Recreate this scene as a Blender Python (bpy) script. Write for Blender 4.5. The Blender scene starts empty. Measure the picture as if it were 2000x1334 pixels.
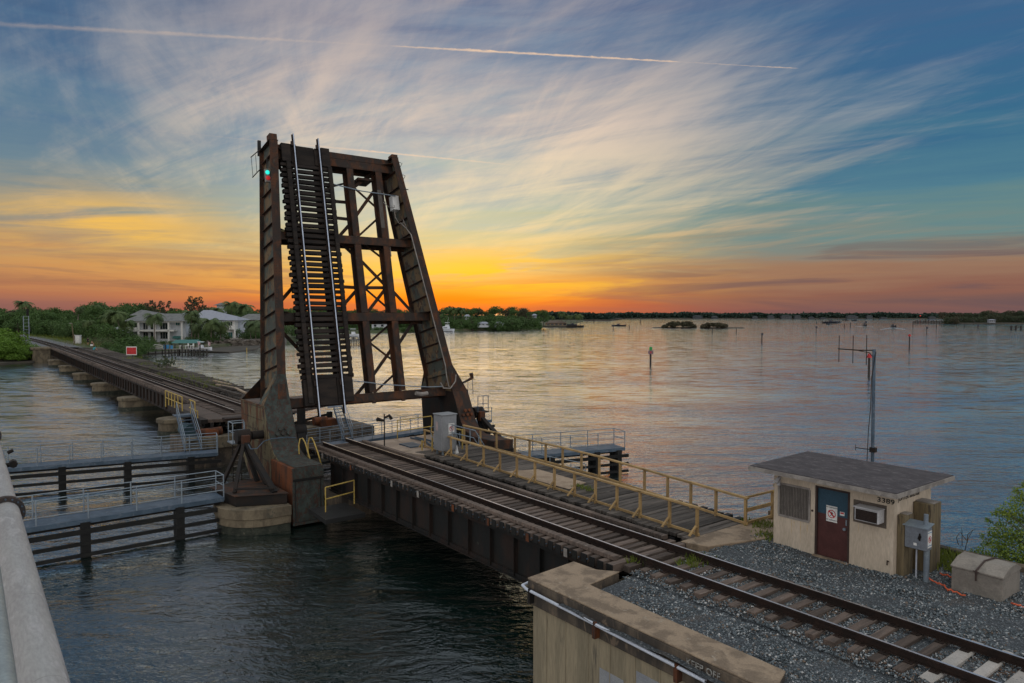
import bpy, bmesh, math, random
import numpy as np
from mathutils import Vector, Matrix
R_ = math.radians
rnd = random.Random(7)
SC = bpy.context.scene
COL = SC.collection
H = 10.2; FPX = 1400.0; HOR = 612.0; XVP = -74.0
PIT = math.atan((667 - HOR) / FPX)
AZ = math.atan((1000 - XVP) / (FPX / math.cos(PIT)))      # the track runs this far left of the view axis
# ------------------------------------------------------------------ camera
cr = Vector((math.sin(AZ), math.cos(AZ), 0)); cf = Vector((-math.cos(AZ), math.sin(AZ), 0))
fw = cf * math.cos(PIT) + Vector((0, 0, -math.sin(PIT))); cu = cf * math.sin(PIT) + Vector((0, 0, math.cos(PIT)))
cam = bpy.data.cameras.new('camera'); camo = bpy.data.objects.new('camera', cam); COL.objects.link(camo)
cam.sensor_width = 36; cam.lens = 36 * FPX / 2000; cam.clip_start = .1; cam.clip_end = 60000
m = Matrix((cr, cu, -fw)).transposed().to_4x4(); m.translation = Vector((0, 0, H)); camo.matrix_world = m
SC.camera = camo
CO = Vector((0, 0, H))
def ray(X, Y): return fw + cr * ((X - 1000) / FPX) - cu * ((Y - 667) / FPX)
def onz(X, Y, z=0): d = ray(X, Y); return CO + d * ((z - H) / d.z)
def ony(X, Y, y): d = ray(X, Y); return CO + d * (y / d.y)
def onx(X, Y, x): d = ray(X, Y); return CO + d * (x / d.x)
def atw(X, w, z=0): p = cf * w + cr * ((X - 1000) / FPX * w); return Vector((p.x, p.y, z))   # plan position at forward distance w
def zat(Y, w): return H - (Y - HOR) * w / FPX
def s2l(c): return tuple(((x / 255) / 12.92 if x / 255 <= .04045 else ((x / 255 + .055) / 1.055) ** 2.4) for x in c)
# ------------------------------------------------------------------ exposure, world, sun
SC.view_settings.view_transform = 'Standard'; SC.view_settings.look = 'None'
SC.view_settings.exposure = 1.12; SC.view_settings.gamma = 1; SC.view_settings.use_curve_mapping = False
world = bpy.data.worlds.new('World'); SC.world = world; world.use_nodes = True
SUN_PX = 860
sun_dir = (ray(SUN_PX, 612)); sun_dir.z = 0; sun_dir.normalize()
SUN_EL = R_(2.0)
class NT:
    def __init__(s, nt): s.nt = nt; s.l = nt.links
    def n(s, t, **k):
        o = s.nt.nodes.new(t)
        for a, b in k.items():
            if a.startswith('i_'):
                key = a[2:]; key = int(key) if key.isdigit() else key
                s.set(o.inputs[key], b)
            else: setattr(o, a, b)
        return o
    def set(s, inp, v):
        if isinstance(v, bpy.types.NodeSocket): s.l.new(v, inp)
        elif isinstance(v, (tuple, list, Vector)) and len(v) == 3 and inp.type == 'RGBA': inp.default_value = (*v, 1)
        else: inp.default_value = v
    def m(s, op, a, b=None, c=None, clamp=False):
        o = s.nt.nodes.new('ShaderNodeMath'); o.operation = op; o.use_clamp = clamp
        s.set(o.inputs[0], a)
        if b is not None: s.set(o.inputs[1], b)
        if c is not None: s.set(o.inputs[2], c)
        return o.outputs[0]
    def dot(s, a, v):
        o = s.nt.nodes.new('ShaderNodeVectorMath'); o.operation = 'DOT_PRODUCT'; s.set(o.inputs[0], a); s.set(o.inputs[1], tuple(v)); return o.outputs['Value']
    def ss(s, x, a, b, lo=0., hi=1.):
        o = s.nt.nodes.new('ShaderNodeMapRange'); o.interpolation_type = 'SMOOTHSTEP'
        s.set(o.inputs[0], x); s.set(o.inputs[1], a); s.set(o.inputs[2], b); s.set(o.inputs[3], lo); s.set(o.inputs[4], hi); return o.outputs[0]
    def lin(s, x, a, b, lo=0., hi=1.):
        o = s.nt.nodes.new('ShaderNodeMapRange'); s.set(o.inputs[0], x); s.set(o.inputs[1], a); s.set(o.inputs[2], b); s.set(o.inputs[3], lo); s.set(o.inputs[4], hi); return o.outputs[0]
    def ramp(s, x, pts, interp='LINEAR'):
        o = s.nt.nodes.new('ShaderNodeValToRGB'); e = o.color_ramp; e.interpolation = interp
        while len(e.elements) < len(pts): e.elements.new(.5)
        for el, (p, c) in zip(e.elements, pts): el.position = p; el.color = (*c, 1) if len(c) == 3 else c
        s.set(o.inputs[0], x); return o.outputs[0]
    def mix(s, f, a, b, blend='MIX'):
        o = s.nt.nodes.new('ShaderNodeMix'); o.data_type = 'RGBA'; o.blend_type = blend
        s.set(o.inputs[0], f); s.set(o.inputs[6], a); s.set(o.inputs[7], b); return o.outputs[2]
    def noise(s, vec, sc, det=4, rough=.5, dist=0., dim='3D'):
        o = s.nt.nodes.new('ShaderNodeTexNoise'); o.noise_dimensions = dim
        if vec is not None: s.set(o.inputs['Vector'], vec)
        s.set(o.inputs['Scale'], sc); o.inputs['Detail'].default_value = det; o.inputs['Roughness'].default_value = rough; o.inputs['Distortion'].default_value = dist
        return o.outputs['Fac']
    def comb(s, x, y, z=0.):
        o = s.nt.nodes.new('ShaderNodeCombineXYZ'); s.set(o.inputs[0], x); s.set(o.inputs[1], y); s.set(o.inputs[2], z); return o.outputs[0]
def build_world():
    w = NT(world.node_tree); nt = world.node_tree
    for x in list(nt.nodes): nt.nodes.remove(x)
    tc = nt.nodes.new('ShaderNodeTexCoord').outputs['Generated']
    nrm = nt.nodes.new('ShaderNodeVectorMath'); nrm.operation = 'NORMALIZE'; nt.links.new(tc, nrm.inputs[0]); d = nrm.outputs[0]
    z = w.dot(d, (0, 0, 1)); r = w.dot(d, cr); f = w.dot(d, cf)
    hz = w.m('SQRT', w.m('SUBTRACT', 1.0001, w.m('MULTIPLY', z, z)))
    az = w.m('ARCTAN2', r, f)                                     # radians, + to the right
    zc = w.m('MAXIMUM', z, 0.0)
    t = w.m('SQRT', zc)
    # streaky bands low in the sky shift the gradient
    band = w.noise(w.comb(w.m('MULTIPLY', az, 2.2), w.m('MULTIPLY', z, 26.), 3.1), 1.0, 5, .55, .6)
    band2 = w.noise(w.comb(w.m('MULTIPLY', az, 5.), w.m('MULTIPLY', z, 90.), 9.1), 1.0, 4, .6, .4)
    tb = w.m('ADD', t, w.m('MULTIPLY', w.m('SUBTRACT', band, .5), .16))
    tb = w.m('ADD', tb, w.m('MULTIPLY', w.m('SUBTRACT', band2, .5), .07))
    c = s2l
    def P(y): return math.sqrt(max(0, math.sin(math.atan((612 - y) / 1400))))
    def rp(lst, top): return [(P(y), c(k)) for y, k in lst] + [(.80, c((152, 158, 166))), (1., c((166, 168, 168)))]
    sun = w.ramp(tb, rp([(612, (172, 84, 66)), (599, (214, 98, 46)), (580, (238, 130, 38)), (552, (240, 168, 66)), (522, (222, 186, 110)), (482, (196, 194, 148)), (420, (174, 190, 174)), (310, (154, 172, 180)), (170, (124, 144, 166)), (0, (90, 112, 146))], 0))
    left = w.ramp(tb, rp([(612, (124, 90, 94)), (598, (150, 100, 90)), (576, (174, 112, 84)), (538, (198, 140, 88)), (500, (172, 142, 108)), (450, (134, 140, 134)), (370, (102, 130, 146)), (250, (78, 114, 144)), (120, (64, 98, 134)), (0, (52, 84, 120))], 0))
    right = w.ramp(tb, rp([(612, (92, 80, 88)), (598, (106, 84, 86)), (572, (134, 92, 82)), (540, (146, 112, 94)), (508, (128, 126, 118)), (455, (98, 132, 134)), (390, (72, 122, 142)), (290, (48, 104, 138)), (150, (52, 98, 138)), (0, (70, 96, 134))], 0))
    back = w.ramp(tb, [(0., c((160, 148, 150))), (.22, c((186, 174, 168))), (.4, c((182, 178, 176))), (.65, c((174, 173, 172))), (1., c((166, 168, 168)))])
    wr = w.ss(az, -.06, .38); wl = w.ss(az, -.14, -.58)
    base = w.mix(wr, sun, right); base = w.mix(wl, base, left)
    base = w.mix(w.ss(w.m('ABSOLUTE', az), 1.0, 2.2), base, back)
    # glow pool at left
    def blob(ax, ay, sx, sy):
        a0 = math.atan((ax - 1000) / 1400); z0 = math.sin(math.atan((612 - ay) / 1400))
        q = w.m('ADD', w.m('POWER', w.m('DIVIDE', w.m('SUBTRACT', az, a0), sx), 2.), w.m('POWER', w.m('DIVIDE', w.m('SUBTRACT', z, z0), sy), 2.))
        return w.m('EXPONENT', w.m('MULTIPLY', q, -1.))
    # cirrus, laid on a flat layer overhead so it fans out in perspective
    k = w.m('ADD', zc, .09)
    sd = ray(120, 612); sd.z = 0; sd.normalize(); sp = Vector((-sd.y, sd.x, 0))
    def layer(rot, su, sv, seed, det=7, rough=.6, dist=.8, off=.09):
        kk = w.m('ADD', zc, off)
        a = Vector((sd.x * math.cos(rot) - sd.y * math.sin(rot), sd.x * math.sin(rot) + sd.y * math.cos(rot), 0)); b = Vector((-a.y, a.x, 0))
        u = w.m('MULTIPLY', w.m('DIVIDE', w.dot(d, a), kk), su); v = w.m('MULTIPLY', w.m('DIVIDE', w.dot(d, b), kk), sv)
        return w.noise(w.comb(u, v, seed), 1., det, rough, dist)
    patch = layer(.2, .22, .34, 12.4, 3, .5, .3)
    st = layer(-.05, .30, 1.7, 3.7); st2 = layer(.42, .5, 2.6, 8.2, 8, .65, 1.2); st3 = layer(-.3, .9, 4.2, 21., 8, .66, 1.0)
    sun_near = w.ss(w.m('ABSOLUTE', w.m('SUBTRACT', az, -.12)), .75, .05)
    cov = w.m('ADD', w.m('MULTIPLY', st, .55), w.m('ADD', w.m('MULTIPLY', st2, .35), w.m('MULTIPLY', st3, .22)))
    cov = w.m('ADD', cov, w.m('MULTIPLY', w.m('SUBTRACT', patch, .5), .55))
    cov = w.m('ADD', cov, w.m('MULTIPLY', w.m('SUBTRACT', sun_near, .5), .20))
    cl = w.ss(cov, .52, .80)
    cl = w.m('MULTIPLY', cl, w.ss(z, .02, .12))
    ccol_n = w.ramp(t, [(0, c((252, 150, 46))), (P(550), c((250, 184, 76))), (P(490), c((240, 206, 136))), (P(400), c((232, 216, 176))), (P(250), c((238, 212, 188))), (P(60), c((178, 168, 168))), (1, c((120, 128, 148)))])
    ccol_f = w.ramp(t, [(0, c((150, 92, 76))), (P(500), c((190, 138, 96))), (P(400), c((176, 166, 150))), (P(250), c((122, 142, 158))), (P(60), c((92, 122, 148))), (1, c((76, 100, 132)))])
    ccol = w.mix(w.m('MULTIPLY', w.ss(w.m('ABSOLUTE', w.m('SUBTRACT', az, -.10)), .12, .55), w.ss(t, .62, .30, .75, 1.)), ccol_n, ccol_f)
    skyc = w.mix(w.m('MULTIPLY', w.m('MULTIPLY', cl, .85), w.ss(t, .8, .66)), base, ccol)
    # golden streaks close to the set sun, and the pool of light at the left
    sk = w.noise(w.comb(w.m('ADD', w.m('MULTIPLY', az, 4.), w.m('MULTIPLY', z, 8.)), w.m('SUBTRACT', w.m('MULTIPLY', z, 46.), w.m('MULTIPLY', az, 3.2)), 5.5), 1., 6, .6, .5)
    g1 = w.m('MULTIPLY', blob(960, 535, .20, .030), w.ss(sk, .44, .56))
    skyc = w.mix(w.m('MULTIPLY', g1, .95), skyc, c((255, 196, 40)))
    g2 = w.m('MULTIPLY', blob(215, 462, .13, .035), w.ss(sk, .36, .62))
    skyc = w.mix(w.m('MULTIPLY', g2, .85), skyc, c((255, 196, 76)))
    g3 = w.m('MULTIPLY', blob(860, 590, .10, .022), .8)
    skyc = w.mix(g3, skyc, c((255, 112, 8)))
    # dusky purple bars on the right
    bar = w.noise(w.comb(w.m('MULTIPLY', az, 3.2), w.m('SUBTRACT', w.m('MULTIPLY', z, 44.), w.m('MULTIPLY', az, 1.0)), 1.7), 1., 5, .55, .5)
    bm_ = w.m('MULTIPLY', w.ss(bar, .50, .64), w.m('MULTIPLY', w.ss(az, .0, .32), w.m('MULTIPLY', w.ss(z, .12, .055), w.ss(z, .0, .012))))
    skyc = w.mix(w.m('MULTIPLY', bm_, .72), skyc, c((98, 80, 88)))
    bar2 = w.noise(w.comb(w.m('MULTIPLY', az, 3.6), w.m('ADD', w.m('MULTIPLY', z, 60.), w.m('MULTIPLY', az, 2.)), 14.), 1., 6, .62, .6)
    b2 = w.m('MULTIPLY', w.ss(bar2, .46, .66), w.m('MULTIPLY', w.ss(z, .13, .04), w.ss(w.m('ABSOLUTE', w.m('SUBTRACT', az, -.03)), .06, .30, .25, .75)))
    skyc = w.mix(b2, skyc, w.ramp(t, [(0, c((120, 84, 84))), (P(560), c((150, 104, 84))), (P(480), c((150, 128, 104))), (P(400), c((136, 140, 134))), (1, c((120, 120, 130)))]))
    # contrails: thin great-circle arcs
    def trail(p0, p1, wd, col, keys):
        v0 = ray(*p0).normalized(); v1 = ray(*p1).normalized(); n_ = v0.cross(v1).normalized()
        g = (v1 - v0).normalized(); alr = w.lin(w.dot(d, g), v0.dot(g), v1.dot(g), 0., 1.)
        wn = w.noise(w.comb(w.m('MULTIPLY', alr, 90.), w.m('MULTIPLY', w.dot(d, n_), 300.), 0.), 1., 4, .65); slow = w.noise(w.comb(w.m('MULTIPLY', alr, 9.), 0., 4.), 1., 3, .6)
        dist = w.m('ABSOLUTE', w.m('ADD', w.dot(d, n_), w.m('MULTIPLY', w.m('SUBTRACT', wn, .5), wd * .9)))
        mk = w.m('POWER', w.ss(w.m('DIVIDE', dist, w.m('MULTIPLY', w.ramp(alr, [(p, (q, q, q)) for p, q, _ in keys]), wd)), 1., .0), 1.2)
        mk = w.m('MULTIPLY', mk, w.ramp(alr, [(p, (q, q, q)) for p, _, q in keys]))
        mk = w.m('MULTIPLY', mk, w.lin(slow, .3, .7, .55, 1.1, )); mk = w.m('MULTIPLY', mk, w.lin(wn, .25, .7, .45, 1.))
        return w.m('MULTIPLY', mk, w.ss(f, 0., .2), clamp=True), col
    for tr in (trail((-200, 36), (1600, 136), .0040, c((255, 216, 176)), [(0., 1., .0), (.08, 1., .20), (.30, .8, .30), (.40, .6, .12), (.485, .3, .03), (.505, .4, .6), (.60, .6, 1.), (.84, .40, 1.), (.852, .22, .15), (.972, .2, .55), (.980, .2, 0.)]),
               trail((200, 245), (1020, 324), .0024, c((255, 214, 176)), [(0., .5, 0.), (.3, .6, .10), (.52, .8, .40), (.62, .8, .8), (.85, .7, .6), (1., .5, 0.)])):
        skyc = w.mix(tr[0], skyc, tr[1])
    # thin horizon haze
    skyc = w.mix(w.m('MULTIPLY', w.ss(z, .022, .0), .4), skyc, w.mix(w.ss(w.m('ABSOLUTE', w.m('SUBTRACT', az, -.1)), .1, .6), c((214, 96, 52)), c((112, 84, 88))))
    lv = w.m('MAXIMUM', w.ss(w.m('ABSOLUTE', az), .9, 1.9), w.ss(t, .66, .85))  # unseen sky overhead and behind made brighter than the visible part, to fill the foreground
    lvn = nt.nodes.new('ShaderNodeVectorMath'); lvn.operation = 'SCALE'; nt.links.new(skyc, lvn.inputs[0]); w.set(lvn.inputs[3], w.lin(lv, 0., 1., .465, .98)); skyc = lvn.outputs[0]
    sky = nt.nodes.new('ShaderNodeTexSky'); sky.sky_type = 'NISHITA'; sky.sun_disc = False
    sky.sun_elevation = SUN_EL; sky.sun_rotation = math.atan2(sun_dir.x, sun_dir.y); sky.altitude = 10; sky.dust_density = 1.5
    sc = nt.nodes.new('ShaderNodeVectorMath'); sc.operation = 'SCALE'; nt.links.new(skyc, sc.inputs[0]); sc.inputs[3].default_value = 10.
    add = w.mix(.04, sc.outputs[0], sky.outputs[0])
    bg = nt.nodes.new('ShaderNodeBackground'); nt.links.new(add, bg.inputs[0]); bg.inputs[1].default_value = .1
    o = nt.nodes.new('ShaderNodeOutputWorld'); nt.links.new(bg.outputs[0], o.inputs[0])
build_world()
sun = bpy.data.lights.new('sun', 'SUN'); sun.energy = .015; sun.angle = R_(16); sun.color = (1., .60, .32)
suno = bpy.data.objects.new('sun', sun); COL.objects.link(suno)
sv = Vector((sun_dir.x * math.cos(R_(4)), sun_dir.y * math.cos(R_(4)), math.sin(R_(4))))
suno.rotation_euler = sv.to_track_quat('Z', 'Y').to_euler()
# ------------------------------------------------------------------ materials
MATS = {}
def mat(name, c1, c2=None, c3=None, scale=3., rough=.8, metal=0., bump=.0, bscale=None, thr=(.42, .6), thr3=(.55, .62), stretch=(1, 1, 1), var=.0, spec=.4, coat=None, dist=.3):
    if name in MATS: return MATS[name]
    mt = bpy.data.materials.new(name); mt.use_nodes = True; nt = mt.node_tree; w = NT(nt)
    b = nt.nodes['Principled BSDF']; tc = nt.nodes.new('ShaderNodeTexCoord'); mp = nt.nodes.new('ShaderNodeMapping')
    nt.links.new(tc.outputs['Object'], mp.inputs[0]); mp.inputs['Scale'].default_value = stretch
    oi = nt.nodes.new('ShaderNodeObjectInfo')
    off = nt.nodes.new('ShaderNodeVectorMath'); off.operation = 'ADD'; nt.links.new(mp.outputs[0], off.inputs[0])
    o2 = w.comb(w.m('MULTIPLY', oi.outputs['Random'], 37.), w.m('MULTIPLY', oi.outputs['Random'], 91.), 0.); nt.links.new(o2, off.inputs[1])
    v = off.outputs[0]
    col = tuple(c1)
    n1 = w.noise(v, scale, 6, .62, dist)
    if c2 is not None: col = w.mix(w.ss(n1, *thr), tuple(c1), tuple(c2))
    if c3 is not None:
        n2 = w.noise(v, scale * 2.3, 6, .65, dist + .3); col = w.mix(w.ss(n2, *thr3), col, tuple(c3))
    fine = w.noise(v, scale * 14, 3, .6); k = w.lin(fine, .25, .75, .82, 1.18)
    if var: k = w.m('MULTIPLY', k, w.lin(oi.outputs['Random'], 0., 1., 1 - var, 1 + var))
    h = nt.nodes.new('ShaderNodeVectorMath'); h.operation = 'SCALE'
    w.set(h.inputs[0], col if not isinstance(col, tuple) else Vector(col)); nt.links.new(k, h.inputs[3])
    nt.links.new(h.outputs[0], b.inputs['Base Color'])
    w.set(b.inputs['Roughness'], w.lin(n1, .2, .8, max(.05, rough - .1), min(1., rough + .1))); b.inputs['Metallic'].default_value = metal
    b.inputs['Specular IOR Level'].default_value = spec
    if bump:
        bn = nt.nodes.new('ShaderNodeBump'); bn.inputs['Strength'].default_value = bump; bn.inputs['Distance'].default_value = .03
        nt.links.new(w.noise(v, bscale or scale * 6, 5, .65), bn.inputs['Height']); nt.links.new(bn.outputs[0], b.inputs['Normal'])
    MATS[name] = mt; return mt
def emit(name, c, s):
    mt = bpy.data.materials.new(name); mt.use_nodes = True; b = mt.node_tree.nodes['Principled BSDF']
    b.inputs['Base Color'].default_value = (*[x * .3 for x in c], 1); b.inputs['Emission Color'].default_value = (*c, 1); b.inputs['Emission Strength'].default_value = s; return mt
M_rust = mat('rusted_steel', (.026, .018, .014), (.095, .036, .015), (.065, .060, .046), 1.5, .78, .1, .3, thr=(.42, .66), thr3=(.60, .72), dist=.6, stretch=(1, 1, .6))
M_web = mat('peeling_girder_plate', (.150, .098, .048), (.062, .072, .060), (.058, .028, .018), 1.5, .75, .1, .3, thr=(.44, .56), thr3=(.55, .60), stretch=(1, 1, .55))
M_teal = mat('peeling_teal_paint', (.044, .058, .052), (.022, .027, .024), (.048, .020, .012), 3.0, .75, .05, .4, thr=(.38, .70), thr3=(.44, .66), dist=.4, stretch=(1, 1, .7))
M_orust = mat('orange_rust', (.14, .042, .012), (.065, .026, .014), (.032, .02, .016), 1.6, .85, .05, .3, stretch=(1, 1, .22), thr=(.42, .6), thr3=(.56, .66))
M_ochre = mat('rust_streaked_ochre', (.13, .108, .058), (.10, .04, .016), (.05, .024, .015), 1.4, .8, .05, .3, stretch=(1, 1, .3), thr=(.44, .54), thr3=(.54, .58))
M_girder = mat('dark_girder_steel', (.005, .0055, .005), (.018, .010, .007), (.065, .067, .055), 1.2, .8, .1, .3, stretch=(1, 1, .45), thr=(.42, .60), thr3=(.66, .74))
M_fgird = mat('brown_girder_steel', (.014, .011, .009), (.032, .018, .012), (.07, .065, .052), .9, .8, .1, .3, stretch=(1, 1, .4), thr3=(.66, .76))
M_dark = mat('blackened_steel', (.008, .0075, .0075), (.018, .012, .009), None, 1.5, .8, .1, .2)
M_creo = mat('creosoted_timber', (.040, .033, .028), (.070, .056, .046), (.11, .095, .08), 2.2, .9, 0, .5, stretch=(1, .25, 1), var=.35, thr3=(.62, .72))
M_tie = mat('weathered_tie_timber', (.125, .092, .074), (.078, .060, .050), (.21, .175, .15), 2.5, .92, 0, .6, stretch=(3.5, .3, 1), var=.42, thr3=(.58, .7))
M_plank = mat('grey_plank_timber', (.095, .080, .068), (.055, .047, .041), (.15, .133, .116), 2.2, .92, 0, .6, stretch=(3.5, .3, 1), var=.45, thr3=(.58, .72))
M_blacktim = mat('black_tarred_timber', (.0045, .0045, .0045), (.009, .009, .008), (.04, .04, .035), 2., .8, 0, .5, var=.4, thr3=(.68, .78))
M_leaftie = mat('brown_leaf_tie_timber', (.024, .017, .013), (.014, .011, .010), (.045, .034, .025), 2., .9, 0, .5, stretch=(1, .3, 2.), var=.3, thr3=(.62, .74))
M_rail = mat('rail_steel', (.040, .025, .020), (.027, .019, .016), None, 4., .6, .5, .15)
M_railtop = mat('polished_railhead', (.78, .74, .72), (.66, .62, .60), None, 4., .34, 1.0)
M_railtopB = mat('worn_blue_railhead', (.42, .47, .56), (.34, .38, .46), None, 4., .30, 1.0)
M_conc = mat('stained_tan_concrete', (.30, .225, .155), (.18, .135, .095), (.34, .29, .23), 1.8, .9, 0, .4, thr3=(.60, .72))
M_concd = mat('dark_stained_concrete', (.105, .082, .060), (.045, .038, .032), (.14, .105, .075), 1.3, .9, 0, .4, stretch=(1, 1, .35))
M_wall = mat('board_formed_concrete', (.27, .225, .15), (.20, .17, .115), (.11, .095, .07), .8, .9, 0, .3, stretch=(2.2, 1, .25), thr3=(.60, .72))
M_patch = mat('grey_paint_patch', (.25, .26, .27), (.22, .23, .25), None, 2., .8)
M_pier = mat('pier_concrete', (.17, .138, .092), (.10, .08, .055), (.08, .07, .05), 1.2, .9, 0, .4, stretch=(1, 1, .5))
M_pierwet = mat('algae_wet_concrete', (.035, .04, .028), (.018, .022, .016), (.11, .10, .075), 3., .75, 0, .8, bscale=9, thr3=(.60, .66))
M_slab = mat('smooth_tan_slab', (.36, .28, .22), (.27, .21, .165), (.20, .15, .115), .8, .55, 0, .15)
M_ply = mat('plywood_sheet', (.34, .255, .18), (.26, .19, .13), None, 1.4, .8)
M_galv = mat('galvanised_steel', (.075, .112, .155), (.055, .085, .12), (.11, .14, .18), 1.5, .5, .35, .08)
M_galvw = mat('pale_galvanised_rail', (.24, .29, .33), (.19, .23, .275), None, 2., .45, .35)
M_box = mat('grey_cabinet_paint', (.25, .26, .275), (.22, .23, .24), None, 1.5, .5, .1)
M_boxb = mat('blue_grey_enclosure', (.19, .215, .25), (.165, .185, .215), None, 1.5, .45, .2)
M_ywood = mat('tan_painted_lumber', (.37, .245, .105), (.29, .19, .085), (.22, .145, .07), 2.5, .8, 0, .2, var=.15, thr3=(.62, .74))
M_ypipe = mat('yellow_painted_pipe', (.44, .31, .075), (.33, .23, .06), (.20, .12, .05), 3., .55, thr3=(.66, .72))
M_house = mat('cream_stucco', (.58, .49, .385), (.50, .42, .325), (.36, .26, .17), .9, .9, 0, .25, stretch=(2, 2, .4), thr3=(.66, .85))
M_roof = mat('weathered_felt_roof', (.040, .034, .037), (.078, .068, .072), (.25, .23, .235), 2.2, .85, 0, .4, thr=(.34, .72), thr3=(.50, .92), stretch=(.8, 1.6, 1), dist=.5)
M_trim = mat('grey_wood_trim', (.29, .265, .24), (.20, .18, .165), None, 3., .85)
M_doorb = mat('dark_blue_door_paint', (.022, .062, .095), (.028, .072, .11), None, 2., .65)
M_doorm = mat('maroon_door_paint', (.080, .026, .024), (.066, .022, .02), None, 2., .7)
M_frame = mat('dark_brown_frame', (.05, .03, .025), (.035, .022, .02), None, 3., .7)
M_mesh = mat('steel_window_mesh', (.115, .10, .088), (.085, .075, .066), None, 9., .7, .3, stretch=(1, 1, .2))
M_ply2 = mat('grey_plywood', (.115, .095, .078), (.085, .07, .058), None, 2., .85)
M_ac = mat('air_conditioner_casing', (.52, .52, .54), (.44, .44, .45), None, 2., .5)
M_black = mat('black_paint', (.012, .012, .012), None, None, 2., .6)
M_white = mat('white_sheet', (.72, .72, .70), (.64, .64, .62), None, 2., .6)
M_red = mat('red_paint', (.55, .03, .03), (.42, .025, .03), None, 2., .6)
M_green = mat('green_paint', (.02, .28, .07), None, None, 2., .6)
M_blue = mat('blue_paint', (.05, .22, .42), None, None, 2., .6)
M_posttim = mat('greenish_timber_post', (.16, .125, .07), (.11, .085, .05), (.07, .055, .04), 2., .85, 0, .3, stretch=(3, 3, .25), var=.2)
M_vault = mat('grey_concrete_vault', (.25, .225, .195), (.19, .172, .15), (.31, .285, .25), 1.6, .85, 0, .15, thr3=(.62, .75))
M_pvc = mat('white_pvc_pipe', (.52, .56, .64), (.46, .49, .56), None, 2., .4)
M_mainp = mat('weathered_metal_main', (.36, .355, .345), (.32, .31, .305), (.40, .39, .385), 2.4, .55, .05, .05, stretch=(.25, 1, 1))
M_smallp = mat('greenish_small_pipe', (.27, .31, .31), (.23, .265, .27), None, 2., .45, .2)
M_flange = mat('dark_flange_steel', (.055, .05, .05), (.085, .06, .05), None, 4., .6, .5)
M_orange = mat('orange_tape', (.65, .13, .05), (.5, .09, .04), None, 5., .6)
M_ctie = mat('concrete_tie', (.40, .37, .34), (.33, .31, .285), None, 2.5, .85, 0, .2, var=.12)
M_trunk = mat('tree_bark', (.085, .065, .05), (.055, .043, .034), None, 3., .9)
M_palmt = mat('palm_trunk_bark', (.19, .155, .125), (.13, .105, .085), None, 4., .9)
M_hwall = mat('pale_blue_house_wall', (.58, .61, .65), (.52, .55, .59), None, .6, .85)
M_hcol = mat('white_house_trim', (.70, .69, .66), (.62, .61, .58), None, .6, .8)
M_hroof = mat('grey_tile_roof', (.16, .165, .16), (.12, .125, .125), None, .8, .85)
M_hroofb = mat('blue_grey_metal_roof', (.27, .29, .34), (.23, .25, .30), None, .8, .6, stretch=(6, 1, 1))
M_brown = mat('brown_house_wall', (.15, .115, .085), (.12, .09, .07), None, .8, .85)
M_glass = mat('dark_window_glass', (.02, .03, .035), None, None, 2., .1, spec=.8)
M_tglass = mat('teal_glazing', (.02, .12, .13), None, None, 2., .15)  # one even teal tint for the glass
M_canvas = mat('teal_canvas_cover', (.05, .16, .15), (.045, .14, .13), None, 2., .8)
M_rock = mat('seawall_rock', (.14, .12, .10), (.09, .078, .065), (.20, .175, .15), 1., .95, 0, .6, bscale=4, var=.3)
M_dockt = mat('dock_timber', (.20, .185, .17), (.14, .13, .12), None, 2., .85, var=.2)
M_pile = mat('dark_dock_pile', (.045, .04, .036), (.03, .027, .025), None, 2., .85)
M_hull = mat('white_hull', (.62, .64, .68), None, None, 2., .4)
M_hulld = mat('dark_hull', (.03, .035, .05), None, None, 2., .4)
def stem(name, c1, c2, c3=None, tr=.25):
    mt = bpy.data.materials.new(name); mt.use_nodes = True; nt = mt.node_tree; w = NT(nt); b = nt.nodes['Principled BSDF']
    g = nt.nodes.new('ShaderNodeNewGeometry'); oi = nt.nodes.new('ShaderNodeObjectInfo'); tc = nt.nodes.new('ShaderNodeTexCoord')
    rn = g.outputs['Random Per Island']
    n1 = w.noise(tc.outputs['Object'], .45, 3, .5)
    f = w.m('ADD', w.m('MULTIPLY', rn, .55), w.m('MULTIPLY', w.ss(n1, .35, .65), .45), clamp=True)
    col = w.mix(f, c1, c2)
    if c3: col = w.mix(w.ss(oi.outputs['Random'], .45, .9, 0., .7), col, c3)
    nt.links.new(col, b.inputs['Base Color']); b.inputs['Roughness'].default_value = .7; b.inputs['Specular IOR Level'].default_value = .25
    t = nt.nodes.new('ShaderNodeBsdfTranslucent'); nt.links.new(col, t.inputs[0]); mx = nt.nodes.new('ShaderNodeMixShader'); mx.inputs[0].default_value = tr
    nt.links.new(b.outputs[0], mx.inputs[1]); nt.links.new(t.outputs[0], mx.inputs[2]); nt.links.new(mx.outputs[0], nt.nodes['Material Output'].inputs[0]); return mt
M_leafA = stem('broadleaf_foliage', (.050, .100, .030), (.110, .185, .052), (.075, .120, .045))
M_leafB = stem('mangrove_foliage', (.075, .15, .018), (.17, .29, .040), (.12, .21, .03))
M_leafP = stem('palm_foliage', (.07, .115, .04), (.14, .19, .07), (.09, .13, .06))
M_leafS = stem('shrub_foliage', (.10, .17, .025), (.30, .37, .06), None, .35)
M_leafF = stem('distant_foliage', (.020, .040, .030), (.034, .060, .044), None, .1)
M_leafD = stem('dark_evergreen_foliage', (.038, .055, .030), (.075, .092, .046), (.09, .07, .045), .15)
M_dry = stem('dry_stems', (.16, .12, .09), (.24, .19, .13), None, .1)
M_grass = stem('grass_blades', (.09, .13, .02), (.19, .22, .04), None, .3)
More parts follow.
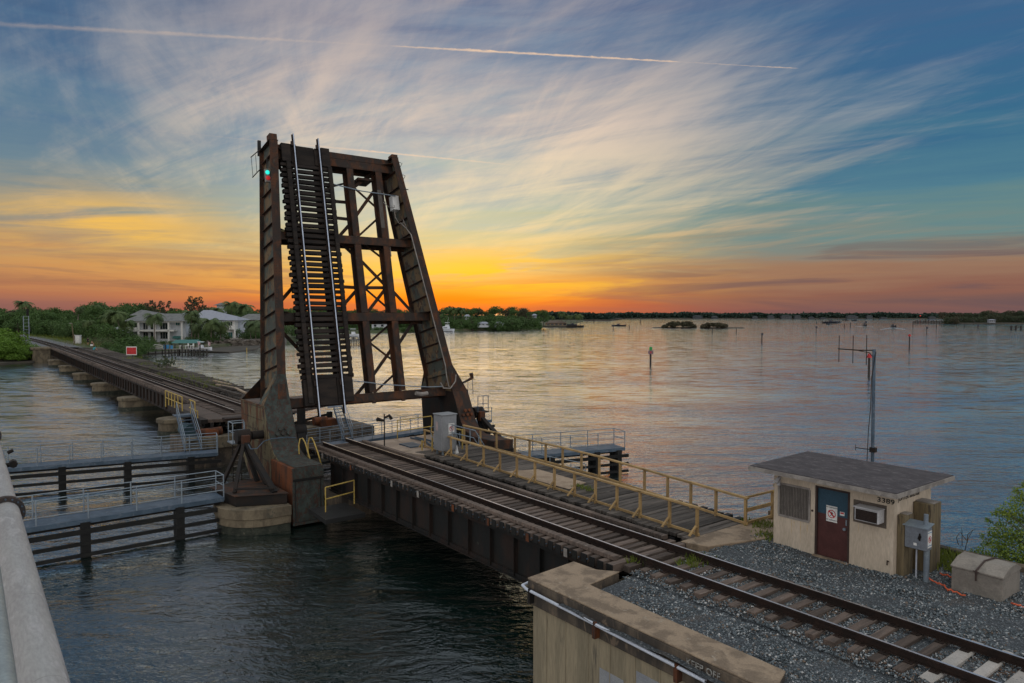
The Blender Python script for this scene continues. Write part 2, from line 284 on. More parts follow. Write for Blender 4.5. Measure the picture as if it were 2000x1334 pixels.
# ------------------------------------------------------------------ geometry helpers
class MB:
    def __init__(s): s.v = []; s.f = []; s.mi = []
    def poly(s, pts, mi=0):
        n = len(s.v); s.v += [tuple(p) for p in pts]; s.f.append(tuple(range(n, n + len(pts)))); s.mi.append(mi)
    def hexa(s, c8, mi=0):                    # 4 bottom (ccw) + 4 top
        n = len(s.v); s.v += [tuple(p) for p in c8]
        for q in ((3, 2, 1, 0), (4, 5, 6, 7), (0, 1, 5, 4), (1, 2, 6, 5), (2, 3, 7, 6), (3, 0, 4, 7)): s.f.append(tuple(n + i for i in q)); s.mi.append(mi)
        return s
    def box(s, x0, x1, y0, y1, z0, z1, mi=0):
        return s.hexa([(x0, y0, z0), (x1, y0, z0), (x1, y1, z0), (x0, y1, z0), (x0, y0, z1), (x1, y0, z1), (x1, y1, z1), (x0, y1, z1)], mi)
    def bar(s, a, b, w, h=None, up=(0, 0, 1), mi=0):
        h = h or w; a = Vector(a); b = Vector(b); d = (b - a).normalized(); u = Vector(up)
        if abs(d.dot(u)) > .98: u = Vector((1, 0, 0))
        sd = d.cross(u).normalized(); u = sd.cross(d); sd = sd * (w / 2); u = u * (h / 2)
        return s.hexa([a - sd - u, b - sd - u, b + sd - u, a + sd - u, a - sd + u, b - sd + u, b + sd + u, a + sd + u], mi)
    def tube(s, pts, r, n=8, cap=True, mi=0):
        pts = [Vector(p) for p in pts]; rs = r if isinstance(r, (list, tuple)) else [r] * len(pts); base = len(s.v); prev = None
        for i, p in enumerate(pts):
            d = (pts[min(i + 1, len(pts) - 1)] - pts[max(i - 1, 0)]).normalized()
            if prev is None: prev = Vector((0, 0, 1)) if abs(d.z) < .9 else Vector((1, 0, 0))
            a = d.cross(prev).normalized(); b = a.cross(d); prev = b
            for k in range(n):
                t = 2 * math.pi * k / n; s.v.append(tuple(p + (a * math.cos(t) + b * math.sin(t)) * rs[i]))
        for i in range(len(pts) - 1):
            for k in range(n):
                k2 = (k + 1) % n; s.f.append((base + i * n + k, base + i * n + k2, base + (i + 1) * n + k2, base + (i + 1) * n + k)); s.mi.append(mi)
        if cap:
            s.f.append(tuple(base + k for k in range(n))[::-1]); s.mi.append(mi)
            s.f.append(tuple(base + (len(pts) - 1) * n + k for k in range(n))); s.mi.append(mi)
        return s
    def prism(s, pts, vec, mi=0):
        pts = [Vector(p) for p in pts]; v = Vector(vec); n = len(s.v); m_ = len(pts)
        s.v += [tuple(p) for p in pts] + [tuple(p + v) for p in pts]
        s.f.append(tuple(range(n, n + m_))); s.f.append(tuple(range(n + 2 * m_ - 1, n + m_ - 1, -1))); s.mi += [mi, mi]
        for i in range(m_):
            j = (i + 1) % m_; s.f.append((n + j, n + i, n + m_ + i, n + m_ + j)); s.mi.append(mi)
        return s
    def cyl(s, c, r, h, n=16, r2=None, mi=0):
        c = Vector(c); return s.tube([c, c + Vector((0, 0, h))], [r, r if r2 is None else r2], n, True, mi)
def mesh_from(mb, name, mats, off=Vector((0, 0, 0)), smooth=False, bev=0):
    me = bpy.data.meshes.new(name); v = [(a - off[0], b - off[1], c - off[2]) for a, b, c in mb.v]
    me.from_pydata(v, [], mb.f)
    for mm in (mats if isinstance(mats, (list, tuple)) else [mats]): me.materials.append(mm)
    if any(mb.mi): me.polygons.foreach_set('material_index', mb.mi)
    bm = bmesh.new(); bm.from_mesh(me); bmesh.ops.recalc_face_normals(bm, faces=bm.faces)
    if bev: bmesh.ops.bevel(bm, geom=[e for e in bm.edges if e.calc_face_angle(0) > .6], offset=bev, segments=1, affect='EDGES')
    bm.to_mesh(me); bm.free()
    if smooth:
        me.polygons.foreach_set('use_smooth', [True] * len(me.polygons)); 
        try: me.set_sharp_from_angle(angle=R_(40))
        except Exception: pass
    me.update(); return me
def ctr(mb):
    a = np.array(mb.v); return Vector(((a[:, 0].min() + a[:, 0].max()) / 2, (a[:, 1].min() + a[:, 1].max()) / 2, a[:, 2].min()))
def props(o, label=None, cat=None, group=None, kind=None):
    if label: o['label'] = label
    if cat: o['category'] = cat
    if group: o['group'] = group
    if kind: o['kind'] = kind
    return o
def thing(name, loc, label, cat, group=None):
    o = bpy.data.objects.new(name, None); COL.objects.link(o); o.location = loc; o.empty_display_size = .2
    o['wl'] = 0; del o['wl']; WL[o.name] = Vector(loc); return props(o, label, cat, group)
WL = {}
def obj(name, mb, mats, parent=None, smooth=False, bev=0, **kw):
    """link one mesh; vertices are given in world coordinates"""
    c = ctr(mb); me = mesh_from(mb, name, mats, c, smooth, bev)
    o = bpy.data.objects.new(name, me); COL.objects.link(o)
    if parent is not None: o.parent = parent; o.location = c - WL[parent.name]
    else: o.location = c
    WL[o.name] = c
    return props(o, **kw)
def inst(name, me, loc, parent=None, rz=0, rot=None, sc=None, **kw):
    o = bpy.data.objects.new(name, me); COL.objects.link(o)
    o.location = Vector(loc) - (WL[parent.name] if parent is not None else Vector((0, 0, 0)))
    if parent is not None: o.parent = parent
    o.rotation_euler = rot if rot else (0, 0, rz)
    if sc: o.scale = sc if isinstance(sc, (tuple, list)) else (sc,) * 3
    WL[o.name] = Vector(loc); return props(o, **kw)
def clone(root, loc, rz=0, sc=1, label=None, group=None):
    r = root.copy(); COL.objects.link(r); r.location = loc; r.rotation_euler = (0, 0, rz); r.scale = (sc,) * 3 if not isinstance(sc, tuple) else sc
    if label: r['label'] = label
    if group: r['group'] = group
    for ch in CH.get(root.name, []):
        c = ch.copy(); COL.objects.link(c); c.parent = r
    WL[r.name] = Vector(loc)
    CH[r.name] = CH.get(root.name, [])
    return r
CH = {}
def rivets(name, rows, mt, parent, r=.028, sp=.14):
    """rows of (start, end, outward normal); rivet heads as little pyramids, one mesh"""
    V = []; F = []
    for a, b, n_ in rows:
        a, b, n_ = Vector(a), Vector(b), Vector(n_).normalized(); L_ = (b - a).length; k = max(2, int(L_ / sp)); u = (b - a).normalized(); v_ = n_.cross(u)
        for i in range(k):
            p = a.lerp(b, (i + .5) / k); q = len(V); V += [p + u * r, p + v_ * r, p - u * r, p - v_ * r, p + n_ * r * .7]; F += [(q, q + 1, q + 4), (q + 1, q + 2, q + 4), (q + 2, q + 3, q + 4), (q + 3, q, q + 4)]
    V = np.array([tuple(x) for x in V]); c_ = V.mean(0); o_ = npmesh(name, V - c_, np.array(F), mt, kind='stuff'); o_.parent = parent; o_.location = Vector(c_) - WL[parent.name]; return o_
def textmesh(txt, size, name, material, depth=.002, sx=1.):
    cu_ = bpy.data.curves.new(name, 'FONT'); cu_.body = txt; cu_.size = size; cu_.extrude = depth; cu_.offset = size * .018; cu_.space_character = 1.05
    cu_.align_x = 'CENTER'; cu_.align_y = 'CENTER'; o = bpy.data.objects.new('tmp', cu_); COL.objects.link(o)
    dg = bpy.context.evaluated_depsgraph_get(); me = bpy.data.meshes.new_from_object(o.evaluated_get(dg)); bpy.data.objects.remove(o)
    if sx != 1:
        for v in me.vertices: v.co.x *= sx
    me.materials.clear(); me.materials.append(material); me.name = name; return me
def npmesh(name, verts, faces, mats, loc=(0, 0, 0), kind=None, k=3, link=True, mi=None, **kw):
    me = bpy.data.meshes.new(name); nv = len(verts); nf = len(faces)
    me.vertices.add(nv); me.vertices.foreach_set('co', verts.astype(np.float32).ravel())
    me.loops.add(nf * k); me.loops.foreach_set('vertex_index', faces.astype(np.int32).ravel())
    me.polygons.add(nf); me.polygons.foreach_set('loop_start', np.arange(0, nf * k, k, dtype=np.int32)); me.polygons.foreach_set('loop_total', np.full(nf, k, dtype=np.int32))
    for mm in (mats if isinstance(mats, (list, tuple)) else [mats]): me.materials.append(mm)
    if mi is not None: me.polygons.foreach_set('material_index', mi.astype(np.int32))
    me.update(calc_edges=True); me.validate()
    if not link: return me
    o = bpy.data.objects.new(name, me); COL.objects.link(o); o.location = loc; WL[o.name] = Vector(loc)
    return props(o, kind=kind, **kw)
def leaves(P, size, rs, flat=.0, sq=.6):
    """a small quad at each point, random orientation"""
    n = len(P); nrm = rs.normal(size=(n, 3)); nrm[:, 2] += flat * np.sign(rs.rand(n)); nrm /= np.linalg.norm(nrm, axis=1)[:, None]
    a = np.cross(nrm, rs.normal(size=(n, 3))); a /= np.linalg.norm(a, axis=1)[:, None]; b = np.cross(nrm, a)
    s = (size * (.6 + .8 * rs.rand(n)))[:, None]; a = a * s; b = b * s * sq
    V = np.stack([P - a, P - b * .9, P + a, P + b], 1).reshape(-1, 3); F = np.arange(4 * n).reshape(n, 4); return V, F
def crown_pts(lobes, n, rs, shell=.55):
    out = []
    wt = np.array([l[3] * l[4] * l[5] for l in lobes]) ** .7; wt /= wt.sum()
    for l, k in zip(lobes, (wt * n).astype(int) + 1):
        d = rs.normal(size=(k, 3)); d /= np.linalg.norm(d, axis=1)[:, None]
        r = (shell + (1 - shell) * rs.rand(k) ** .6)[:, None] * (1 + .10 * rs.normal(size=(k, 1)))
        out.append(np.array(l[:3]) + d * r * np.array(l[3:6]))
    return np.concatenate(out)
# ================================================================== SETTING: water
def water_mat():
    mt = bpy.data.materials.new('inlet_water'); mt.use_nodes = True; nt = mt.node_tree; w = NT(nt); nt.nodes.remove(nt.nodes['Principled BSDF'])
    v = nt.nodes.new('ShaderNodeTexCoord').outputs['Object']
    def mpn(rot, sc_):
        mp = nt.nodes.new('ShaderNodeMapping'); mp.vector_type = 'TEXTURE'; nt.links.new(v, mp.inputs[0]); mp.inputs['Rotation'].default_value = (0, 0, R_(rot)); mp.inputs['Scale'].default_value = sc_; return mp.outputs[0]
    def vm(op, a, b_):
        q = nt.nodes.new('ShaderNodeVectorMath'); q.operation = op; w.set(q.inputs[0], a); w.set(q.inputs[3] if op == 'SCALE' else q.inputs[1], b_); return q.outputs[0]
    def cn(rot, sc_, scale, det, dist):
        n_ = nt.nodes.new('ShaderNodeTexNoise'); nt.links.new(mpn(rot, sc_), n_.inputs['Vector']); n_.inputs['Scale'].default_value = scale; n_.inputs['Detail'].default_value = det; n_.inputs['Distortion'].default_value = dist
        return vm('SUBTRACT', n_.outputs['Color'], (.5, .5, .5))
    d = w.noise(mpn(40, (2.5, 1, 1)), .06, 3, .55, .6); e = w.noise(mpn(60, (3, 1, 1)), .012, 4, .6, .8)
    vl = nt.nodes.new('ShaderNodeVectorMath'); vl.operation = 'LENGTH'; nt.links.new(v, vl.inputs[0]); far = vl.outputs['Value']
    calm = w.m('MULTIPLY', w.lin(d, .3, .7, .55, 1.35), w.lin(e, .36, .64, .45, 1.3))
    sl = vm('ADD', vm('SCALE', cn(52, (2.8, 1, 1), .75, 3, .7), w.ss(far, 25., 110., .30, .52)), vm('SCALE', cn(60, (1.5, 1, 1), 6.0, 2, .4), .10))
    sl = vm('SCALE', sl, calm)
    nn = vm('NORMALIZE', vm('ADD', vm('MULTIPLY', sl, (1, 1, 0)), (0, 0, 1)), (0, 0, 0))
    h = w.m('ADD', w.m('MULTIPLY', w.noise(mpn(48, (2.6, 1, 1)), .50, 2, .5, .5), .34), w.m('ADD', w.m('MULTIPLY', w.noise(mpn(62, (2.2, 1, 1)), 1.9, 3, .58, .8), .15), w.m('MULTIPLY', w.noise(mpn(30, (1.5, 1, 1)), 5.6, 3, .6, .6), .055)))
    h = w.m('MULTIPLY', h, w.m('MULTIPLY', calm, w.ss(far, 22., 130., .74, .36)))
    bn = nt.nodes.new('ShaderNodeBump'); bn.inputs['Strength'].default_value = 1.; bn.inputs['Distance'].default_value = 1.0; nt.links.new(h, bn.inputs['Height']); nt.links.new(nn, bn.inputs['Normal']); N = bn.outputs[0]
    gl = nt.nodes.new('ShaderNodeBsdfGlossy'); gl.inputs['Roughness'].default_value = .05; gl.inputs['Color'].default_value = (.93, .96, .97, 1); nt.links.new(N, gl.inputs['Normal'])
    df = nt.nodes.new('ShaderNodeBsdfDiffuse'); df.inputs['Color'].default_value = (.0012, .0095, .0075, 1)
    fr = nt.nodes.new('ShaderNodeFresnel'); fr.inputs['IOR'].default_value = 1.34; nt.links.new(N, fr.inputs['Normal'])
    mx = nt.nodes.new('ShaderNodeMixShader'); nt.links.new(w.m('MINIMUM', w.m('MULTIPLY_ADD', fr.outputs[0], 3.2, -.055), .97, clamp=True), mx.inputs[0]); nt.links.new(df.outputs[0], mx.inputs[1]); nt.links.new(gl.outputs[0], mx.inputs[2]); nt.links.new(mx.outputs[0], nt.nodes['Material Output'].inputs[0]); return mt
mb = MB(); mb.poly([(-26000, -3000, 0), (3000, -3000, 0), (3000, 26000, 0), (-26000, 26000, 0)])
me = mesh_from(mb, 'water', water_mat()); o = inst('water', me, (0, 0, 0), kind='structure')
# ================================================================== near bank ground
def gravel_mat(name, ca, cb, cc, sc=26.):
    mt = bpy.data.materials.new(name); mt.use_nodes = True; nt = mt.node_tree; w = NT(nt); b = nt.nodes['Principled BSDF']
    tc = nt.nodes.new('ShaderNodeTexCoord'); v = tc.outputs['Object']
    vo = nt.nodes.new('ShaderNodeTexVoronoi'); nt.links.new(v, vo.inputs['Vector']); vo.inputs['Scale'].default_value = sc
    g = nt.nodes.new('ShaderNodeSeparateColor'); nt.links.new(vo.outputs['Color'], g.inputs[0])
    col = w.ramp(g.outputs[0], [(0, ca), (.55, cb), (.85, cb), (1, cc)])
    big = w.noise(v, .8, 4, .6); col = w.mix(w.ss(big, .52, .68, 0, .45), col, (.13, .10, .075))
    nt.links.new(w.mix(w.ss(vo.outputs['Distance'], .3, .6), col, w.mix(.5, col, (.01, .01, .01))), b.inputs['Base Color'])
    b.inputs['Roughness'].default_value = .85
    bn = nt.nodes.new('ShaderNodeBump'); bn.inputs['Strength'].default_value = .9; bn.inputs['Distance'].default_value = .03; bn.invert = True
    nt.links.new(vo.outputs['Distance'], bn.inputs['Height']); nt.links.new(bn.outputs[0], b.inputs['Normal']); return mt
M_ground = gravel_mat('gravel_bed', (.035, .042, .048), (.085, .10, .112), (.26, .27, .28))
GZ = 2.85
mb = MB()
gx = list(np.arange(-13.6, 14.01, .5)); gy = [11.9, 12.5, 13.1, 13.8, 14.5, 15.2, 16.2, 17.2, 18, 19, 20, 21, 22, 23, 23.7, 24.3]
def gz(x, y):
    z = GZ + .03 * math.sin(x * 1.7 + y * 2.1) + .02 * math.sin(x * 4.1 - y * 3.3)
    if 14.6 < y < 17.8: z += .07
    if y < 14: z -= (14 - y) * .05
    if x > -7.3 and y < 14: z -= (x + 7.3) * .28 * (14 - y) / 1.5
    return max(z, -1)
nx, ny = len(gx), len(gy); mb.v = [(x, y, gz(x, y)) for x in gx for y in gy]
mb.f = [(i * ny + j, (i + 1) * ny + j, (i + 1) * ny + j + 1, i * ny + j + 1) for i in range(nx - 1) for j in range(ny - 1)]; mb.mi = [0] * len(mb.f)
o = obj('ground', mb, M_ground, None, True, kind='structure')
mb = MB().box(-13.55, 14, 12.3, 24.2, -1.5, 2.55); obj('bank_fill', mb, M_concd, None, kind='structure')
# loose stones
rs = np.random.RandomState(3)
def stones(name, n, x0, x1, y0, y1, s0, s1, mats, hfun, weights, keep=None, **kw):
    P = np.stack([x0 + (x1 - x0) * rs.rand(n), y0 + (y1 - y0) * rs.rand(n), np.zeros(n)], 1)
    if keep is not None: P = P[keep(P)]
    n = len(P); P[:, 2] = [hfun(a, b) for a, b in P[:, :2]]
    base = np.array([(1, 0, 0), (0, 1, 0), (-1, 0, 0), (0, -1, 0), (0, 0, .75), (0, 0, -.75)], float)
    V = base[None] * (1 + .35 * rs.normal(size=(n, 6, 1))) + .22 * rs.normal(size=(n, 6, 3))
    th = rs.rand(n) * 6.28; c, s_ = np.cos(th), np.sin(th); ti = rs.normal(size=n) * .5
    V = np.stack([V[..., 0] * c[:, None] - V[..., 1] * s_[:, None], V[..., 0] * s_[:, None] + V[..., 1] * c[:, None], V[..., 2] + V[..., 0] * ti[:, None] * .4], -1)
    V *= (s0 + (s1 - s0) * rs.rand(n))[:, None, None]; V += P[:, None]
    tri = np.array([(0, 1, 4), (1, 2, 4), (2, 3, 4), (3, 0, 4), (1, 0, 5), (2, 1, 5), (3, 2, 5), (0, 3, 5)])
    F = (tri[None] + 6 * np.arange(n)[:, None, None]).reshape(-1, 3)
    mi = np.repeat(rs.choice(len(mats), n, p=weights), 8)
    return npmesh(name, V.reshape(-1, 3), F, mats, mi=mi, **kw)
def flatm(name, c, rough=.85): return mat(name, c, None, None, 2., rough)
ST = [flatm('stone_dark', (.055, .070, .078)), flatm('stone_mid', (.13, .155, .170)), flatm('stone_pale', (.26, .28, .29)), flatm('stone_light', (.46, .46, .45)), flatm('stone_brown', (.16, .12, .09))]
def keepf(P):
    x, y = P[:, 0], P[:, 1]
    k = ~((x < -13.0) & (y < 14.4)) & ~((x < -7.6) & (y < 13.0)) & ~((x > -12.9) & (x < -9.2) & (y > 20.5) & (y < 22.8))
    thin = (y > 20.6) & (x < -12.0) | (y > 22.9)
    return k & (~thin | (rs.rand(len(x)) < .25))
stones('ballast', 85000, -13.7, 0, 12.9, 23.6, .009, .038, ST, gz, [.36, .36, .16, .05, .07], keepf, kind='stuff', label='crushed blue-grey ballast stones around the near track and hut')
stones('stained_ballast', 9000, -13.7, 0, 14.7, 17.7, .010, .034, [flatm('stone_rusty', (.11, .065, .042)), flatm('stone_oily', (.03, .028, .026)), ST[4]], gz, [.5, .3, .2], None, kind='stuff', label='rust and oil stained stones between and beside the near rails')
# ================================================================== abutment
AB = thing('abutment', (-11, 13, 0), 'tan concrete abutment wall with dark coping beneath the near end of the bridge', 'abutment')
top = [(-15.05, 12.06), (-15.24, 13.94), (-14.35, 14.0), (-13.85, 14.40), (-13.66, 13.07), (-7.9, 13.01), (-7.58, 12.08)]
mb = MB(); zt = 3.0; zc_ = 2.30
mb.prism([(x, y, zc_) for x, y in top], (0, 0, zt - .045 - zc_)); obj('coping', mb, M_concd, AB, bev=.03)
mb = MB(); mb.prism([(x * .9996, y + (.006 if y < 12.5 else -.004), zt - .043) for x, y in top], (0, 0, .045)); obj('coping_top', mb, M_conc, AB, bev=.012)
mb = MB(); mb.box(-14.93, -7.7, 12.17, 13.0, -1, 2.298); mb.box(-14.93, -13.6, 13.0, 18.2, -1, 2.2); obj('wall', mb, M_wall, AB, bev=.01)
for x in (-14.35, -13.6, -12.75, -12.0, -11.2, -10.45, -9.6, -8.9, -8.3):
    mb = MB().box(x - .012, x + .012, 12.158, 12.171, -.2, 2.26); obj('board_mark', mb, M_wall, AB)
for x0, x1, z1 in ((-12.35, -11.55, 1.55), (-11.15, -9.2, 1.95)):
    mb = MB().box(x0, x1, 12.162, 12.17, -.5, z1); obj('paint_patch', mb, M_patch, AB)
mb = MB().box(-13.6, -13.2, 14.4, 18.15, 1.0, 2.72); mb.box(-14.9, -13.6, 18.0, 23.2, -1, 2.3); obj('backwall', mb, M_concd, AB)
mb = MB().prism([(-14.75, 18.1, 2.3), (-14.72, 22.3, 2.3), (-13.6, 23.2, 2.3), (-13.25, 20.6, 2.3), (-13.9, 18.4, 2.3)], (0, 0, .60)); obj('bridge_seat_slab', mb, M_conc, AB, bev=.02)
kt = textmesh('KEEP OFF', .20, 'lettering', mat('faded_letter_paint', (.30, .30, .28), (.13, .12, .11), None, 9., .9, thr=(.45, .55)), .003)
ko = inst('lettering', kt, (-9.2, 12.052, 2.80), AB, rot=(R_(90), 0, 0), label='faded white stencilled words KEEP OFF')
# conduit along the coping
CD = thing('conduit_pipe', (-12, 11.95, 2.7), 'white plastic conduit running along the abutment coping with metal brackets', 'conduit')
def cz(x): return 2.74 - (x + 15.0) * .017
mb = MB().tube([(-15.05, 12.6, 2.78), (-15.22, 12.25, 2.77), (-15.18, 12.0, 2.76), (-14.95, 11.95, cz(-14.95)), (-12.2, 11.95, cz(-12.2)), (-9.05, 11.95, cz(-9))], .042, 10); obj('pipe', mb, M_pvc, CD, True)
mb = MB().tube([(-9.05, 11.95, cz(-9)), (-8.9, 11.95, cz(-9)-.03), (-8.8, 11.95, 2.45)], .013, 6); obj('cable', mb, M_dark, CD, True)
for x in (-14.8, -12.3, -9.8):
    mb = MB().box(x - .05, x + .05, 11.9, 12.16, cz(x) - .34, cz(x) - .05); mb.tube([(x, 11.95, cz(x) - .06), (x, 11.95, cz(x) + .055)], .052, 8); obj('bracket', mb, M_orust if x > -13 else M_dark, CD)
# ================================================================== track
RZ = 3.2; Y1, Y2 = 15.45, 16.95
def railmb(mb, a, b, lift=0., up=Vector((0, 0, 1)), m_top=1):
    a = Vector(a); b = Vector(b); d = (b - a).normalized(); s = d.cross(up).normalized(); u = s.cross(d)
    def bb(w, h0, h1, mi=0):
        mb.hexa([a - s * w / 2 + u * h0, b - s * w / 2 + u * h0, b + s * w / 2 + u * h0, a + s * w / 2 + u * h0, a - s * w / 2 + u * h1, b - s * w / 2 + u * h1, b + s * w / 2 + u * h1, a + s * w / 2 + u * h1], mi)
    bb(.14, -.18, -.162); bb(.019, -.162, -.044); bb(.072, -.044, -.003); bb(.058, -.003, .0, m_top)
TR = thing('railway_track', (-20, 16.2, 3.0), 'single railway track with shiny rails running over the near span and across the gravel bank', 'railway track')
for y, x0 in ((Y1, -37.1), (Y2, -37.5)):
    mb = MB(); railmb(mb, (x0, y, RZ), (14, y, RZ)); obj('rail', mb, [M_rail, M_railtop], TR)
mb_ = MB().box(-.11, .11, -1.59, 1.59, -.25, 0).box(-.112, .112, -1.62, -1.591, -.252, .002, 1).box(-.112, .112, 1.591, 1.62, -.252, .002, 1); ME_tie = mesh_from(mb_, 'tie', [M_tie, M_blacktim])
mb_ = MB().box(-.11, .11, -1.30, 1.30, -.20, 0); ME_tie2 = mesh_from(mb_, 'tie', M_tie, bev=.014)
mb_ = MB().box(-.13, .13, -1.30, 1.30, -.20, 0); ME_ctie = mesh_from(mb_, 'tie', M_ctie, bev=.03)
mb_ = MB().box(-.09, .09, -.19, .19, -.004, .014); mb_.box(-.02, .02, -.135, -.095, .014, .035); mb_.box(-.02, .02, .095, .135, .014, .035); ME_plate = mesh_from(mb_, 'tie_plate', M_rail)
x = -36.9; i = 0
while x < -14.3:
    t_ = inst('tie', ME_tie, (x, 16.19 + rnd.uniform(-.03, .03), 3.006 + rnd.uniform(-.006, .006)), TR, rz=rnd.uniform(-.006, .006), sc=(rnd.uniform(.9, 1.12), 1, 1)); x += .375; i += 1
x = -14.05
while x < 9:
    con = x > -6.5
    inst('tie', ME_ctie if con else ME_tie2, (x, 16.2 + rnd.uniform(-.07, .07), 3.0 + rnd.uniform(-.012, .008)), TR, rz=rnd.uniform(-.03, .03) * (0 if con else 1), sc=(rnd.uniform(.9, 1.1), rnd.uniform(.97, 1.03), 1), **({'label': 'pale concrete tie'} if con else {}))
    for y in (Y1, Y2): inst('tie_plate', ME_plate, (x, y, 3.006), TR)
    x += .50 if not con else .56
# ================================================================== near span
NS = thing('girder_span', (-24.5, 16.2, 1.2), 'near dark riveted plate girder span carrying the track from bascule pier to abutment', 'bridge span')
def girder(parent, x0, x1, yc, zb, zt_, face, mats, n, fl=.40, bevelled=True):
    mb = MB().box(x0, x1, yc - .012, yc + .012, zb + .03, zt_ - .03); obj('web_plate', mb, mats, parent)
    mb = MB().box(x0, x1, yc - fl / 2, yc + fl / 2, zt_ - .03, zt_); mb.box(x0, x1, yc - .14, yc + .14, zt_ - .16, zt_ - .031); obj('top_flange', mb, mats, parent)
    mb = MB().box(x0, x1, yc - fl / 2, yc + fl / 2, zb, zb + .03); mb.box(x0, x1, yc - .10, yc + .10, zb + .031, zb + .15); obj('bottom_flange', mb, mats, parent)
    mb_ = MB().box(-.05, .05, -.02, 0, 0, zt_ - zb - .06); mb_.box(-.012, .012, -.15, -.02, .02, zt_ - zb - .18)
    me_ = mesh_from(mb_, 'stiffener', mats)
    for k in range(n):
        xx = x0 + .15 + (x1 - x0 - .3) * k / (n - 1); inst('stiffener', me_, (xx, yc - .0125, zb + .031), parent)
girder(NS, -34.4, -14.75, 14.82, 1.22, 2.755, -1, M_girder, 15)
girder(NS, -34.4, -14.75, 17.5, 1.22, 2.755, -1, M_girder, 9)
rows = []
for q in (2.62, 1.34): rows.append(((-34.3, 14.705 if q > 2 else 14.715, q), (-14.9, 14.705 if q > 2 else 14.715, q), (0, -1, 0)))
for k in range(15): xx = -34.25 + (19.35) * k / 14; rows += [((xx - .035, 14.786, 1.4), (xx - .035, 14.786, 2.55), (0, -1, 0)), ((xx + .035, 14.786, 1.4), (xx + .035, 14.786, 2.55), (0, -1, 0))]
rivets('rivets', rows, M_girder, NS, .022, .12)
mb = MB()
for k in range(12):
    xa = -34 + k * 1.6; mb.bar((xa, 14.85, 1.35), (xa + 1.6, 17.47, 1.35), .09, .09); mb.bar((xa, 14.85, 2.4), (xa, 17.47, 1.4), .08, .08)
obj('bracing', mb, M_girder, NS)
for y0, y1, xb in ((14.86, 15.08, -14.5), (17.5, 17.72, -14.9)):
    x = -36.6
    while x < xb - 1:
        L = min(4.6, xb - x); mb = MB().box(x, x + L - .02, y0, y1, 3.01, 3.14); obj('guard_timber', mb, M_tie, NS, bev=.012); x += L
mb_ = MB().tube([(0, 0, 0), (0, -.03, 0)], .022, 6); ME_bolt = mesh_from(mb_, 'bolt', M_galv)
for k in range(0, 58): inst('bolt', ME_bolt, (-36.7 + k * .375 + .02, 14.56, 2.90 + rnd.uniform(-.03, .02)), NS)
for k in (5, 14, 25, 31, 38, 44, 50, 55):
    mb = MB().box(-36.9 + k * .375 - .075, -36.9 + k * .375 + .075, 14.535, 14.56, 2.72, 2.98); obj('tie_end_plate', mb, M_trim if k % 2 else M_orust, NS)
mb = MB().box(-38.0, -36.3, 14.5, 15.9, 2.92, 3.0); obj('end_plate', mb, M_fgird, NS)
# ================================================================== second-track deck
DK = thing('timber_deck', (-24, 20.2, 2.5), 'old timber plank deck beside the near track where a second line once ran', 'timber deck')
def dy0(x): return 18.86 - (x + 31.4) * .014
def dy1(x): return 22.55 - max(0, x + 24) * .13
x = -32.9
ME_pl = {}
while x < -14.9:
    w_ = rnd.choice((.24, .27, .30)); y0 = dy0(x) + rnd.uniform(-.12, .05); y1 = dy1(x) + rnd.uniform(-.05, .05)
    z = 2.9 + rnd.uniform(-.018, .012)
    mb = MB().box(x, x + w_, y0, y1, z - .12, z); o = obj('plank', mb, M_plank, DK, bev=.012); o.rotation_euler = (0, 0, rnd.uniform(-.006, .006))
    x += w_ + rnd.choice((.02, .03, .05))
x = -32.8
while x < -14.9:
    z1 = 2.765 - rnd.uniform(0, .03); y0 = dy0(x) - .02 + rnd.uniform(-.04, .06)
    mb = MB().box(x, x + .25, y0, y0 + 3.9, z1 - .27, z1); obj('cross_tie', mb, M_blacktim, DK, bev=.012); x += rnd.choice((.36, .40, .47))
mb = MB()
for y in (18.9, 21.2): mb.box(-33, -14.95, y - .15, y + .15, 1.7, 2.46); mb.box(-33, -14.95, y - .25, y + .25, 1.4, 1.44)
obj('stringer', mb, M_dark, DK)
mb = MB().prism([(-26.2, 19.6, 2.916), (-21.9, 19.75, 2.918), (-22.3, 21.1, 2.916), (-25.6, 21.15, 2.916)], (0, 0, .02)); o = obj('plywood_sheet', mb, M_ply, DK, label='pale plywood sheet laid over the planks')
# wooden railings
def wrail(posts, side, name, label, last=True, mid=False, h=.93, ov=.9):
    t = thing(name, posts[0], label, 'railing', 'wooden railings of the old deck')
    zb = 2.92
    for i, p in enumerate(posts):
        mb = MB().box(p[0] - .045, p[0] + .045, p[1] - .045, p[1] + .045, zb - .1, zb + h - .05); obj('post', mb, M_ywood, t, bev=.006)
        if side: mb = MB().bar((p[0], p[1] - side * .05, zb + .33), (p[0] - .05, p[1] - side * .34, zb + .03), .08, .045); obj('brace', mb, M_ywood, t)
    for a, b in zip(posts[::2], posts[2::2] + ([posts[-1]] if len(posts) % 2 == 0 else [])):
        a = Vector((a[0], a[1], 0)); b = Vector((b[0], b[1], 0)); e = (b - a).normalized() * .1
        mb = MB().bar(a - e + Vector((0, 0, zb + h)), b + e + Vector((0, 0, zb + h + rnd.uniform(-.01, .01))), .13, .07); obj('top_rail', mb, M_ywood, t, bev=.006)
        mb = MB().bar(a - e + Vector((0, -.0, zb + .055)), b + e + Vector((0, 0, zb + .05)), .05, .09); obj('bottom_rail', mb, M_ywood, t, bev=.006)
    return t
def lerp(a, b, t): return a + (b - a) * t
fp = [-33.7, -32.25, -30.85, -29.3, -27.75, -26.35, -25.0, -23.65, -22.3, -21.0, -19.75, -18.55, -17.35, -15.95, -14.75]
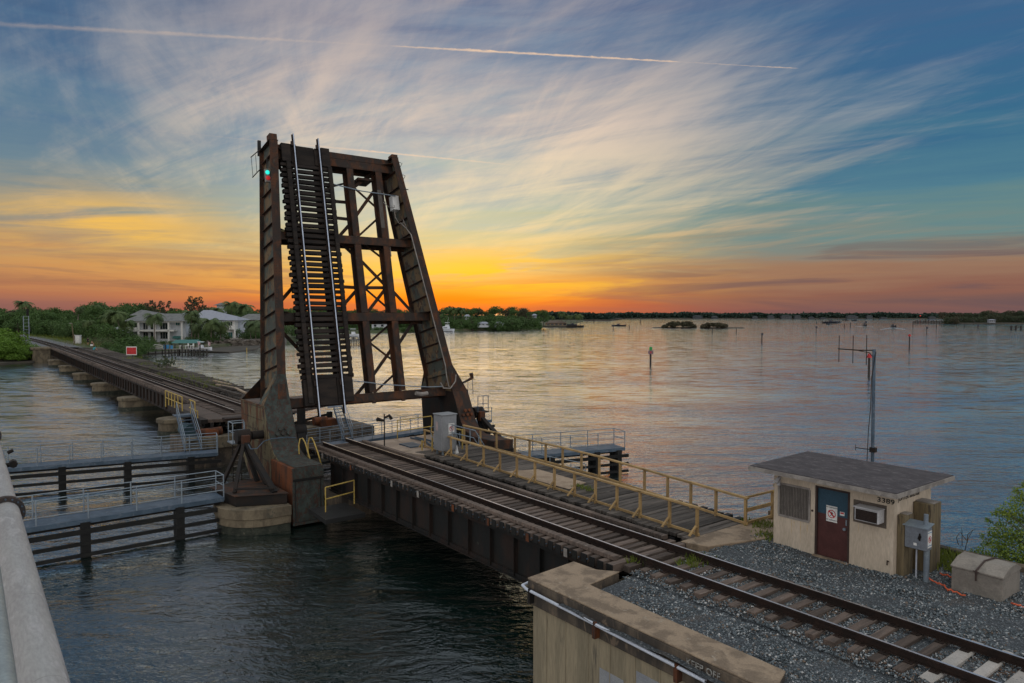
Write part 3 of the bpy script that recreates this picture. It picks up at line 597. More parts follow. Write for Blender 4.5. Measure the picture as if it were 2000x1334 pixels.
F1 = wrail([(x, lerp(19.85, 18.95, (x + 33.7) / 18.95), 2.95) for x in fp], 1, 'wooden_railing', 'tan wooden railing with slanted braces on the track side of the old deck')
bp = [-33.7, -32.1, -30.6, -29.0, -27.8, -26.55, -25.3, -24.0, -22.7, -21.25, -19.7, -18.35, -17.1, -15.85, -14.5]
F2 = wrail([(x, lerp(22.45, 21.25, max(0, (x + 24) / 9.5)) if x > -24 else 22.42, 2.95) for x in bp], 0, 'wooden_railing', 'tan wooden railing along the water side of the old deck')
t = thing('wooden_railing', (-14.4, 21.9, 2.95), 'short tan wooden railing section turning the corner beside the hut', 'railing', 'wooden railings of the old deck')
mb = MB().box(-14.5, -14.41, 22.75, 22.84, 2.85, 3.85); obj('post', mb, M_ywood, t)
for z, hh in ((3.87, .07), (3.42, .12), (2.98, .09)): mb = MB().bar((-14.5, 21.3, z), (-14.44, 22.9, z), .06, hh); obj('rail_board', mb, M_ywood, t)
# ================================================================== concrete control hut
def X0(v): return v
HT = thing('control_hut', (-11.07, 21.6, GZ), 'small cream stucco bridge control hut with flat felt roof and maroon and blue door', 'hut')
hx0, hx1, hy0, hy1, hz1 = -12.93, -9.21, 20.47, 22.80, 5.14
mb = MB()
dx0, dx1, dz1 = -11.50, -10.49, 4.95; wx0, wx1, wz0, wz1 = -12.75, -11.71, 3.80, 4.82; ax0, ax1, az0, az1 = -10.36, -9.41, 4.14, 4.80
F = hy0; T = .18
def wl(x0, x1, z0, z1): mb.box(x0, x1, F, F + T, z0, z1)
wl(hx0, wx0, 2.6, hz1); wl(wx0, wx1, 2.6, wz0); wl(wx0, wx1, wz1, hz1); wl(wx1, dx0, 2.6, hz1); wl(dx0, dx1, dz1, hz1); wl(dx1, ax0, 2.6, hz1); wl(ax0, ax1, 2.6, az0); wl(ax0, ax1, az1, hz1); wl(ax1, hx1, 2.6, hz1)
obj('front_wall', mb, M_house, HT)
mb = MB().box(hx0, hx0 + T, F + T, hy1, 2.6, hz1 + .05); mb.box(hx1 - T, hx1, F + T, hy1, 2.6, hz1 + .05); mb.box(hx0 + T, hx1 - T, hy1 - T, hy1, 2.6, hz1 + .05); obj('wall', mb, M_house, HT)
rp_ = [(-13.42, 19.78), (-8.83, 19.78), (-8.78, 23.35), (-13.5, 23.4)]
mb = MB().prism([(x, y, 5.215 + (.02 if y > 22 else 0)) for x, y in rp_], (0, 0, .125)); obj('roof', mb, M_trim, HT)
mb = MB().prism([(x + (.03 if x < -10 else -.03), y + (.03 if y < 20 else -.03), 5.342 + (.02 if y > 22 else 0)) for x, y in rp_], (0, 0, .02)); obj('roof_felt', mb, M_roof, HT)
D = None
mb = MB().box(dx0 + .03, dx1 - .03, F + .05, F + .09, GZ + .02, 4.16); D = obj('door', mb, M_doorm, HT)
mb = MB().box(dx0 + .03, dx1 - .03, F + .05, F + .09, 4.162, dz1 - .03); obj('upper_panel', mb, M_doorb, D, label='dark blue upper part of the door')
mb = MB().box(dx0 - .03, dx0 + .03, F - .012, F + .10, GZ, dz1 + .03); mb.box(dx1 - .03, dx1 + .03, F - .012, F + .10, GZ, dz1 + .03); mb.box(dx0 + .03, dx1 - .03, F - .012, F + .10, dz1 - .03, dz1 + .03); obj('door_frame', mb, M_frame, HT)
mb = MB().box(dx0 - .05, dx1 + .05, F - .12, F + .02, GZ - .1, GZ + .02); obj('door_sill', mb, M_conc, HT)
mb = MB().box(dx0 + .0, dx1 - .0, F - .05, F - .002, dz1 + .16, dz1 + .20); mb.box(dx0 - .2, dx1 + .25, F - .1, F - .002, dz1 + .205, dz1 + .222); obj('drip_rail', mb, M_black, HT)
mb = MB().tube([(-10.62, F - .01, 3.84), (-10.62, F + .05, 3.84)], .045, 10); mb.box(-10.60, -10.56, F + .03, F + .05, 3.95, 4.12); obj('handle', mb, M_galvw, D)
SIGN = {}
def nosign(parent, c, w_, h_, axis, lab, blue=False):
    """white sheet with a red barred ring and black lettering; axis y: faces -y, axis x: faces +x"""
    def W(u, v, n): return (c[0] + u, c[1] - n, c[2] + v) if axis == 'y' else (c[0] + n, c[1] + u, c[2] + v)
    rot = (R_(90), 0, 0) if axis == 'y' else (R_(90), 0, R_(90))
    mb = MB(); 
    pts = [W(-w_/2, -h_/2, 0), W(w_/2, -h_/2, 0), W(w_/2, h_/2, 0), W(-w_/2, h_/2, 0)]
    nv = Vector(W(0, 0, .006)) - Vector(W(0, 0, 0)); mb.prism(pts, nv); s = obj('sign', mb, M_white, parent, label=lab)
    mb = MB(); r = w_ * .37; N_ = 20
    for k in range(N_):
        a0, a1 = 2 * math.pi * k / N_, 2 * math.pi * (k + 1) / N_
        mb.prism([W(r * math.cos(a0), r * math.sin(a0), .007), W(r * math.cos(a1), r * math.sin(a1), .007), W(.8 * r * math.cos(a1), .8 * r * math.sin(a1), .007), W(.8 * r * math.cos(a0), .8 * r * math.sin(a0), .007)], nv * .3)
    q = r * .62; e = r * .12
    mb.prism([W(-q - e, q - e, .009), W(-q + e, q + e, .009), W(q + e, -q + e, .009), W(q - e, -q - e, .009)], nv * .3)
    obj('prohibition_ring', mb, M_red, s)
    mb = MB(); f_ = r * .5
    mb.prism([W(-f_ * .1, f_ * .85, .0075), W(f_ * .35, f_ * .85, .0075), W(f_ * .35, f_ * 1.2, .0075), W(-f_ * .1, f_ * 1.2, .0075)], nv * .15)
    for a, b in (((0.1, .8), (0, -.1)), ((0, -.1), (-.6, -1.)), ((0, -.1), (.5, -.9)), ((.05, .6), (-.6, .1)), ((.05, .6), (.7, .2))):
        a = Vector((a[0] * f_, a[1] * f_)); b = Vector((b[0] * f_, b[1] * f_)); d_ = (b - a).normalized(); p_ = Vector((-d_.y, d_.x)) * f_ * .17
        mb.prism([W(*(a - p_), .0075), W(*(b - p_), .0075), W(*(b + p_), .0075), W(*(a + p_), .0075)], nv * .15)
    obj('walking_figure', mb, M_black, s)
    for v, tx in ((h_ * .40, 'NO TRESPASSING'), (-h_ * .38, 'NO TRESPASSING')):
        me_ = textmesh(tx, w_ * .125, 'lettering', M_blue if blue else M_black, .0008)
        o = inst('lettering', me_, W(0, v, .0085), s, rot=rot)
    return s
nosign(HT, (-11.03, F + .045, 4.20), .34, .48, 'y', 'white sign with a red barred circle on the door')
mb = MB().box(-10.78, -10.64, F + .04, F + .046, 4.22, 4.33); obj('sticker', mb, M_white, HT); mb = MB().box(-10.76, -10.66, F + .036, F + .04, 4.27, 4.315); obj('sticker_mark', mb, M_red, HT)
wd = obj('window_screen', MB().box(wx0 + .03, wx1 - .03, F + .03, F + .05, wz0 + .03, wz1 - .03), M_mesh, HT)
for k in range(18): mb = MB().box(wx0 + .06 + k * .052, wx0 + .068 + k * .052, F + .022, F + .03, wz0 + .03, wz1 - .03); obj('bar', mb, M_trim, wd)
mb = MB()
for a in ((wx0, wx1, wz0 - .03, wz0 + .03), (wx0, wx1, wz1 - .03, wz1 + .03), (wx0 - .03, wx0 + .03, wz0 + .03, wz1 - .03), (wx1 - .03, wx1 + .03, wz0 + .03, wz1 - .03)): mb.box(a[0], a[1], F - .025, F + .05, a[2], a[3])
obj('window_frame', mb, M_trim, wd)
mb = MB().box(ax0, ax1, F + .02, F + .06, az0, az1); bd = obj('boarded_opening', mb, M_ply2, HT)
AC = obj('air_conditioner', MB().box(-10.16, -9.48, F - .33, F + .02, 4.30, 4.68), M_ac, HT, bev=.015, label='white window air conditioner jutting from the front wall')
obj('grille', MB().box(-10.12, -9.52, F - .345, F - .331, 4.33, 4.63), M_dark, AC)
for k in range(8): obj('louvre', MB().box(-10.10, -9.54, F - .352, F - .346, 4.355 + k * .034, 4.362 + k * .034), M_frame, AC)
obj('top_cover', MB().box(-10.18, -9.46, F - .38, F + .015, 4.683, 4.705), M_ac, AC)
me_ = textmesh('3389', .19, 'house_number', M_black, .002, 1.25); inst('house_number', me_, (-9.44, F - .006, 4.93), HT, rot=(R_(90), 0, 0), label='black number 3389')
me_ = textmesh('JUPITER BRIDGE', .17, 'name_lettering', M_black, .002, 1.05); inst('name_lettering', me_, (hx1 + .006, 21.36, 4.985), HT, rot=(R_(90), 0, R_(90)), label='black words JUPITER BRIDGE under the eave')
mb = MB().tube([(-12.72, F - .02, 5.0), (-12.72, F - .12, 4.98)], .05, 8); mb.tube([(-12.72, F - .12, 4.98), (-12.76, F - .2, 4.86)], [.05, .075], 8); mb.box(-12.8, -12.7, F - .06, F, 4.75, 4.95); obj('floodlight', mb, M_ac, HT)
mb = MB().tube([(-9.34, F - .01, 3.25), (-9.34, F - .07, 3.25), (-9.34, F - .07, 3.15)], .018, 6); mb.tube([(-9.36, F - .05, 3.27), (-9.3, F - .05, 3.25)], .014, 6); obj('tap', mb, M_rail, HT)
mb = MB().tube([(-11.62, F - .02, 4.18), (-11.62, F, 4.18)], .035, 8); obj('vent_cap', mb, M_frame, HT)
for x, z1, hh, w_ in ((-12.3, 3.74, .55, .05), (-12.22, 3.70, .34, .04), (-12.0, 3.76, .75, .04), (-11.78, 3.7, .30, .05), (-10.2, 4.1, .3, .03)):
    obj('rust_streak', MB().prism([(x - w_ / 2, F - .0015, z1), (x + w_ / 2, F - .0015, z1), (x + w_ * .1, F - .0015, z1 - hh)], (0, -.001, 0)), mat('faint_rust_streak', (.50, .37, .22), (.54, .43, .30), None, 6., .9), HT)
mb = MB()
for z in (4.45, 4.65): mb.tube([(hx0 - .01, 20.75, z), (hx0 - .16, 20.7, z)], .055, 8); mb.box(hx0 - .1, hx0, 20.66, 20.84, z - .06, z + .06)
obj('valve', mb, M_ypipe, HT)
# timber boxed posts at the end wall
for i, (y0, y1, x1, z1, la) in enumerate(((20.66, 21.22, -9.012, 4.57, 'weathered greenish timber casing at the front corner of the hut end wall'), (21.62, 22.30, -8.72, 4.78, 'taller weathered timber casing at the back of the hut end wall'))):
    t = thing('timber_casing', (hx1 + .2, y0, GZ), la, 'timber casing', 'timber casings on the hut end wall')
    for a, b in ((y0, (y0 + y1) / 2 - .004), ((y0 + y1) / 2 + .004, y1)):
        obj('board', MB().box(hx1 + .005, x1, a, b, GZ - .1, z1), M_posttim, t, bev=.012)
    obj('strap', MB().box(hx1 + .004, x1 + .01, y0 + .15, y1 - .1, z1, z1 + .02), M_trim, t)
# electrical enclosure on its post
EB = thing('electrical_enclosure', (-8.5, 20.83, GZ), 'blue-grey electrical box with warning sign on a steel post beside the hut', 'electrical box')
obj('post', MB().tube([(-8.5, 20.86, GZ - .2), (-8.5, 20.86, 3.8)], .075, 12), M_galvw, EB, True)
obj('thin_conduit', MB().tube([(-8.78, 20.9, GZ - .1), (-8.78, 20.9, 3.75)], .022, 8), M_pvc, EB, True)
bx = obj('box', MB().box(-9.0, -8.42, 20.66, 20.98, 3.72, 4.33), M_boxb, EB, bev=.012)
obj('lid', MB().prism([(-9.04, 20.60, 4.33), (-9.04, 21.02, 4.42), (-8.38, 21.02, 4.42), (-8.38, 20.60, 4.33)], (0, 0, .02)), M_galvw, EB)
obj('handle', MB().bar((-8.62, 20.645, 4.02), (-8.58, 20.62, 4.12), .05, .05).bar((-8.6, 20.64, 3.98), (-8.6, 20.64, 4.18), .03), M_dark, bx)
obj('label_plate', MB().box(-8.76, -8.68, 20.652, 20.659, 3.82, 3.89), M_white, bx)
obj('elbow', MB().tube([(-8.55, 20.9, 4.4), (-8.55, 20.9, 4.68)], .06, 10), M_galvw, EB, True)
nosign(EB, (-8.419, 20.83, 4.03), .24, .46, 'x', 'white and blue sign with red barred circle on the end of the box', True)
# concrete utility vault
VT = thing('utility_vault', (-7.2, 21.4, GZ), 'squat grey concrete utility vault with a sloped lid tied by a strap', 'utility vault')
vx0, vx1, vy0, vy1 = -7.85, -6.66, 20.80, 22.02
obj('body', MB().box(vx0, vx1, vy0, vy1, GZ - .1, 3.45), M_vault, VT, bev=.015)
lid = MB().prism([(vx0 - .02, vy0 - .03, 3.452), (vx0 - .02, vy0 - .03, 3.50), (vx0 - .02, vy0 + .42, 3.66), (vx0 - .02, vy1 - .36, 3.68), (vx0 - .02, vy1 + .03, 3.50), (vx0 - .02, vy1 + .03, 3.452)], (vx1 - vx0 + .04, 0, 0))
obj('lid', lid, M_vault, VT, bev=.01)
obj('strap', MB().tube([(-7.25, vy0 - .06, 3.25), (-7.25, vy0 - .05, 3.52), (-7.22, vy0 + .42, 3.69), (-7.12, vy1 - .36, 3.71), (-7.1, vy1 + .05, 3.52)], .022, 6).tube([(-7.32, vy0 - .05, 3.50), (-7.18, vy0 - .05, 3.48)], .016, 6), M_frame, VT, True)
# orange tape lying on the gravel
for i, (pts, la) in enumerate((([(1836, 1120), (1852, 1124), (1862, 1131)], 'orange tape strip on the gravel left of the concrete vault'), ([(1812, 1130), (1830, 1138), (1844, 1144), (1850, 1152), (1868, 1156), (1892, 1166)], 'long frayed orange tape on the gravel in front of the vault'), ([(1976, 1178), (1990, 1183), (2003, 1186)], 'orange tape scrap at the right end of the vault'))):
    mb = MB(); P_ = [onz(a, b, GZ + .06) for a, b in pts]
    Q = []
    for a, b in zip(P_, P_[1:]):
        for k in range(5): Q.append(a.lerp(b, k / 5) + Vector((rnd.uniform(-.03, .03), rnd.uniform(-.03, .03), rnd.uniform(-.02, .03))))
    mb.tube(Q, .022, 5); obj('marking_tape', mb, M_orange, None, label=la, cat='tape', group='orange tape on the gravel')
# back kerb of the bank
mb = MB().box(-14.2, 14, 23.75, 24.05, 1.0, 3.0); mb.box(-14.9, -14.2, 23.2, 24.2, 1., 3.0); obj('bank_kerb', mb, M_concd, None, bev=.02, label='low dark concrete kerb along the water edge behind the hut', cat='kerb')
mb = MB(); rs2 = random.Random(4)
for k in range(40):
    x = -15.5 + k * .75; mb.hexa([(x + a * .5 + rs2.uniform(-.1, .1), 24.3 + b * .8, c) for c, (a, b) in [(-.6, (0, 0)), (-.6, (1, 0)), (-.6, (1, 1)), (-.6, (0, 1))] ] + [(x + a * .45 + rs2.uniform(-.1, .1), 24.3 + b * .5, rs2.uniform(.6, 1.6)) for a, b in ((0, 0), (1, 0), (1, 1), (0, 1))])
obj('bank_rocks', mb, M_rock, None, kind='stuff', label='rough rocks along the foot of the near bank')
# antenna mast
AM = thing('antenna_mast', (-11.75, 24.5, 1.5), 'tall thin grey antenna mast behind the hut with a three element aerial at its top', 'antenna mast')
obj('pole', MB().tube([(-11.75, 24.5, 1.0), (-11.79, 24.5, 8.98)], .055, 10), M_galv, AM, True)
obj('boom', MB().tube([(-11.75, 24.5, 8.95), (-12.3, 24.5, 8.93), (-13.06, 24.52, 8.95)], .022, 6).tube([(-11.8, 24.5, 8.70), (-11.95, 24.5, 8.86), (-12.3, 24.5, 8.91)], .014, 6), M_dark, AM, True)
for x, hh in ((-13.02, .75), (-12.52, .78), (-12.05, .83)): obj('aerial_element', MB().tube([(x, 24.51, 8.95 - hh * .62), (x, 24.51, 8.95 + hh * .62)], .013, 6), M_dark, AM)
obj('cable', MB().tube([(-11.7, 24.45, 8.9), (-11.83, 24.44, 8.), (-11.84, 24.44, 7.), (-11.9, 24.44, 6.2), (-11.93, 24.44, 5.)], .013, 5), M_black, AM, True)
obj('side_bracket', MB().tube([(-11.75, 24.5, 5.55), (-12.35, 24.48, 5.55)], .015, 5).tube([(-12.35, 24.48, 5.45), (-12.35, 24.48, 5.66)], .01, 5).box(-11.85, -11.66, 24.42, 24.58, 5.48, 5.64), M_dark, AM)
# left pipes of the road bridge
def pipe(y, z, r, name, la, m_, x0=-45, x1=6): 
    t = thing(name, (-10, y, z), la, 'pipe'); obj('pipe_body', MB().tube([(x0, y, z), (x1, y, z)], r, 40), m_, t, True); return t
BP = pipe(.50, 6.86, .195, 'water_main', 'large pale metal water main running along the left edge below the camera', M_mainp)
def flange(xc, t, y, z, r):
    for dx in (-.035, .035):
        f_ = obj('flange', MB().tube([(xc + dx - .025, y, z), (xc + dx + .025, y, z)], r * 1.42, 36), M_flange, t, True)
    mb = MB()
    for k in range(16):
        a = 2 * math.pi * k / 16; c_ = (y + math.cos(a) * r * 1.24, z + math.sin(a) * r * 1.24); mb.tube([(xc - .1, *c_), (xc + .12, *c_)], .014, 6)
    obj('flange_bolts', mb, M_galv, t)
flange(-14.6, BP, .50, 6.86, .195); flange(-24., BP, .50, 6.86, .195)
for x in (-4.2, -7.3, -9.6, -15): obj('weld_seam', MB().tube([(x - .004, .50, 6.86), (x + .004, .50, 6.86)], .1972, 40), M_mainp, BP, True)
SPp = pipe(.176, 7.55, .078, 'small_pipe', 'slim greenish pipe beside the large main at the bottom left corner', M_smallp)
for x in (-2.75, -4.35): obj('clamp', MB().tube([(x - .03, .176, 7.55), (x + .03, .176, 7.55)], .088, 24), M_galvw, SPp, True)
mb = MB()
for x in (-18.8,): mb.tube([(x, .5, 6.9), (x, .84, 6.95)], .05, 8); mb.tube([(x - .1, .80, 6.95), (x + .12, .80, 6.95)], .08, 8); mb.tube([(x - 1.2, .75, 7.0), (x - 1.2, .86, 7.05)], .04, 8)
obj('pipe_fitting', mb, M_dark, BP)
# ================================================================== BASCULE LEAF
KX, X00 = -.2187, -36.44
TH = math.atan(-KX); LT = Vector((-math.sin(TH), 0, math.cos(TH))); LN = Vector((math.cos(TH), 0, math.sin(TH)))
def L(z, y, d=0.): return Vector((X00 + KX * z, y, z)) + LN * d
LF = thing('bascule_leaf', (-38.5, 18.5, 1.0), 'raised rusty steel bascule leaf of the railway drawbridge standing almost upright over the channel', 'drawbridge leaf')
def lbox(mb, z0, z1, y0, y1, d0, d1, mi=0):
    return mb.hexa([L(z0, y0, d0), L(z0, y1, d0), L(z0, y1, d1), L(z0, y0, d1), L(z1, y0, d0), L(z1, y1, d0), L(z1, y1, d1), L(z1, y0, d1)], mi)
for y, z0, z1 in ((Y1, 4.55, 20.6), (Y2, 4.60, 20.55)):
    mb = MB(); railmb(mb, L(z0, y), L(z1, y), up=LN); obj('rail', mb, [M_rail, M_railtopB], LF)
    mb = MB(); lbox(mb, 19.9, 20.15, y - .16, y - .03, -.16, -.05); lbox(mb, 6.2, 6.5, y - .14, y - .03, -.16, -.06); obj('rail_clip', mb, M_rail, LF)
z = 5.35; k = 0
mb_ = MB(); c0 = L(0, 0); lbox(mb_, 0, .205, -1.55, 1.55, -.42, -.19); me_lt = mesh_from(mb_, 'tie', M_leaftie, c0, bev=.012)
while z < 19.0:
    if not (z < 6.6):
        p = L(z + rnd.uniform(-.02, .02), 16.19 + rnd.uniform(-.07, .05), rnd.uniform(-.02, .01)); inst('tie', me_lt, p, LF, rot=(rnd.uniform(-.012, .012), 0, 0), sc=(1, 1, rnd.uniform(.86, 1.1)))
    z += .318; k += 1
for z0, z1 in ((5.2, 6.65), (18.95, 20.05)):
    for y0, y1, d in ((14.72, 15.28, -.17), (15.28, 15.62, -.20), (15.62, 16.7, -.25), (16.7, 17.1, -.20), (17.1, 17.66, -.17)):
        mb = MB(); lbox(mb, z0 + rnd.uniform(-.06, .06), z1 + rnd.uniform(-.08, .05), y0 + .012, y1 - .012, -.46, d); obj('end_timber', mb, M_leaftie, LF, bev=.012)
for y0, y1 in ((14.92, 15.16), (17.42, 17.66)):
    zz = 6.7 if y0 > 17 else 5.3
    while zz < 18.9:
        e = min(18.94, zz + 4.4); mb = MB(); lbox(mb, zz, e - .02, y0, y1, -.185, -.05); obj('guard_timber', mb, M_leaftie, LF, bev=.012); zz = e
mb = MB()
for y in (14.94, 15.14, 17.44, 17.64): lbox(mb, 5.2, 19.9, y - .006, y + .006, -.188, -.06)
# stringers
def ibeam(mb, z0, z1, y, d0, d1, fw_=.36, t=.04):
    lbox(mb, z0, z1, y - fw_ / 2, y + fw_ / 2, d0 - t, d0); lbox(mb, z0, z1, y - fw_ / 2, y + fw_ / 2, d1, d1 + t); lbox(mb, z0, z1, y - .012, y + .012, d1 + t, d0 - t)
FB = (5.42, 10.1, 14.72, 19.42)
for y in (15.25, 17.1, 19.02, 20.95):
    for za, zb in zip(FB, FB[1:]):
        mb = MB(); ibeam(mb, za + .26, zb - .26, y, -.47 - (.0 if y < 18 else .02), -1.18, .36 if y < 18 else .42); obj('stringer', mb, M_rust, LF)
for y in (19.02, 20.95):
    mb = MB(); ibeam(mb, 19.69, 20.02, y, -.49, -1.1, .42); lbox(mb, 5.05, 5.2, y - .1, y + .12, -.6, -.5); obj('stringer', mb, M_rust, LF)
# girders
def gy(side, z):                      # lateral position of the web
    t = (z - 6.7) / 13.2
    return lerp(13.42, 14.22, t) if side < 0 else lerp(24.02, 21.92, t)
def gf(z): t = (z - 6.7) / 13.2; return lerp(.22, .05, t)       # front edge offset
def gb(z): t = (z - 6.7) / 13.2; return lerp(-2.55, -1.75, t)   # back edge offset
for zf in FB:
    mb = MB(); ya, yb = gy(-1, zf) + .015, gy(1, zf) - .015; dd = -.50 if zf > 6 else -.52
    lbox(mb, zf - .24, zf + .24, ya, yb, dd - .04, dd); lbox(mb, zf - .24, zf + .24, ya, yb, -1.55, -1.51); lbox(mb, zf - .012, zf + .012, ya, yb, -1.51, dd - .04)
    if zf > 19: lbox(mb, zf + .26, zf + .62, ya, yb, -.75, -.50)
    obj('floor_beam', mb, M_rust, LF)
    for s_ in (-1, 1):                # knee gussets up the girder
        y = gy(s_, zf); q = -s_ * .85
        mb = MB().prism([L(zf + .245, y - s_ * .02, -.5), L(zf + .245, y + q, -.5), L(zf + .245, y - s_ * .02, .1)], LT * .02); obj('gusset', mb, M_rust, LF)
for s_ in (-1, 1):
    zb_, zt_ = 5.6, 20.0; n = 11
    zs = [zb_ + (zt_ - zb_) * i / n for i in range(n + 1)]
    mb = MB()
    for za, zb in zip(zs, zs[1:]): pass
    c = [L(zb_, gy(s_, zb_), gb(zb_)), L(zt_, gy(s_, zt_), gb(zt_)), L(zt_, gy(s_, zt_), gf(zt_)), L(zb_, gy(s_, zb_), gf(zb_))]
    mb.prism([p + Vector((0, -.012, 0)) for p in c], (0, .024, 0)); obj('web_plate', mb, M_web, LF)
    for fn, nm, o1, o2, wd in ((gf, 'front_flange', .0, .04, .46), (gb, 'back_flange', -.04, .0, .44)):
        mb = MB(); ya, yb = gy(s_, zb_), gy(s_, zt_); da, db = fn(zb_), fn(zt_); h_ = wd / 2
        mb.hexa([L(zb_, ya - h_, da + o1), L(zb_, ya + h_, da + o1), L(zb_, ya + h_, da + o2), L(zb_, ya - h_, da + o2), L(zt_, yb - h_, db + o1), L(zt_, yb + h_, db + o1), L(zt_, yb + h_, db + o2), L(zt_, yb - h_, db + o2)])
        # angle legs riveted to the web
        for q in (-1, 1):
            e0, e1 = (-.15, .0) if fn is gf else (.0, .15)
            mb.hexa([L(zb_, ya + q * .013, da + e0), L(zb_, ya + q * .028, da + e0), L(zb_, ya + q * .028, da + e1), L(zb_, ya + q * .013, da + e1), L(zt_, yb + q * .013, db + e0), L(zt_, yb + q * .028, db + e0), L(zt_, yb + q * .028, db + e1), L(zt_, yb + q * .013, db + e1)])
        obj(nm, mb, M_rust, LF)
    zz = 6.45
    while zz < 19.3:                  # stiffeners, both faces
        for q in (-1, 1):
            y = gy(s_, zz); mb = MB(); lbox(mb, zz, zz + .02, min(y + q * .02, y + q * .17), max(y + q * .02, y + q * .17), gb(zz) + .16, gf(zz) - .16); lbox(mb, zz - .07, zz, min(y + q * .013, y + q * .026), max(y + q * .013, y + q * .026), gb(zz) + .16, gf(zz) - .16); obj('stiffener', mb, M_rust, LF)
        zz += .98
    y = gy(s_, 20.0); mb = MB(); lbox(mb, 20.0, 20.03, y - .26, y + .26, gb(20) - .05, gf(20) + .05); obj('end_plate', mb, M_rust, LF)
# raised end stubs of the left girder
mb = MB(); y = gy(-1, 20); lbox(mb, 20.03, 20.38, y - .2, y + .22, -.45, .06); lbox(mb, 20.03, 20.3, y - .04, y + .04, -1.8, -.5); obj('end_bracket', mb, M_rust, LF)
y = gy(1, 20); mb = MB(); lbox(mb, 20.03, 20.2, y - .2, y + .2, -.4, .1); obj('end_bracket', mb, M_rust, LF)
# lateral bracing
def diag(za, ya, zb, yb, d=-1.30, w_=.17):
    mb = MB().bar(L(za, ya, d), L(zb, yb, d), .05, w_, up=LN); 
    a, b = L(za, ya, d), L(zb, yb, d); mb = MB().bar(a, b, w_, .03, up=LN); mb.bar(a - LN * .06, b - LN * .06, .03, .10, up=LN); obj('brace', mb, M_rust, LF)
def onleaf(X, Y, d):
    D = ray(X, Y); o = L(0, 0, d); return CO + D * ((o - CO).dot(LN) / D.dot(LN))
for sc_, ox, oy, segs in ((.285, 450, 240, ((865, 460, 1005, 585, 0), (995, 450, 875, 618, 1), (1015, 650, 895, 760, 0), (718, 538, 806, 546, 1), (730, 652, 820, 662, 1), (830, 682, 765, 755, 1), (858, 432, 1005, 322, 1), (775, 840, 855, 915, 1), (925, 838, 1050, 935, 0), (915, 965, 1068, 1122, 1), (1058, 1006, 930, 1120, 0), (775, 1124, 872, 1130, 1), (930, 1130, 1068, 1130, 1), (865, 1146, 785, 1236, 1), (935, 1146, 1090, 1280, 0), (1058, 1142, 944, 1292, 1), (1138, 1180, 1240, 1292, 1), (430, 1124, 345, 1222, 1), (320, 285, 360, 335, 1))),
                         (.2848, 400, 580, ((1300, 160, 1145, 296, 0), (1432, 165, 1345, 298, 1), (1145, 325, 1300, 444, 0), (1290, 344, 1165, 522, 1), (1310, 520, 1185, 636, 0), (1112, 584, 1042, 668, 1), (535, 245, 645, 360, 1)))):
    for x0, y0, x1, y1, th in segs:
        d = -1.22 if th else -1.30; a, b = onleaf(ox + sc_ * x0, oy + sc_ * y0, d), onleaf(ox + sc_ * x1, oy + sc_ * y1, d); e_ = (b - a).normalized() * .32; a, b = a - e_, b + e_; w_ = .2 if th else .13
        mb = MB().bar(a, b, w_, .03, up=LN).bar(a - LN * .06, b - LN * .06, .03, .10, up=LN); obj('brace', mb, M_rust, LF, kind=None)
diag(18.2, 17.9, 19.2, 20.9, -1.5, .12)
obj('tip_platform', MB().prism([L(18.7, 19.7, -1.9), L(18.7, 20.7, -1.9), L(18.7, 20.7, -.9), L(18.7, 19.7, -.9)], LT * .14), M_rust, LF)
obj('conduit', MB().tube([L(18.0, 17.8, -.4), L(17.78, 19.6, -.42), L(17.7, 21.9, -.4)], .035, 6), M_galvw, LF)
obj('conduit', MB().tube([L(6.4, 17.7, -.35), L(6.2, 19.0, -.35), L(6.1, 19.4, -.35), L(5.75, 22.6, -.35), L(5.7, 23.6, -.2)], .035, 6), M_galvw, LF)
gx_ = lambda z, dy=-.10: L(z, gy(1, z) + dy, gf(z) + .03)
obj('girder_conduit', MB().tube([L(16.0, gy(1, 16) - .45, -.45), L(15.6, gy(1, 15.6) - .3, -.2), gx_(15.1, -.28), gx_(12, -.28), gx_(9, -.28), gx_(6.9, -.28), L(6.2, gy(1, 6.2) - .3, .1), L(5.6, gy(1, 6) - .25, .1)], .035, 6), M_trim, LF, True)
obj('loose_cable', MB().tube([L(17.2, 21.0, -.4), L(16.9, 21.3, -.3), L(16.9, 21.7, -.3), L(17.1, 21.75, -.4)], .02, 5).tube([L(16.9, 21.8, -.5), L(16.3, 21.7, -.35), L(15.9, 21.9, -.3), L(15.95, 22.2, -.3), L(16.2, 22.25, -.35), L(15.6, 22.35, -.2)], .02, 5), M_trim, LF, True)
wb = MB(); lbox(wb, 16.85, 17.75, 21.72, 22.15, -.9, -.45); obj('junction_box', wb, M_white, LF, label='white junction box high on the right girder')
wb = MB(); lbox(wb, 13.9, 17.4, 21.02, 21.34, -.75, -.72); obj('mesh_panel', wb, M_trim, LF)
wb = MB(); lbox(wb, 15.6, 18.0, 20.72, 20.98, -.487, -.475); obj('cable_tray', wb, M_mesh, LF)
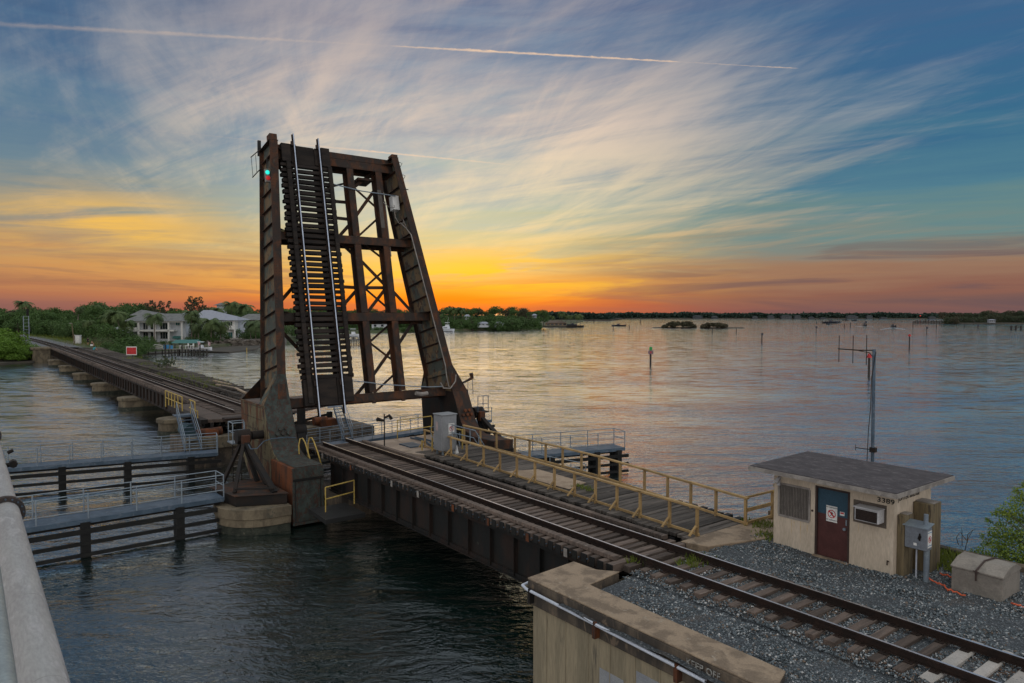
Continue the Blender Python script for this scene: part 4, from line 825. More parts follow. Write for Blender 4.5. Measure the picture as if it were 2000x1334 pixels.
# signal lights on both girders
def lamp_pair(side, z, y, d, la):
    hs = MB(); lbox(hs, z - .42, z + .32, y - .13, y + .13, d - .14, d); h_ = obj('signal_housing', hs, M_trim if side < 0 else M_black, LF, label=la)
    for dz, mm, nm in ((.12, emit('teal_lamp_%d' % (side > 0), (.02, .75, .62), .55 if side < 0 else .15), 'green_lens'), (-.2, emit('red_lamp_%d' % (side > 0), (.8, .03, .03), .2), 'red_lens')):
        c_ = L(z + dz, y, d + .003); lb = MB().tube([c_, c_ + LN * .05, c_ + LN * .075], [.12, .115, .05], 12); obj(nm, lb, mm, h_, True)
lamp_pair(-1, 18.1, 13.86, -.35, 'pair of signal lamps with a glowing teal green lens above a red one')
lamp_pair(1, 17.3, 22.42, .0, 'small signal lamps on a bracket at the right girder edge')
obj('lamp_bracket', MB().tube([L(18.0, 22.1, .1), L(18.0, 22.45, .1), L(18.0, 22.6, .1)], .03, 6).tube([L(18.1, 22.42, .1), L(17.5, 22.42, .05)], .035, 6), M_black, LF)
obj('lamp_bracket', MB().tube([L(19.0, 13.9, -.3), L(18.5, 13.86, -.4)], .03, 6), M_black, LF)
for z in (19.75, 18.95): 
    y = gy(1, z) + .15; obj('hoop', MB().tube([L(z, y, -.3), L(z + .16, y + .35, -.3), L(z + .14, y + .55, -.35), L(z - .05, y + .5, -.6), L(z - .32, y + .1, -.6)], .018, 5), M_black, LF, True)
y = gy(-1, 19.6) - .2
obj('bracket_frame', MB().tube([L(20.1, y, -1.75), L(19.7, y - .45, -2.0)], .03, 5).tube([L(19.0, y, -1.75), L(18.5, y - .45, -2.0)], .03, 5).tube([L(19.7, y - .42, -1.98), L(18.55, y - .42, -1.98)], .014, 5).tube([L(19.85, y - .2, -1.85), L(18.75, y - .2, -1.9)], .014, 5).box(L(20.2, 0, -1.9).x, L(20.2, 0, -1.75).x, y - .05, y + .12, 19.4, 20.3), M_black, LF)
# heel boxes, gussets and counterweights
TX, TZ = -37.5, 3.88
heel = [(-41.2, 5.35), (-37.35, 5.35), (-37.0, 4.7), (-36.75, 4.2), (-36.45, 3.6), (-35.95, 3.1), (-35.2, 2.84), (-35.2, .9), (-39.0, .6), (-40.9, 2.2)]
for s_, (ya, yb) in ((-1, (12.35, 13.78)), (1, (24.0, 25.1))):
    yo, yi = (ya, yb) if s_ < 0 else (yb, ya)            # outer, inner
    N_ = len(heel)
    obj('heel_side_plate', MB().prism([(x, yo - .0125, z) for x, z in heel], (0, .025, 0)), M_ochre if s_ < 0 else M_girder, LF)
    obj('heel_side_plate', MB().prism([(x, yi - .0125, z) for x, z in heel], (0, .025, 0)), M_girder, LF)
    lo_, hi_ = min(yo, yi) + .013, max(yo, yi) - .013
    mb = MB()
    fr = [(-37.62, 6.6), (-37.35, 5.35), (-37.0, 4.7), (-36.75, 4.2), (-36.45, 3.6), (-35.95, 3.1), (-35.2, 2.86), (-33.1, 2.86)]
    for (x0, z0), (x1, z1) in zip(fr[1:], fr[2:]):
        mb.hexa([(x0 - .03, lo_, z0), (x0 - .03, hi_, z0), (x1 - .03, hi_, z1), (x1 - .03, lo_, z1), (x0, lo_, z0 + .01), (x0, hi_, z0 + .01), (x1, hi_, z1 + .01), (x1, lo_, z1 + .01)])
    obj('heel_front_plate', mb, M_teal if s_ < 0 else M_rust, LF)
    # tapered shoulder from the girder flange out to the box
    g0, g1 = gy(s_, 6.75), gy(s_, 8.0)
    fo = g0 + s_ * .23
    mb = MB()
    pA = [L(6.9, g0 - s_ * .23, gf(6.9) + .05), L(6.9, g0 + s_ * .23, gf(6.9) + .05), (-37.35, yo, 5.36), (-37.35, yi, 5.36)]
    mb.prism([Vector(p) for p in pA], (-.03, 0, 0)); obj('shoulder_plate', mb, M_teal if s_ < 0 else M_rust, LF)
    mb = MB(); pB = [L(7.1, g0 + s_ * .2, gb(7) - .03), L(7.1, g0 - s_ * .2, gb(7) - .03), (-41.2, yi, 5.36), (-41.2, yo, 5.36)]
    mb.prism([Vector(p) for p in pB], (.03, 0, 0)); obj('back_sloping_plate', mb, M_rust, LF)
    mb = MB(); mb.prism([(-41.2, g0 - .012, 5.2), (-37.5, g0 - .012, 5.2), L(7.2, g0 - .012, gf(7)), L(7.2, g0 - .012, gb(7))], (0, .024, 0)); obj('web_extension', mb, M_web, LF)
    mb = MB()
    for q in (.0,): mb.prism([(-37.5, yo - s_ * .03, 5.36), (-38.3, yo - s_ * .03, 5.36), L(7.0, g0 + s_ * .2, -.2), L(6.95, g0 + s_ * .22, .0)], (0, .015, 0))
    obj('corner_web', mb, M_web, LF)
    obj('box_rim', MB().box(-41.25, -37.35, yo - .05, yo + .05, 5.33, 5.39), M_ochre if s_ < 0 else M_rust, LF)
    for zt2 in (3.95,): 
        for k in range(7):
            a_ = 2 * math.pi * k / 6; c_ = Vector((-36.62 + .02, (ya + yb) / 2 + .3 * math.cos(a_) * (k < 6), zt2 + .3 * math.sin(a_) * (k < 6)))
            obj('round_cover', MB().tube([c_, c_ + Vector((.10, 0, .04))], .10, 10), M_teal if s_ < 0 else M_orust, LF)
    cy0, cy1 = (12.22, 13.74) if s_ < 0 else (24.0, 25.35)
    cwm = [M_orust if s_ < 0 else M_rust, M_teal if s_ < 0 else M_rust]
    mb = MB().box(-36.0, -33.02, cy0, cy1, .12, 2.84); C_ = obj('counterweight', mb, cwm[0], LF, bev=.02, label='rusty counterweight block with a framed teal end panel' if s_ < 0 else None)
    f = -33.02
    mb = MB().box(f + .002, f + .05, cy0 - .01, cy1 + .01, 2.30, 2.86); mb.box(f + .002, f + .035, cy0 - .01, cy0 + .1, .10, 2.30); mb.box(f + .002, f + .035, cy1 - .1, cy1 + .01, .10, 2.30); mb.box(f + .002, f + .035, cy0 + .1, cy1 - .1, .10, .22)
    obj('end_frame', mb, cwm[1], C_, bev=.008)
    obj('end_panel', MB().box(f + .002, f + .012, cy0 + .16, cy1 - .16, .26, 2.20), cwm[1], C_)
    obj('painted_gap_shadow', MB().box(f + .0015, f + .004, cy0 + .1, cy1 - .1, .22, 2.28), M_black, C_)  # black sheet paints in the shadow of the gap around the panel
    mb = MB().box(f + .05, f + .09, cy0 - .0, cy1, 2.24, 2.34); obj('ledge', mb, M_girder, C_)
    obj('trunnion_shaft', MB().tube([(TX, yo + s_ * .6, TZ), (TX, yi - s_ * .6, TZ)], .22, 16), M_dark, LF, True)
rows = []
for s_ in (-1, 1):
    for fo, off in ((gf, .043), ):
        for q in (-.17, -.08, .08, .17): rows.append((L(6.9, gy(s_, 6.9) + q, fo(6.9) + off), L(19.9, gy(s_, 19.9) + q, fo(19.9) + off), LN))
    for q in (.08, .0): rows.append((L(6.9, gy(s_, 6.9) - .03, gf(6.9) - .06 - q), L(19.9, gy(s_, 19.9) - .03, gf(19.9) - .06 - q), (0, -1, 0)))
for zf in FB:
    for q in (-.17, .17): rows.append((L(zf + q, 17.9, -.497), L(zf + q, gy(1, zf) - .3, -.497), LN))
for y in (19.02, 20.95):
    for q in (-.15, .15): rows.append((L(5.7, y + q, -.487), L(19.2, y + q, -.487), LN))
rivets('rivets', rows, M_rust, LF, .03, .16)
rows = []
for ya, yb in ((12.35, 13.78), (24.0, 25.1)):
    for (x0, z0), (x1, z1) in zip(fr[1:], fr[2:]):
        nrm_ = Vector((z0 - z1, 0, x1 - x0)) if True else None
        for y in (ya + .08, (ya + yb) / 2, yb - .08): rows.append(((x0 + .012, y, z0 + .012), (x1 + .012, y, z1 + .012), nrm_))
    for z in (5.2, 4.45, 3.7): pass
for z in (5.25, 4.6, 2.6, 3.4, 4.0): rows.append(((-41.0, 12.334, z), (-37.4 + max(0, 4.6 - z) * .4, 12.334, z), (0, -1, 0)))
for x in (-35.9, -34.5, -33.12): rows.append(((x, 12.215, .2), (x, 12.215, 2.78), (0, -1, 0)))
for z in (2.42, 2.78): rows.append(((-32.965, 12.3, z), (-32.965, 13.7, z), (1, 0, 0)))
for y in (12.27, 13.69): rows.append(((-32.98, y, .2), (-32.98, y, 2.2), (1, 0, 0)))
rivets('rivets', rows, M_teal, LF, .032, .13)
# cables on the heel
obj('slack_cable', MB().tube([onx(485, 868, -36.3), onx(490, 877, -36.2), onx(502, 876, -36.1), onx(515, 862, -36.2), onx(530, 857, -36.2), onx(560, 854, -36.2), onx(578, 855, -36.1)], .025, 6), M_galv, LF, True)
obj('slack_cable', MB().tube([L(5.9, 23.2, .25), L(5.55, 23.35, .3), L(5.5, 23.8, .35), L(5.9, 24.2, .4), L(6.3, 24.3, .4)], .04, 6), M_trim, LF, True)
obj('rail_lock_arm', MB().tube([onx(835, 768, -37.6), onx(822, 770, -37.6), onx(812, 768, -37.6)], .12, 8), M_trim, LF)
# lever with hook on the right heel
obj('lever_arm', MB().tube([onx(903, 748, -37.1), onx(915, 742, -37.1), onx(922, 738, -37.1), onx(920, 729, -37.1)], [.05, .08, .12, .13], 8), M_rust, LF, True)
# ================================================================== BASCULE PIER, towers
PR = thing('bascule_pier', (-35, 18.5, 0), 'rounded concrete bascule pier with algae-stained waterline carrying the drawbridge bearings', 'bridge pier')
def stadium(xc, hw, y0, y1, n=14, flat=True):
    pts = [(xc - hw, y1), (xc - hw, y0 + hw)]
    for k in range(1, n): a = math.pi + math.pi * k / n; pts.append((xc + hw * math.cos(a), y0 + hw + hw * math.sin(a)))
    pts += [(xc + hw, y0 + hw), (xc + hw, y1)]
    return pts
XC = -34.75
for nm, hw, z0, z1, mm in (('cap', 2.05, .75, 1.22, M_pier), ('collar', 1.98, .38, .748, M_pier), ('base', 1.90, -1.5, .378, M_pierwet)):
    mb = MB().prism([(x, y, z0) for x, y in stadium(XC, hw, 9.15 + (2.05 - hw), 12.05)], (0, 0, z1 - z0)); obj(nm, mb, mm, PR, bev=.02)
    mb = MB().prism([(x, 38.0 - y, z0) for x, y in stadium(XC, hw, 9.15 + (2.05 - hw), 12.0)], (0, 0, z1 - z0)); obj(nm, mb, mm, PR, bev=.02)
mb = MB().box(XC - 2.0, XC + 1.7, 13.95, 24.0, -1.5, 1.18); obj('middle_block', mb, M_concd, PR, bev=.03)
mb = MB().box(XC - 2.2, XC - 1.3, 12.0, 26, -1.5, .5); obj('tie_beam', mb, M_concd, PR)
def tower(side):
    f = (lambda y: y) if side < 0 else (lambda y: 25.95 + (11.3 - y) * .45)
    t = thing('trunnion_tower', (TX, f(11.1), 1.2), 'dark steel trunnion tower on the rounded pier left of the leaf' if side < 0 else 'dark steel trunnion tower on the far side of the leaf', 'trunnion tower', 'trunnion towers')
    yt = f(11.3)
    mb = MB().prism([(-37.0 + .6, f(9.45), 1.24), (-33.9, f(9.85), 1.24), (-33.0, f(11.95), 1.24), (-37.0, f(11.95), 1.24)], (0, 0, .48)); obj('base_box', mb, M_dark, t, bev=.01)
    obj('base_flange', MB().prism([(-37.1 + .6, f(9.35), 1.722), (-33.8, f(9.78), 1.722), (-32.92, f(12.0), 1.722), (-37.1, f(12.0), 1.722)], (0, 0, .03)), M_rust, t)
    for (x, y, w_) in ((-34.4, 9.95, .16), (-33.4, 11.5, .26), (-36.6, 10.0, .16), (-36.2, 11.6, .2), (-35.2, 11.75, .22)):
        obj('leg', MB().bar((x, f(y), 1.75), (TX + .25 * (x > -35.5), yt, 3.75), w_, .16), M_dark, t)
    obj('crossbar', MB().bar((-34.4, f(9.95), 1.95), (-33.4, f(11.5), 1.95), .07), M_dark, t)
    obj('bearing_block', MB().box(TX - .35, TX + .35, min(yt - .32, yt + .32), max(yt - .32, yt + .32), 3.7, 4.02), M_dark, t, bev=.02)
    obj('bearing_cap', MB().tube([(TX, yt - .34, TZ), (TX, yt + .34, TZ)], .36, 16), M_dark, t, True)
    obj('grease_box', MB().box(TX + .36, TX + .62, yt - .2, yt + .2, 3.4, 4.0), M_orust, t, bev=.02)
    return t
tower(-1); tower(1)
IT = thing('trunnion_post', (TX, 14.3, 1.2), 'dark inner bearing post between the left girder heel and the track', 'bearing post')
obj('post', MB().box(TX - .5, TX + .5, 14.0, 14.45, 1.18, 3.8), M_black, IT); obj('bearing', MB().tube([(TX, 13.85, TZ), (TX, 14.6, TZ)], .34, 16), M_dark, IT, True); obj('shoe', MB().box(TX - .42, TX + .42, 14.0, 14.5, 3.5, 3.8), M_dark, IT)
# access platform with ladder beside the tower
AP = thing('access_platform', onx(460, 865, -38.6), 'small galvanised access platform with handrails and a ladder left of the leaf heel', 'access platform')
xp = -38.6; c = [onx(452, 865, xp), onx(485, 862, xp)]; z = c[0].z
obj('deck', MB().box(xp - .75, xp + .2, c[0].y, c[1].y, z - .06, z), M_galvw, AP)
mb = MB()
for (x, y) in ((xp + .17, c[0].y + .03), (xp - .6, c[0].y + .03), (xp - .6, c[1].y - .05), (xp + .17, (c[0].y + c[1].y) / 2 + .2)): mb.tube([(x, y, z), (x, y, z + 1.05)], .03, 6)
for q in (1.05, .55): mb.tube([(xp + .17, c[0].y + .03, z + q), (xp - .6, c[0].y + .03, z + q), (xp - .6, c[1].y - .05, z + q)], .028, 6); mb.tube([(xp + .17, c[0].y + .03, z + q), (xp + .17, (c[0].y + c[1].y) / 2 + .2, z + q)], .028, 6)
obj('handrail', mb, M_galvw, AP)
mb = MB()
for dy in (0, .42): mb.tube([(xp + .22, c[0].y + dy, z - .05), (xp + .22, c[0].y + dy, .9)], .025, 6)
obj('ladder_rail', mb, M_dark, AP)
zz = 1.0
me_r = mesh_from(MB().tube([(0, 0, 0), (0, .42, 0)], .016, 6), 'rung', M_trim)
while zz < z - .1: inst('rung', me_r, (xp + .22, c[0].y, zz), AP); zz += .3
AP2 = thing('access_platform', onx(935, 790, -38.6), 'small steel access platform on the outer right side of the leaf heel', 'access platform')
a = onx(933, 805, -37); 
obj('deck', MB().box(-38.2, -37.0, a.y, a.y + .9, a.z - .06, a.z), M_dark, AP2)
mb = MB()
for dy in (.05, .45, .85): mb.tube([(-37.05, a.y + dy, a.z), (-37.05, a.y + dy, a.z + 1.0)], .025, 6)
for q in (1., .5): mb.tube([(-37.05, a.y + .05, a.z + q), (-37.05, a.y + .85, a.z + q)], .022, 6)
mb.tube([(-38.1, a.y, a.z + 1), (-38.1, a.y, a.z + 2.0), (-38.1, a.y + .35, a.z + 2.0), (-38.1, a.y + .4, a.z + 1)], .02, 6)
obj('handrail', mb, M_galv, AP2)
# yellow grab hoops and yellow rail
YL = thing('ladder_hoops', onx(600, 900, -35), 'two yellow tubular grab hoops at the head of a ladder beside the track end', 'grab hoops')
for P_ in ([(585, 896), (583.5, 870), (586, 857), (591, 856), (596, 864), (604, 892), (609, 911)], [(602, 893), (601.5, 868), (604, 855.5), (609, 855), (613, 862), (621, 885), (628, 909)]):
    xs = [-35.6, -35.6, -35.6, -35.5, -35.3, -35.0, -34.9]
    obj('hoop', MB().tube([onx(px, py, x) for (px, py), x in zip(P_, xs)], .034, 8), M_ypipe, YL, True)
YR = thing('handrail', onz(636, 1000, 1.3), 'yellow two bar handrail on the pier under the left end of the near span', 'handrail')
a, b = onz(636, 1000, 1.2), onz(692, 984, 1.2)
obj('post', MB().tube([a, a + Vector((0, 0, 1.12))], .03, 8), M_ypipe, YR); obj('post', MB().tube([b, b + Vector((0, 0, 1.12))], .03, 8), M_ypipe, YR)
for q in (1.12, .58): obj('bar', MB().tube([a + Vector((0, 0, q)), b + Vector((0, 0, q))], .03, 8), M_ypipe, YR)
PL2 = obj('pier_shelf', MB().prism([(-32.0, 12.6, .9), (-29.8, 12.5, .9), (-29.8, 14.4, .9), (-32.0, 14.4, .9)], (0, 0, .2)), M_black, PR)
# concrete machinery slab + cabinet
MS = thing('machinery_slab', (-34, 20, 2.6), 'smooth tan concrete slab beside the track end at the bascule pier', 'concrete slab')
obj('slab', MB().prism([(-37.2, 18.05, 2.72), (-33.3, 18.25, 2.72), (-31.0, 19.2, 2.72), (-31.0, 20.6, 2.72), (-37.2, 22.6, 2.72)], (0, 0, .17)), M_slab, MS, bev=.015)
obj('support', MB().box(-37, -31.8, 18.6, 22.4, 1.18, 2.71), M_black, MS)
obj('hatch', MB().box(-35.35, -34.0, 19.15, 20.0, 2.892, 2.95), M_galv, MS, bev=.01)
obj('edge_beam', MB().box(-33.0, -31.1, 18.15, 18.45, 2.42, 2.72), M_black, MS)
for x in (-32.15, -31.75): obj('mount_pad', MB().box(x, x + .2, 18.1, 18.15, 2.45, 2.68), M_orange, MS)
PO = thing('lamp_post', (-34.1, 17.95, 2.9), 'thin dark post with two small floodlights on the slab by the track end', 'lamp post')
q = onz(751, 879, 2.89); tp = ony(752, 809, q.y)
obj('pole', MB().tube([(q.x, q.y, 2.85), (q.x, q.y, tp.z)], .035, 8), M_dark, PO)
obj('floodlight', MB().tube([(q.x, q.y - .05, tp.z - .35), (q.x, q.y - .42, tp.z - .25)], [.06, .12], 8), M_dark, PO); obj('floodlight', MB().tube([(q.x, q.y + .05, tp.z - .2), (q.x, q.y + .3, tp.z - .1), (q.x, q.y + .42, tp.z - .3)], [.06, .08, .1], 8), M_dark, PO)
YP = thing('handrail', onz(800, 872, 2.9), 'yellow pipe guard rail at the water edge of the machinery slab', 'handrail')
a, b = onz(752, 865, 2.9), onz(802, 866, 2.9)
a, b = Vector((-36.9, 19.9, 2.89)), Vector((-37.1, 22.3, 2.89))
obj('bar', MB().tube([a + Vector((0, 0, .0)), a + Vector((0, 0, 1.1)), b + Vector((0, 0, 1.12)), b + Vector((0, .05, 1.0)), b], .032, 8), M_ypipe, YP, True); obj('bar', MB().tube([a + Vector((0, 0, .45)), b + Vector((0, 0, .5))], .03, 8), M_ypipe, YP)
CB = thing('control_cabinet', (-31.2, 19.6, 2.9), 'tall pale grey control cabinet with a red barred warning sign at the deck end', 'control cabinet')
cb = onz(862, 880, 2.9); cx_, cy_ = -31.6, 19.45
pL = onx(866, 870, -31.1); 
bx0, bx1, by0, by1 = -31.95, -31.15, 19.35, 20.25
zb_, zt_ = 3.12, 4.95
obj('legs', MB().box(bx0 + .1, bx0 + .18, by0 + .1, by0 + .18, 2.88, zb_).box(bx1 - .18, bx1 - .1, by0 + .1, by0 + .18, 2.88, zb_).box(bx1 - .18, bx1 - .1, by1 - .18, by1 - .1, 2.88, zb_), M_galvw, CB)
c_ = obj('body', MB().box(bx0, bx1, by0, by1, zb_, zt_), M_box, CB, bev=.015)
obj('cap', MB().prism([(bx0 - .04, by0 - .04, zt_ + .003), (bx1 + .04, by0 - .04, zt_ + .003), (bx1 + .04, by1 + .04, zt_ + .003), (bx0 - .04, by1 + .04, zt_ + .003)], (0, 0, .06)), M_box, CB, bev=.02)
obj('door', MB().box(bx1 + .002, bx1 + .02, by0 + .06, by1 - .06, zb_ + .08, zt_ - .08), M_box, CB, bev=.005)
nosign(CB, (bx1 + .022, (by0 + by1) / 2 + .12, 4.25), .36, .55, 'x', 'white sign with red barred circle on the cabinet door')
obj('small_sign', MB().box((bx0 + bx1) / 2 - .18, (bx0 + bx1) / 2 + .02, by0 - .008, by0 - .002, 4.15, 4.6), mat('faded_pink_notice', (.42, .33, .32), (.36, .27, .26), None, 12., .7), CB)
obj('cable', MB().tube([(bx0 - .1, by0 + .1, 4.3), (bx0 - .35, by0, 4.2), (bx0 - .45, by0 + .1, 3.9), (bx0 - .3, by0 + .1, 3.7), (bx0 - .05, by0 + .1, 3.7)], .022, 6), M_galvw, CB, True)
obj('stub_cone', MB().tube([(bx1 - .2, by1 + .1, 2.89), (bx1 - .2, by1 + .1, 3.3)], [.14, .05], 8), M_white, CB)
obj('cable_run', MB().tube([(-36.6, 20.6, 2.95), (-35.2, 20.7, 2.97), (-33.6, 20.2, 2.96), (-32.3, 19.8, 2.95)], .05, 6).tube([(-36.6, 20.9, 2.95), (-35.0, 20.95, 2.97), (-33.4, 20.5, 2.96), (-32.2, 20.0, 2.95)], .05, 6), M_galv, MS, True)
# yellow posts and small blue gate
YG = thing('yellow_gate_posts', (-32.5, 20.5, 2.9), 'yellow steel posts and short rail closing the end of the old deck', 'gate posts')
for p in ((-33.15, 19.35), (-32.55, 19.62)): obj('post', MB().tube([(p[0], p[1], 2.86), (p[0], p[1], 2.86 + (.55 if p[0] < -33 else .95))], .04, 8), M_ypipe, YG)
pa, pb = onx(878, 872, -31.6), onx(904, 870, -31.3)
for p, q in ((onz(878, 874, 2.95), 1.12), (onz(903, 877, 2.95), 1.08)): obj('post', MB().tube([p, p + Vector((0, 0, q))], .045, 8), M_ypipe, YG)
p, q = onz(878, 874, 2.95), onz(903, 877, 2.95); obj('top_bar', MB().tube([p + Vector((0, 0, 1.08)), q + Vector((0, 0, 1.02))], .04, 8), M_ypipe, YG)
BG = thing('stair_gate', onz(890, 872, 2.9), 'blue-grey steel stair rail leading down behind the wooden railing', 'stair rail')
base = onz(893, 873, 2.9); mb = MB()
def bp_(X, Y, x=-31.0): return onx(X, Y, x)
mb.tube([bp_(883, 872), bp_(883, 830), bp_(928, 841), bp_(947, 872)], .032, 6); mb.tube([bp_(883, 845), bp_(925, 855), bp_(938, 875)], .028, 6); mb.tube([bp_(918, 838), bp_(918, 870)], .028, 6); mb.tube([bp_(935, 850), bp_(935, 872)], .028, 6); mb.tube([bp_(890, 843), bp_(898, 870)], .02, 6); mb.tube([bp_(898, 845), bp_(898, 872)], .02, 6)
obj('stair_rail', mb, M_galvw, BG)
obj('landing', MB().box(-31.6, -30.6, 21.3, 22.3, 2.80, 2.86), M_galv, BG)
# ================================================================== fender walkways
def walkway(a, b, wdir, z, n, label, name='fender_walkway', w_=1.15, piles=(), lowrails=3, endrail=None, far=False, z_w=(1.10, .60, .12)):
    a = Vector((a[0], a[1], z)); b = Vector((b[0], b[1], z)); d = (b - a).normalized(); s = Vector((wdir, 0, 0)); s = (s - d * s.dot(d)).normalized()
    t = thing(name, a, label, 'walkway', 'steel fender walkways beside the channel')
    obj('deck', MB().hexa([a - Vector((0, 0, .06)), b - Vector((0, 0, .06)), b + s * w_ - Vector((0, 0, .06)), a + s * w_ - Vector((0, 0, .06)), a, b, b + s * w_, a + s * w_]), M_galv, t)
    obj('edge_beam', MB().bar(a - Vector((0, 0, .09)) - s * .03, b - Vector((0, 0, .09)) - s * .03, .05, .20), M_galv, t)
    obj('edge_beam', MB().bar(a - Vector((0, 0, .07)) + s * (w_ + .03), b - Vector((0, 0, .07)) + s * (w_ + .03), .05, .16), M_galv, t)
    for off in (0, w_):
        pts = [a.lerp(b, k / n) + s * off for k in range(n + 1)]
        me_p = mesh_from(MB().tube([(0, 0, -.15), (0, 0, 1.05)], .030, 6), 'post', M_galvw)
        for p in pts: inst('post', me_p, p + Vector((rnd.uniform(-.01, .01), 0, 0)), t)
        for q in (1.05, .68, .34): obj('rail', MB().tube([pts[0] + Vector((0, 0, q)), pts[-1] + Vector((0, 0, q))], .023 if q > 1 else .018, 6), M_galvw, t)
    for q in (1.05, .55):
        if endrail in ('a', 'ab'): obj('rail', MB().tube([a + Vector((0, 0, q)), a + s * w_ + Vector((0, 0, q))], .022, 6), M_galvw, t)
        if endrail in ('b', 'ab'): obj('rail', MB().tube([b + Vector((0, 0, q)), b + s * w_ + Vector((0, 0, q))], .022, 6), M_galvw, t)
    Lh = (b - a).length
    for i, q in enumerate(z_w):
        zz = Vector((0, 0, q - z)); obj('wale', MB().bar(a + zz - s * .12 + d * -.2, b + zz - s * .12 + d * .2,   .14, .14 if i else .19), M_blacktim, t)
    obj('cap_beam', MB().bar(a + Vector((0, 0, -.25)) + s * .25 + d * .1, b + Vector((0, 0, -.22)) + s * .25 - d * .1, .25, .18), M_blacktim, t)
    for u in piles:
        p = a + d * u; obj('pile', MB().box(p.x - .17 - .02, p.x + .17 - .02, p.y - .18, p.y + .18, -2, z - .13).box(p.x + s.x * .55 - .12, p.x + s.x * .55 + .12, p.y - .12, p.y + .12, -2, z - .13), M_blacktim, t)
    return t
ZW = 1.6
A0, A1 = onz(-60, 921, ZW), onz(425, 884, ZW)
walkway(A0, A1, -1, ZW, 8, 'galvanised fender walkway on the far side of the channel reaching left from the stair', piles=(4.3, 7.6, 11.0), endrail='b')
B0, B1 = onz(-40, 1046, ZW), onz(437, 971, ZW)
walkway(B0, B1, -1, ZW, 5, 'nearer galvanised fender walkway left of the rounded pier with timber wales below', piles=(3.55, 7.25), endrail='b')
C0, C1 = onz(600, 878, ZW), onz(960, 820, ZW)
walkway(C0, C1, -1, ZW, 10, 'galvanised fender walkway behind the raised leaf on the far side of the channel', piles=(2.5, 5.5, 8.5))
D0, D1 = onz(940, 899, ZW), onz(1220, 874, ZW)
walkway(D0, D1, -1, ZW, 5, 'galvanised fender walkway ending in open water right of the leaf behind the wooden railing', piles=(1.0, 4.6, 7.8, 9.4), endrail='b', w_=1.3)
BS = thing('stair_rail', (-32, 24, 1.6), 'blue-grey rail sloping down to the right walkway behind the wooden railing', 'handrail')
for dz in (0, -.35): obj('bar', MB().tube([onx(1005, 878, -31.5) + Vector((0, 0, dz)), onx(1140, 905, -29.5) + Vector((0, 0, dz)), onz(1144, 925, ZW) + Vector((0, 0, .5 + dz))], .026, 6), M_galvw, BS)
for X, Y in ((1037, 885), (1074, 892), (1115, 905), (1124, 910), (1144, 906)): p = onx(X, Y, -31 + (X - 1005) / 135 * 1.5); obj('post', MB().tube([p, p - Vector((0, 0, .7))], .024, 6), M_galvw, BS)
# stairs
def stair(bl, tl, w_, wv, label, n=11):
    bl, tl = Vector(bl), Vector(tl); wv = Vector(wv).normalized() * w_
    t = thing('steel_stair', bl, label, 'steel stair', 'steel stairs down to the walkways')
    for o_ in (Vector((0, 0, 0)), wv):
        obj('side_string', MB().bar(bl + o_, tl + o_, .05, .24), M_galv, t)
        e = Vector((0, 0, .95)); obj('handrail', MB().tube([bl + o_ + Vector((0, 0, .1)), bl + o_ + e, tl + o_ + e, tl + o_], .024, 6).tube([bl + o_ + e * .55, tl + o_ + e * .55], .018, 6), M_galvw, t)
    dv = (tl - bl); hd = Vector((dv.x, dv.y, 0)).normalized() * .24
    for k in range(n):
        p = bl + dv * ((k + .6) / n); obj('tread', MB().hexa([p - Vector((0, 0, .035)), p + wv - Vector((0, 0, .035)), p + wv + hd - Vector((0, 0, .035)), p + hd - Vector((0, 0, .035)), p, p + wv, p + wv + hd, p + hd]), M_galv, t)
    return t
s1 = stair(onz(362, 883, ZW), onz(345, 812, 3.0), .95, onz(392, 880, ZW) - onz(362, 883, ZW), 'galvanised stair climbing from the left walkway to the far track level', 9)
tl = onz(345, 812, 3.0)
obj('top_landing', MB().box(tl.x - .9, tl.x + .1, tl.y - .1, tl.y + 1.05, 2.94, 3.0), M_galv, s1)
s2 = stair(onz(672, 862, ZW), onz(652, 797, 3.0), .8, onz(692, 858, ZW) - onz(672, 862, ZW), 'galvanised stair behind the foot of the raised leaf', 9)
obj('top_landing', MB().hexa([onz(640, 797, 2.95), onz(668, 795, 2.95), onz(664, 790, 2.95), onz(638, 791, 2.95), onz(640, 797, 3.0), onz(668, 795, 3.0), onz(664, 790, 3.0), onz(638, 791, 3.0)]), M_galv, s2)
# ================================================================== rest pier and far bridge
RP = thing('rest_pier', (-52, 17, 0), 'dark timber and concrete rest pier under the far end of the channel opening', 'bridge pier')
obj('footing', MB().box(-55.5, -50.0, 11.6, 25.0, -1.5, 1.55), M_concd, RP, bev=.04); obj('cap_course', MB().box(-50.6, -49.6, 11.4, 20.2, 1.2, 2.0), M_pier, RP, bev=.04)
for x, y in ((-54.6, 12.6), (-54.6, 15.0), (-52.6, 13.4), (-52.6, 17.6), (-51.2, 15.2), (-51.2, 18.2), (-51.5, 22.0)): obj('timber_post', MB().box(x - .17, x + .17, y - .17, y + .17, 1.55, 2.72), M_blacktim, RP)
for a, b in (((-54.6, 12.6, 1.6), (-51.2, 15.2, 2.6)), ((-54.6, 15, 2.6), (-52.0, 13.4, 1.7)), ((-52.6, 17.6, 1.6), (-51.2, 21.8, 2.6))): obj('brace', MB().bar(a, b, .1, .18), M_blacktim, RP)
obj('deck_edge', MB().box(-61.3, -51.5, 12.75, 13.2, 2.62, 2.93), M_fgird, RP)
obj('deck', MB().prism([(-61.3, 13.2, 2.72), (-51.4, 13.2, 2.72), (-50.8, 15.0, 2.72), (-51.2, 18.3, 2.72), (-55.5, 24.5, 2.72), (-61.3, 24.5, 2.72)], (0, 0, .21)), M_slab if False else M_tie, RP)
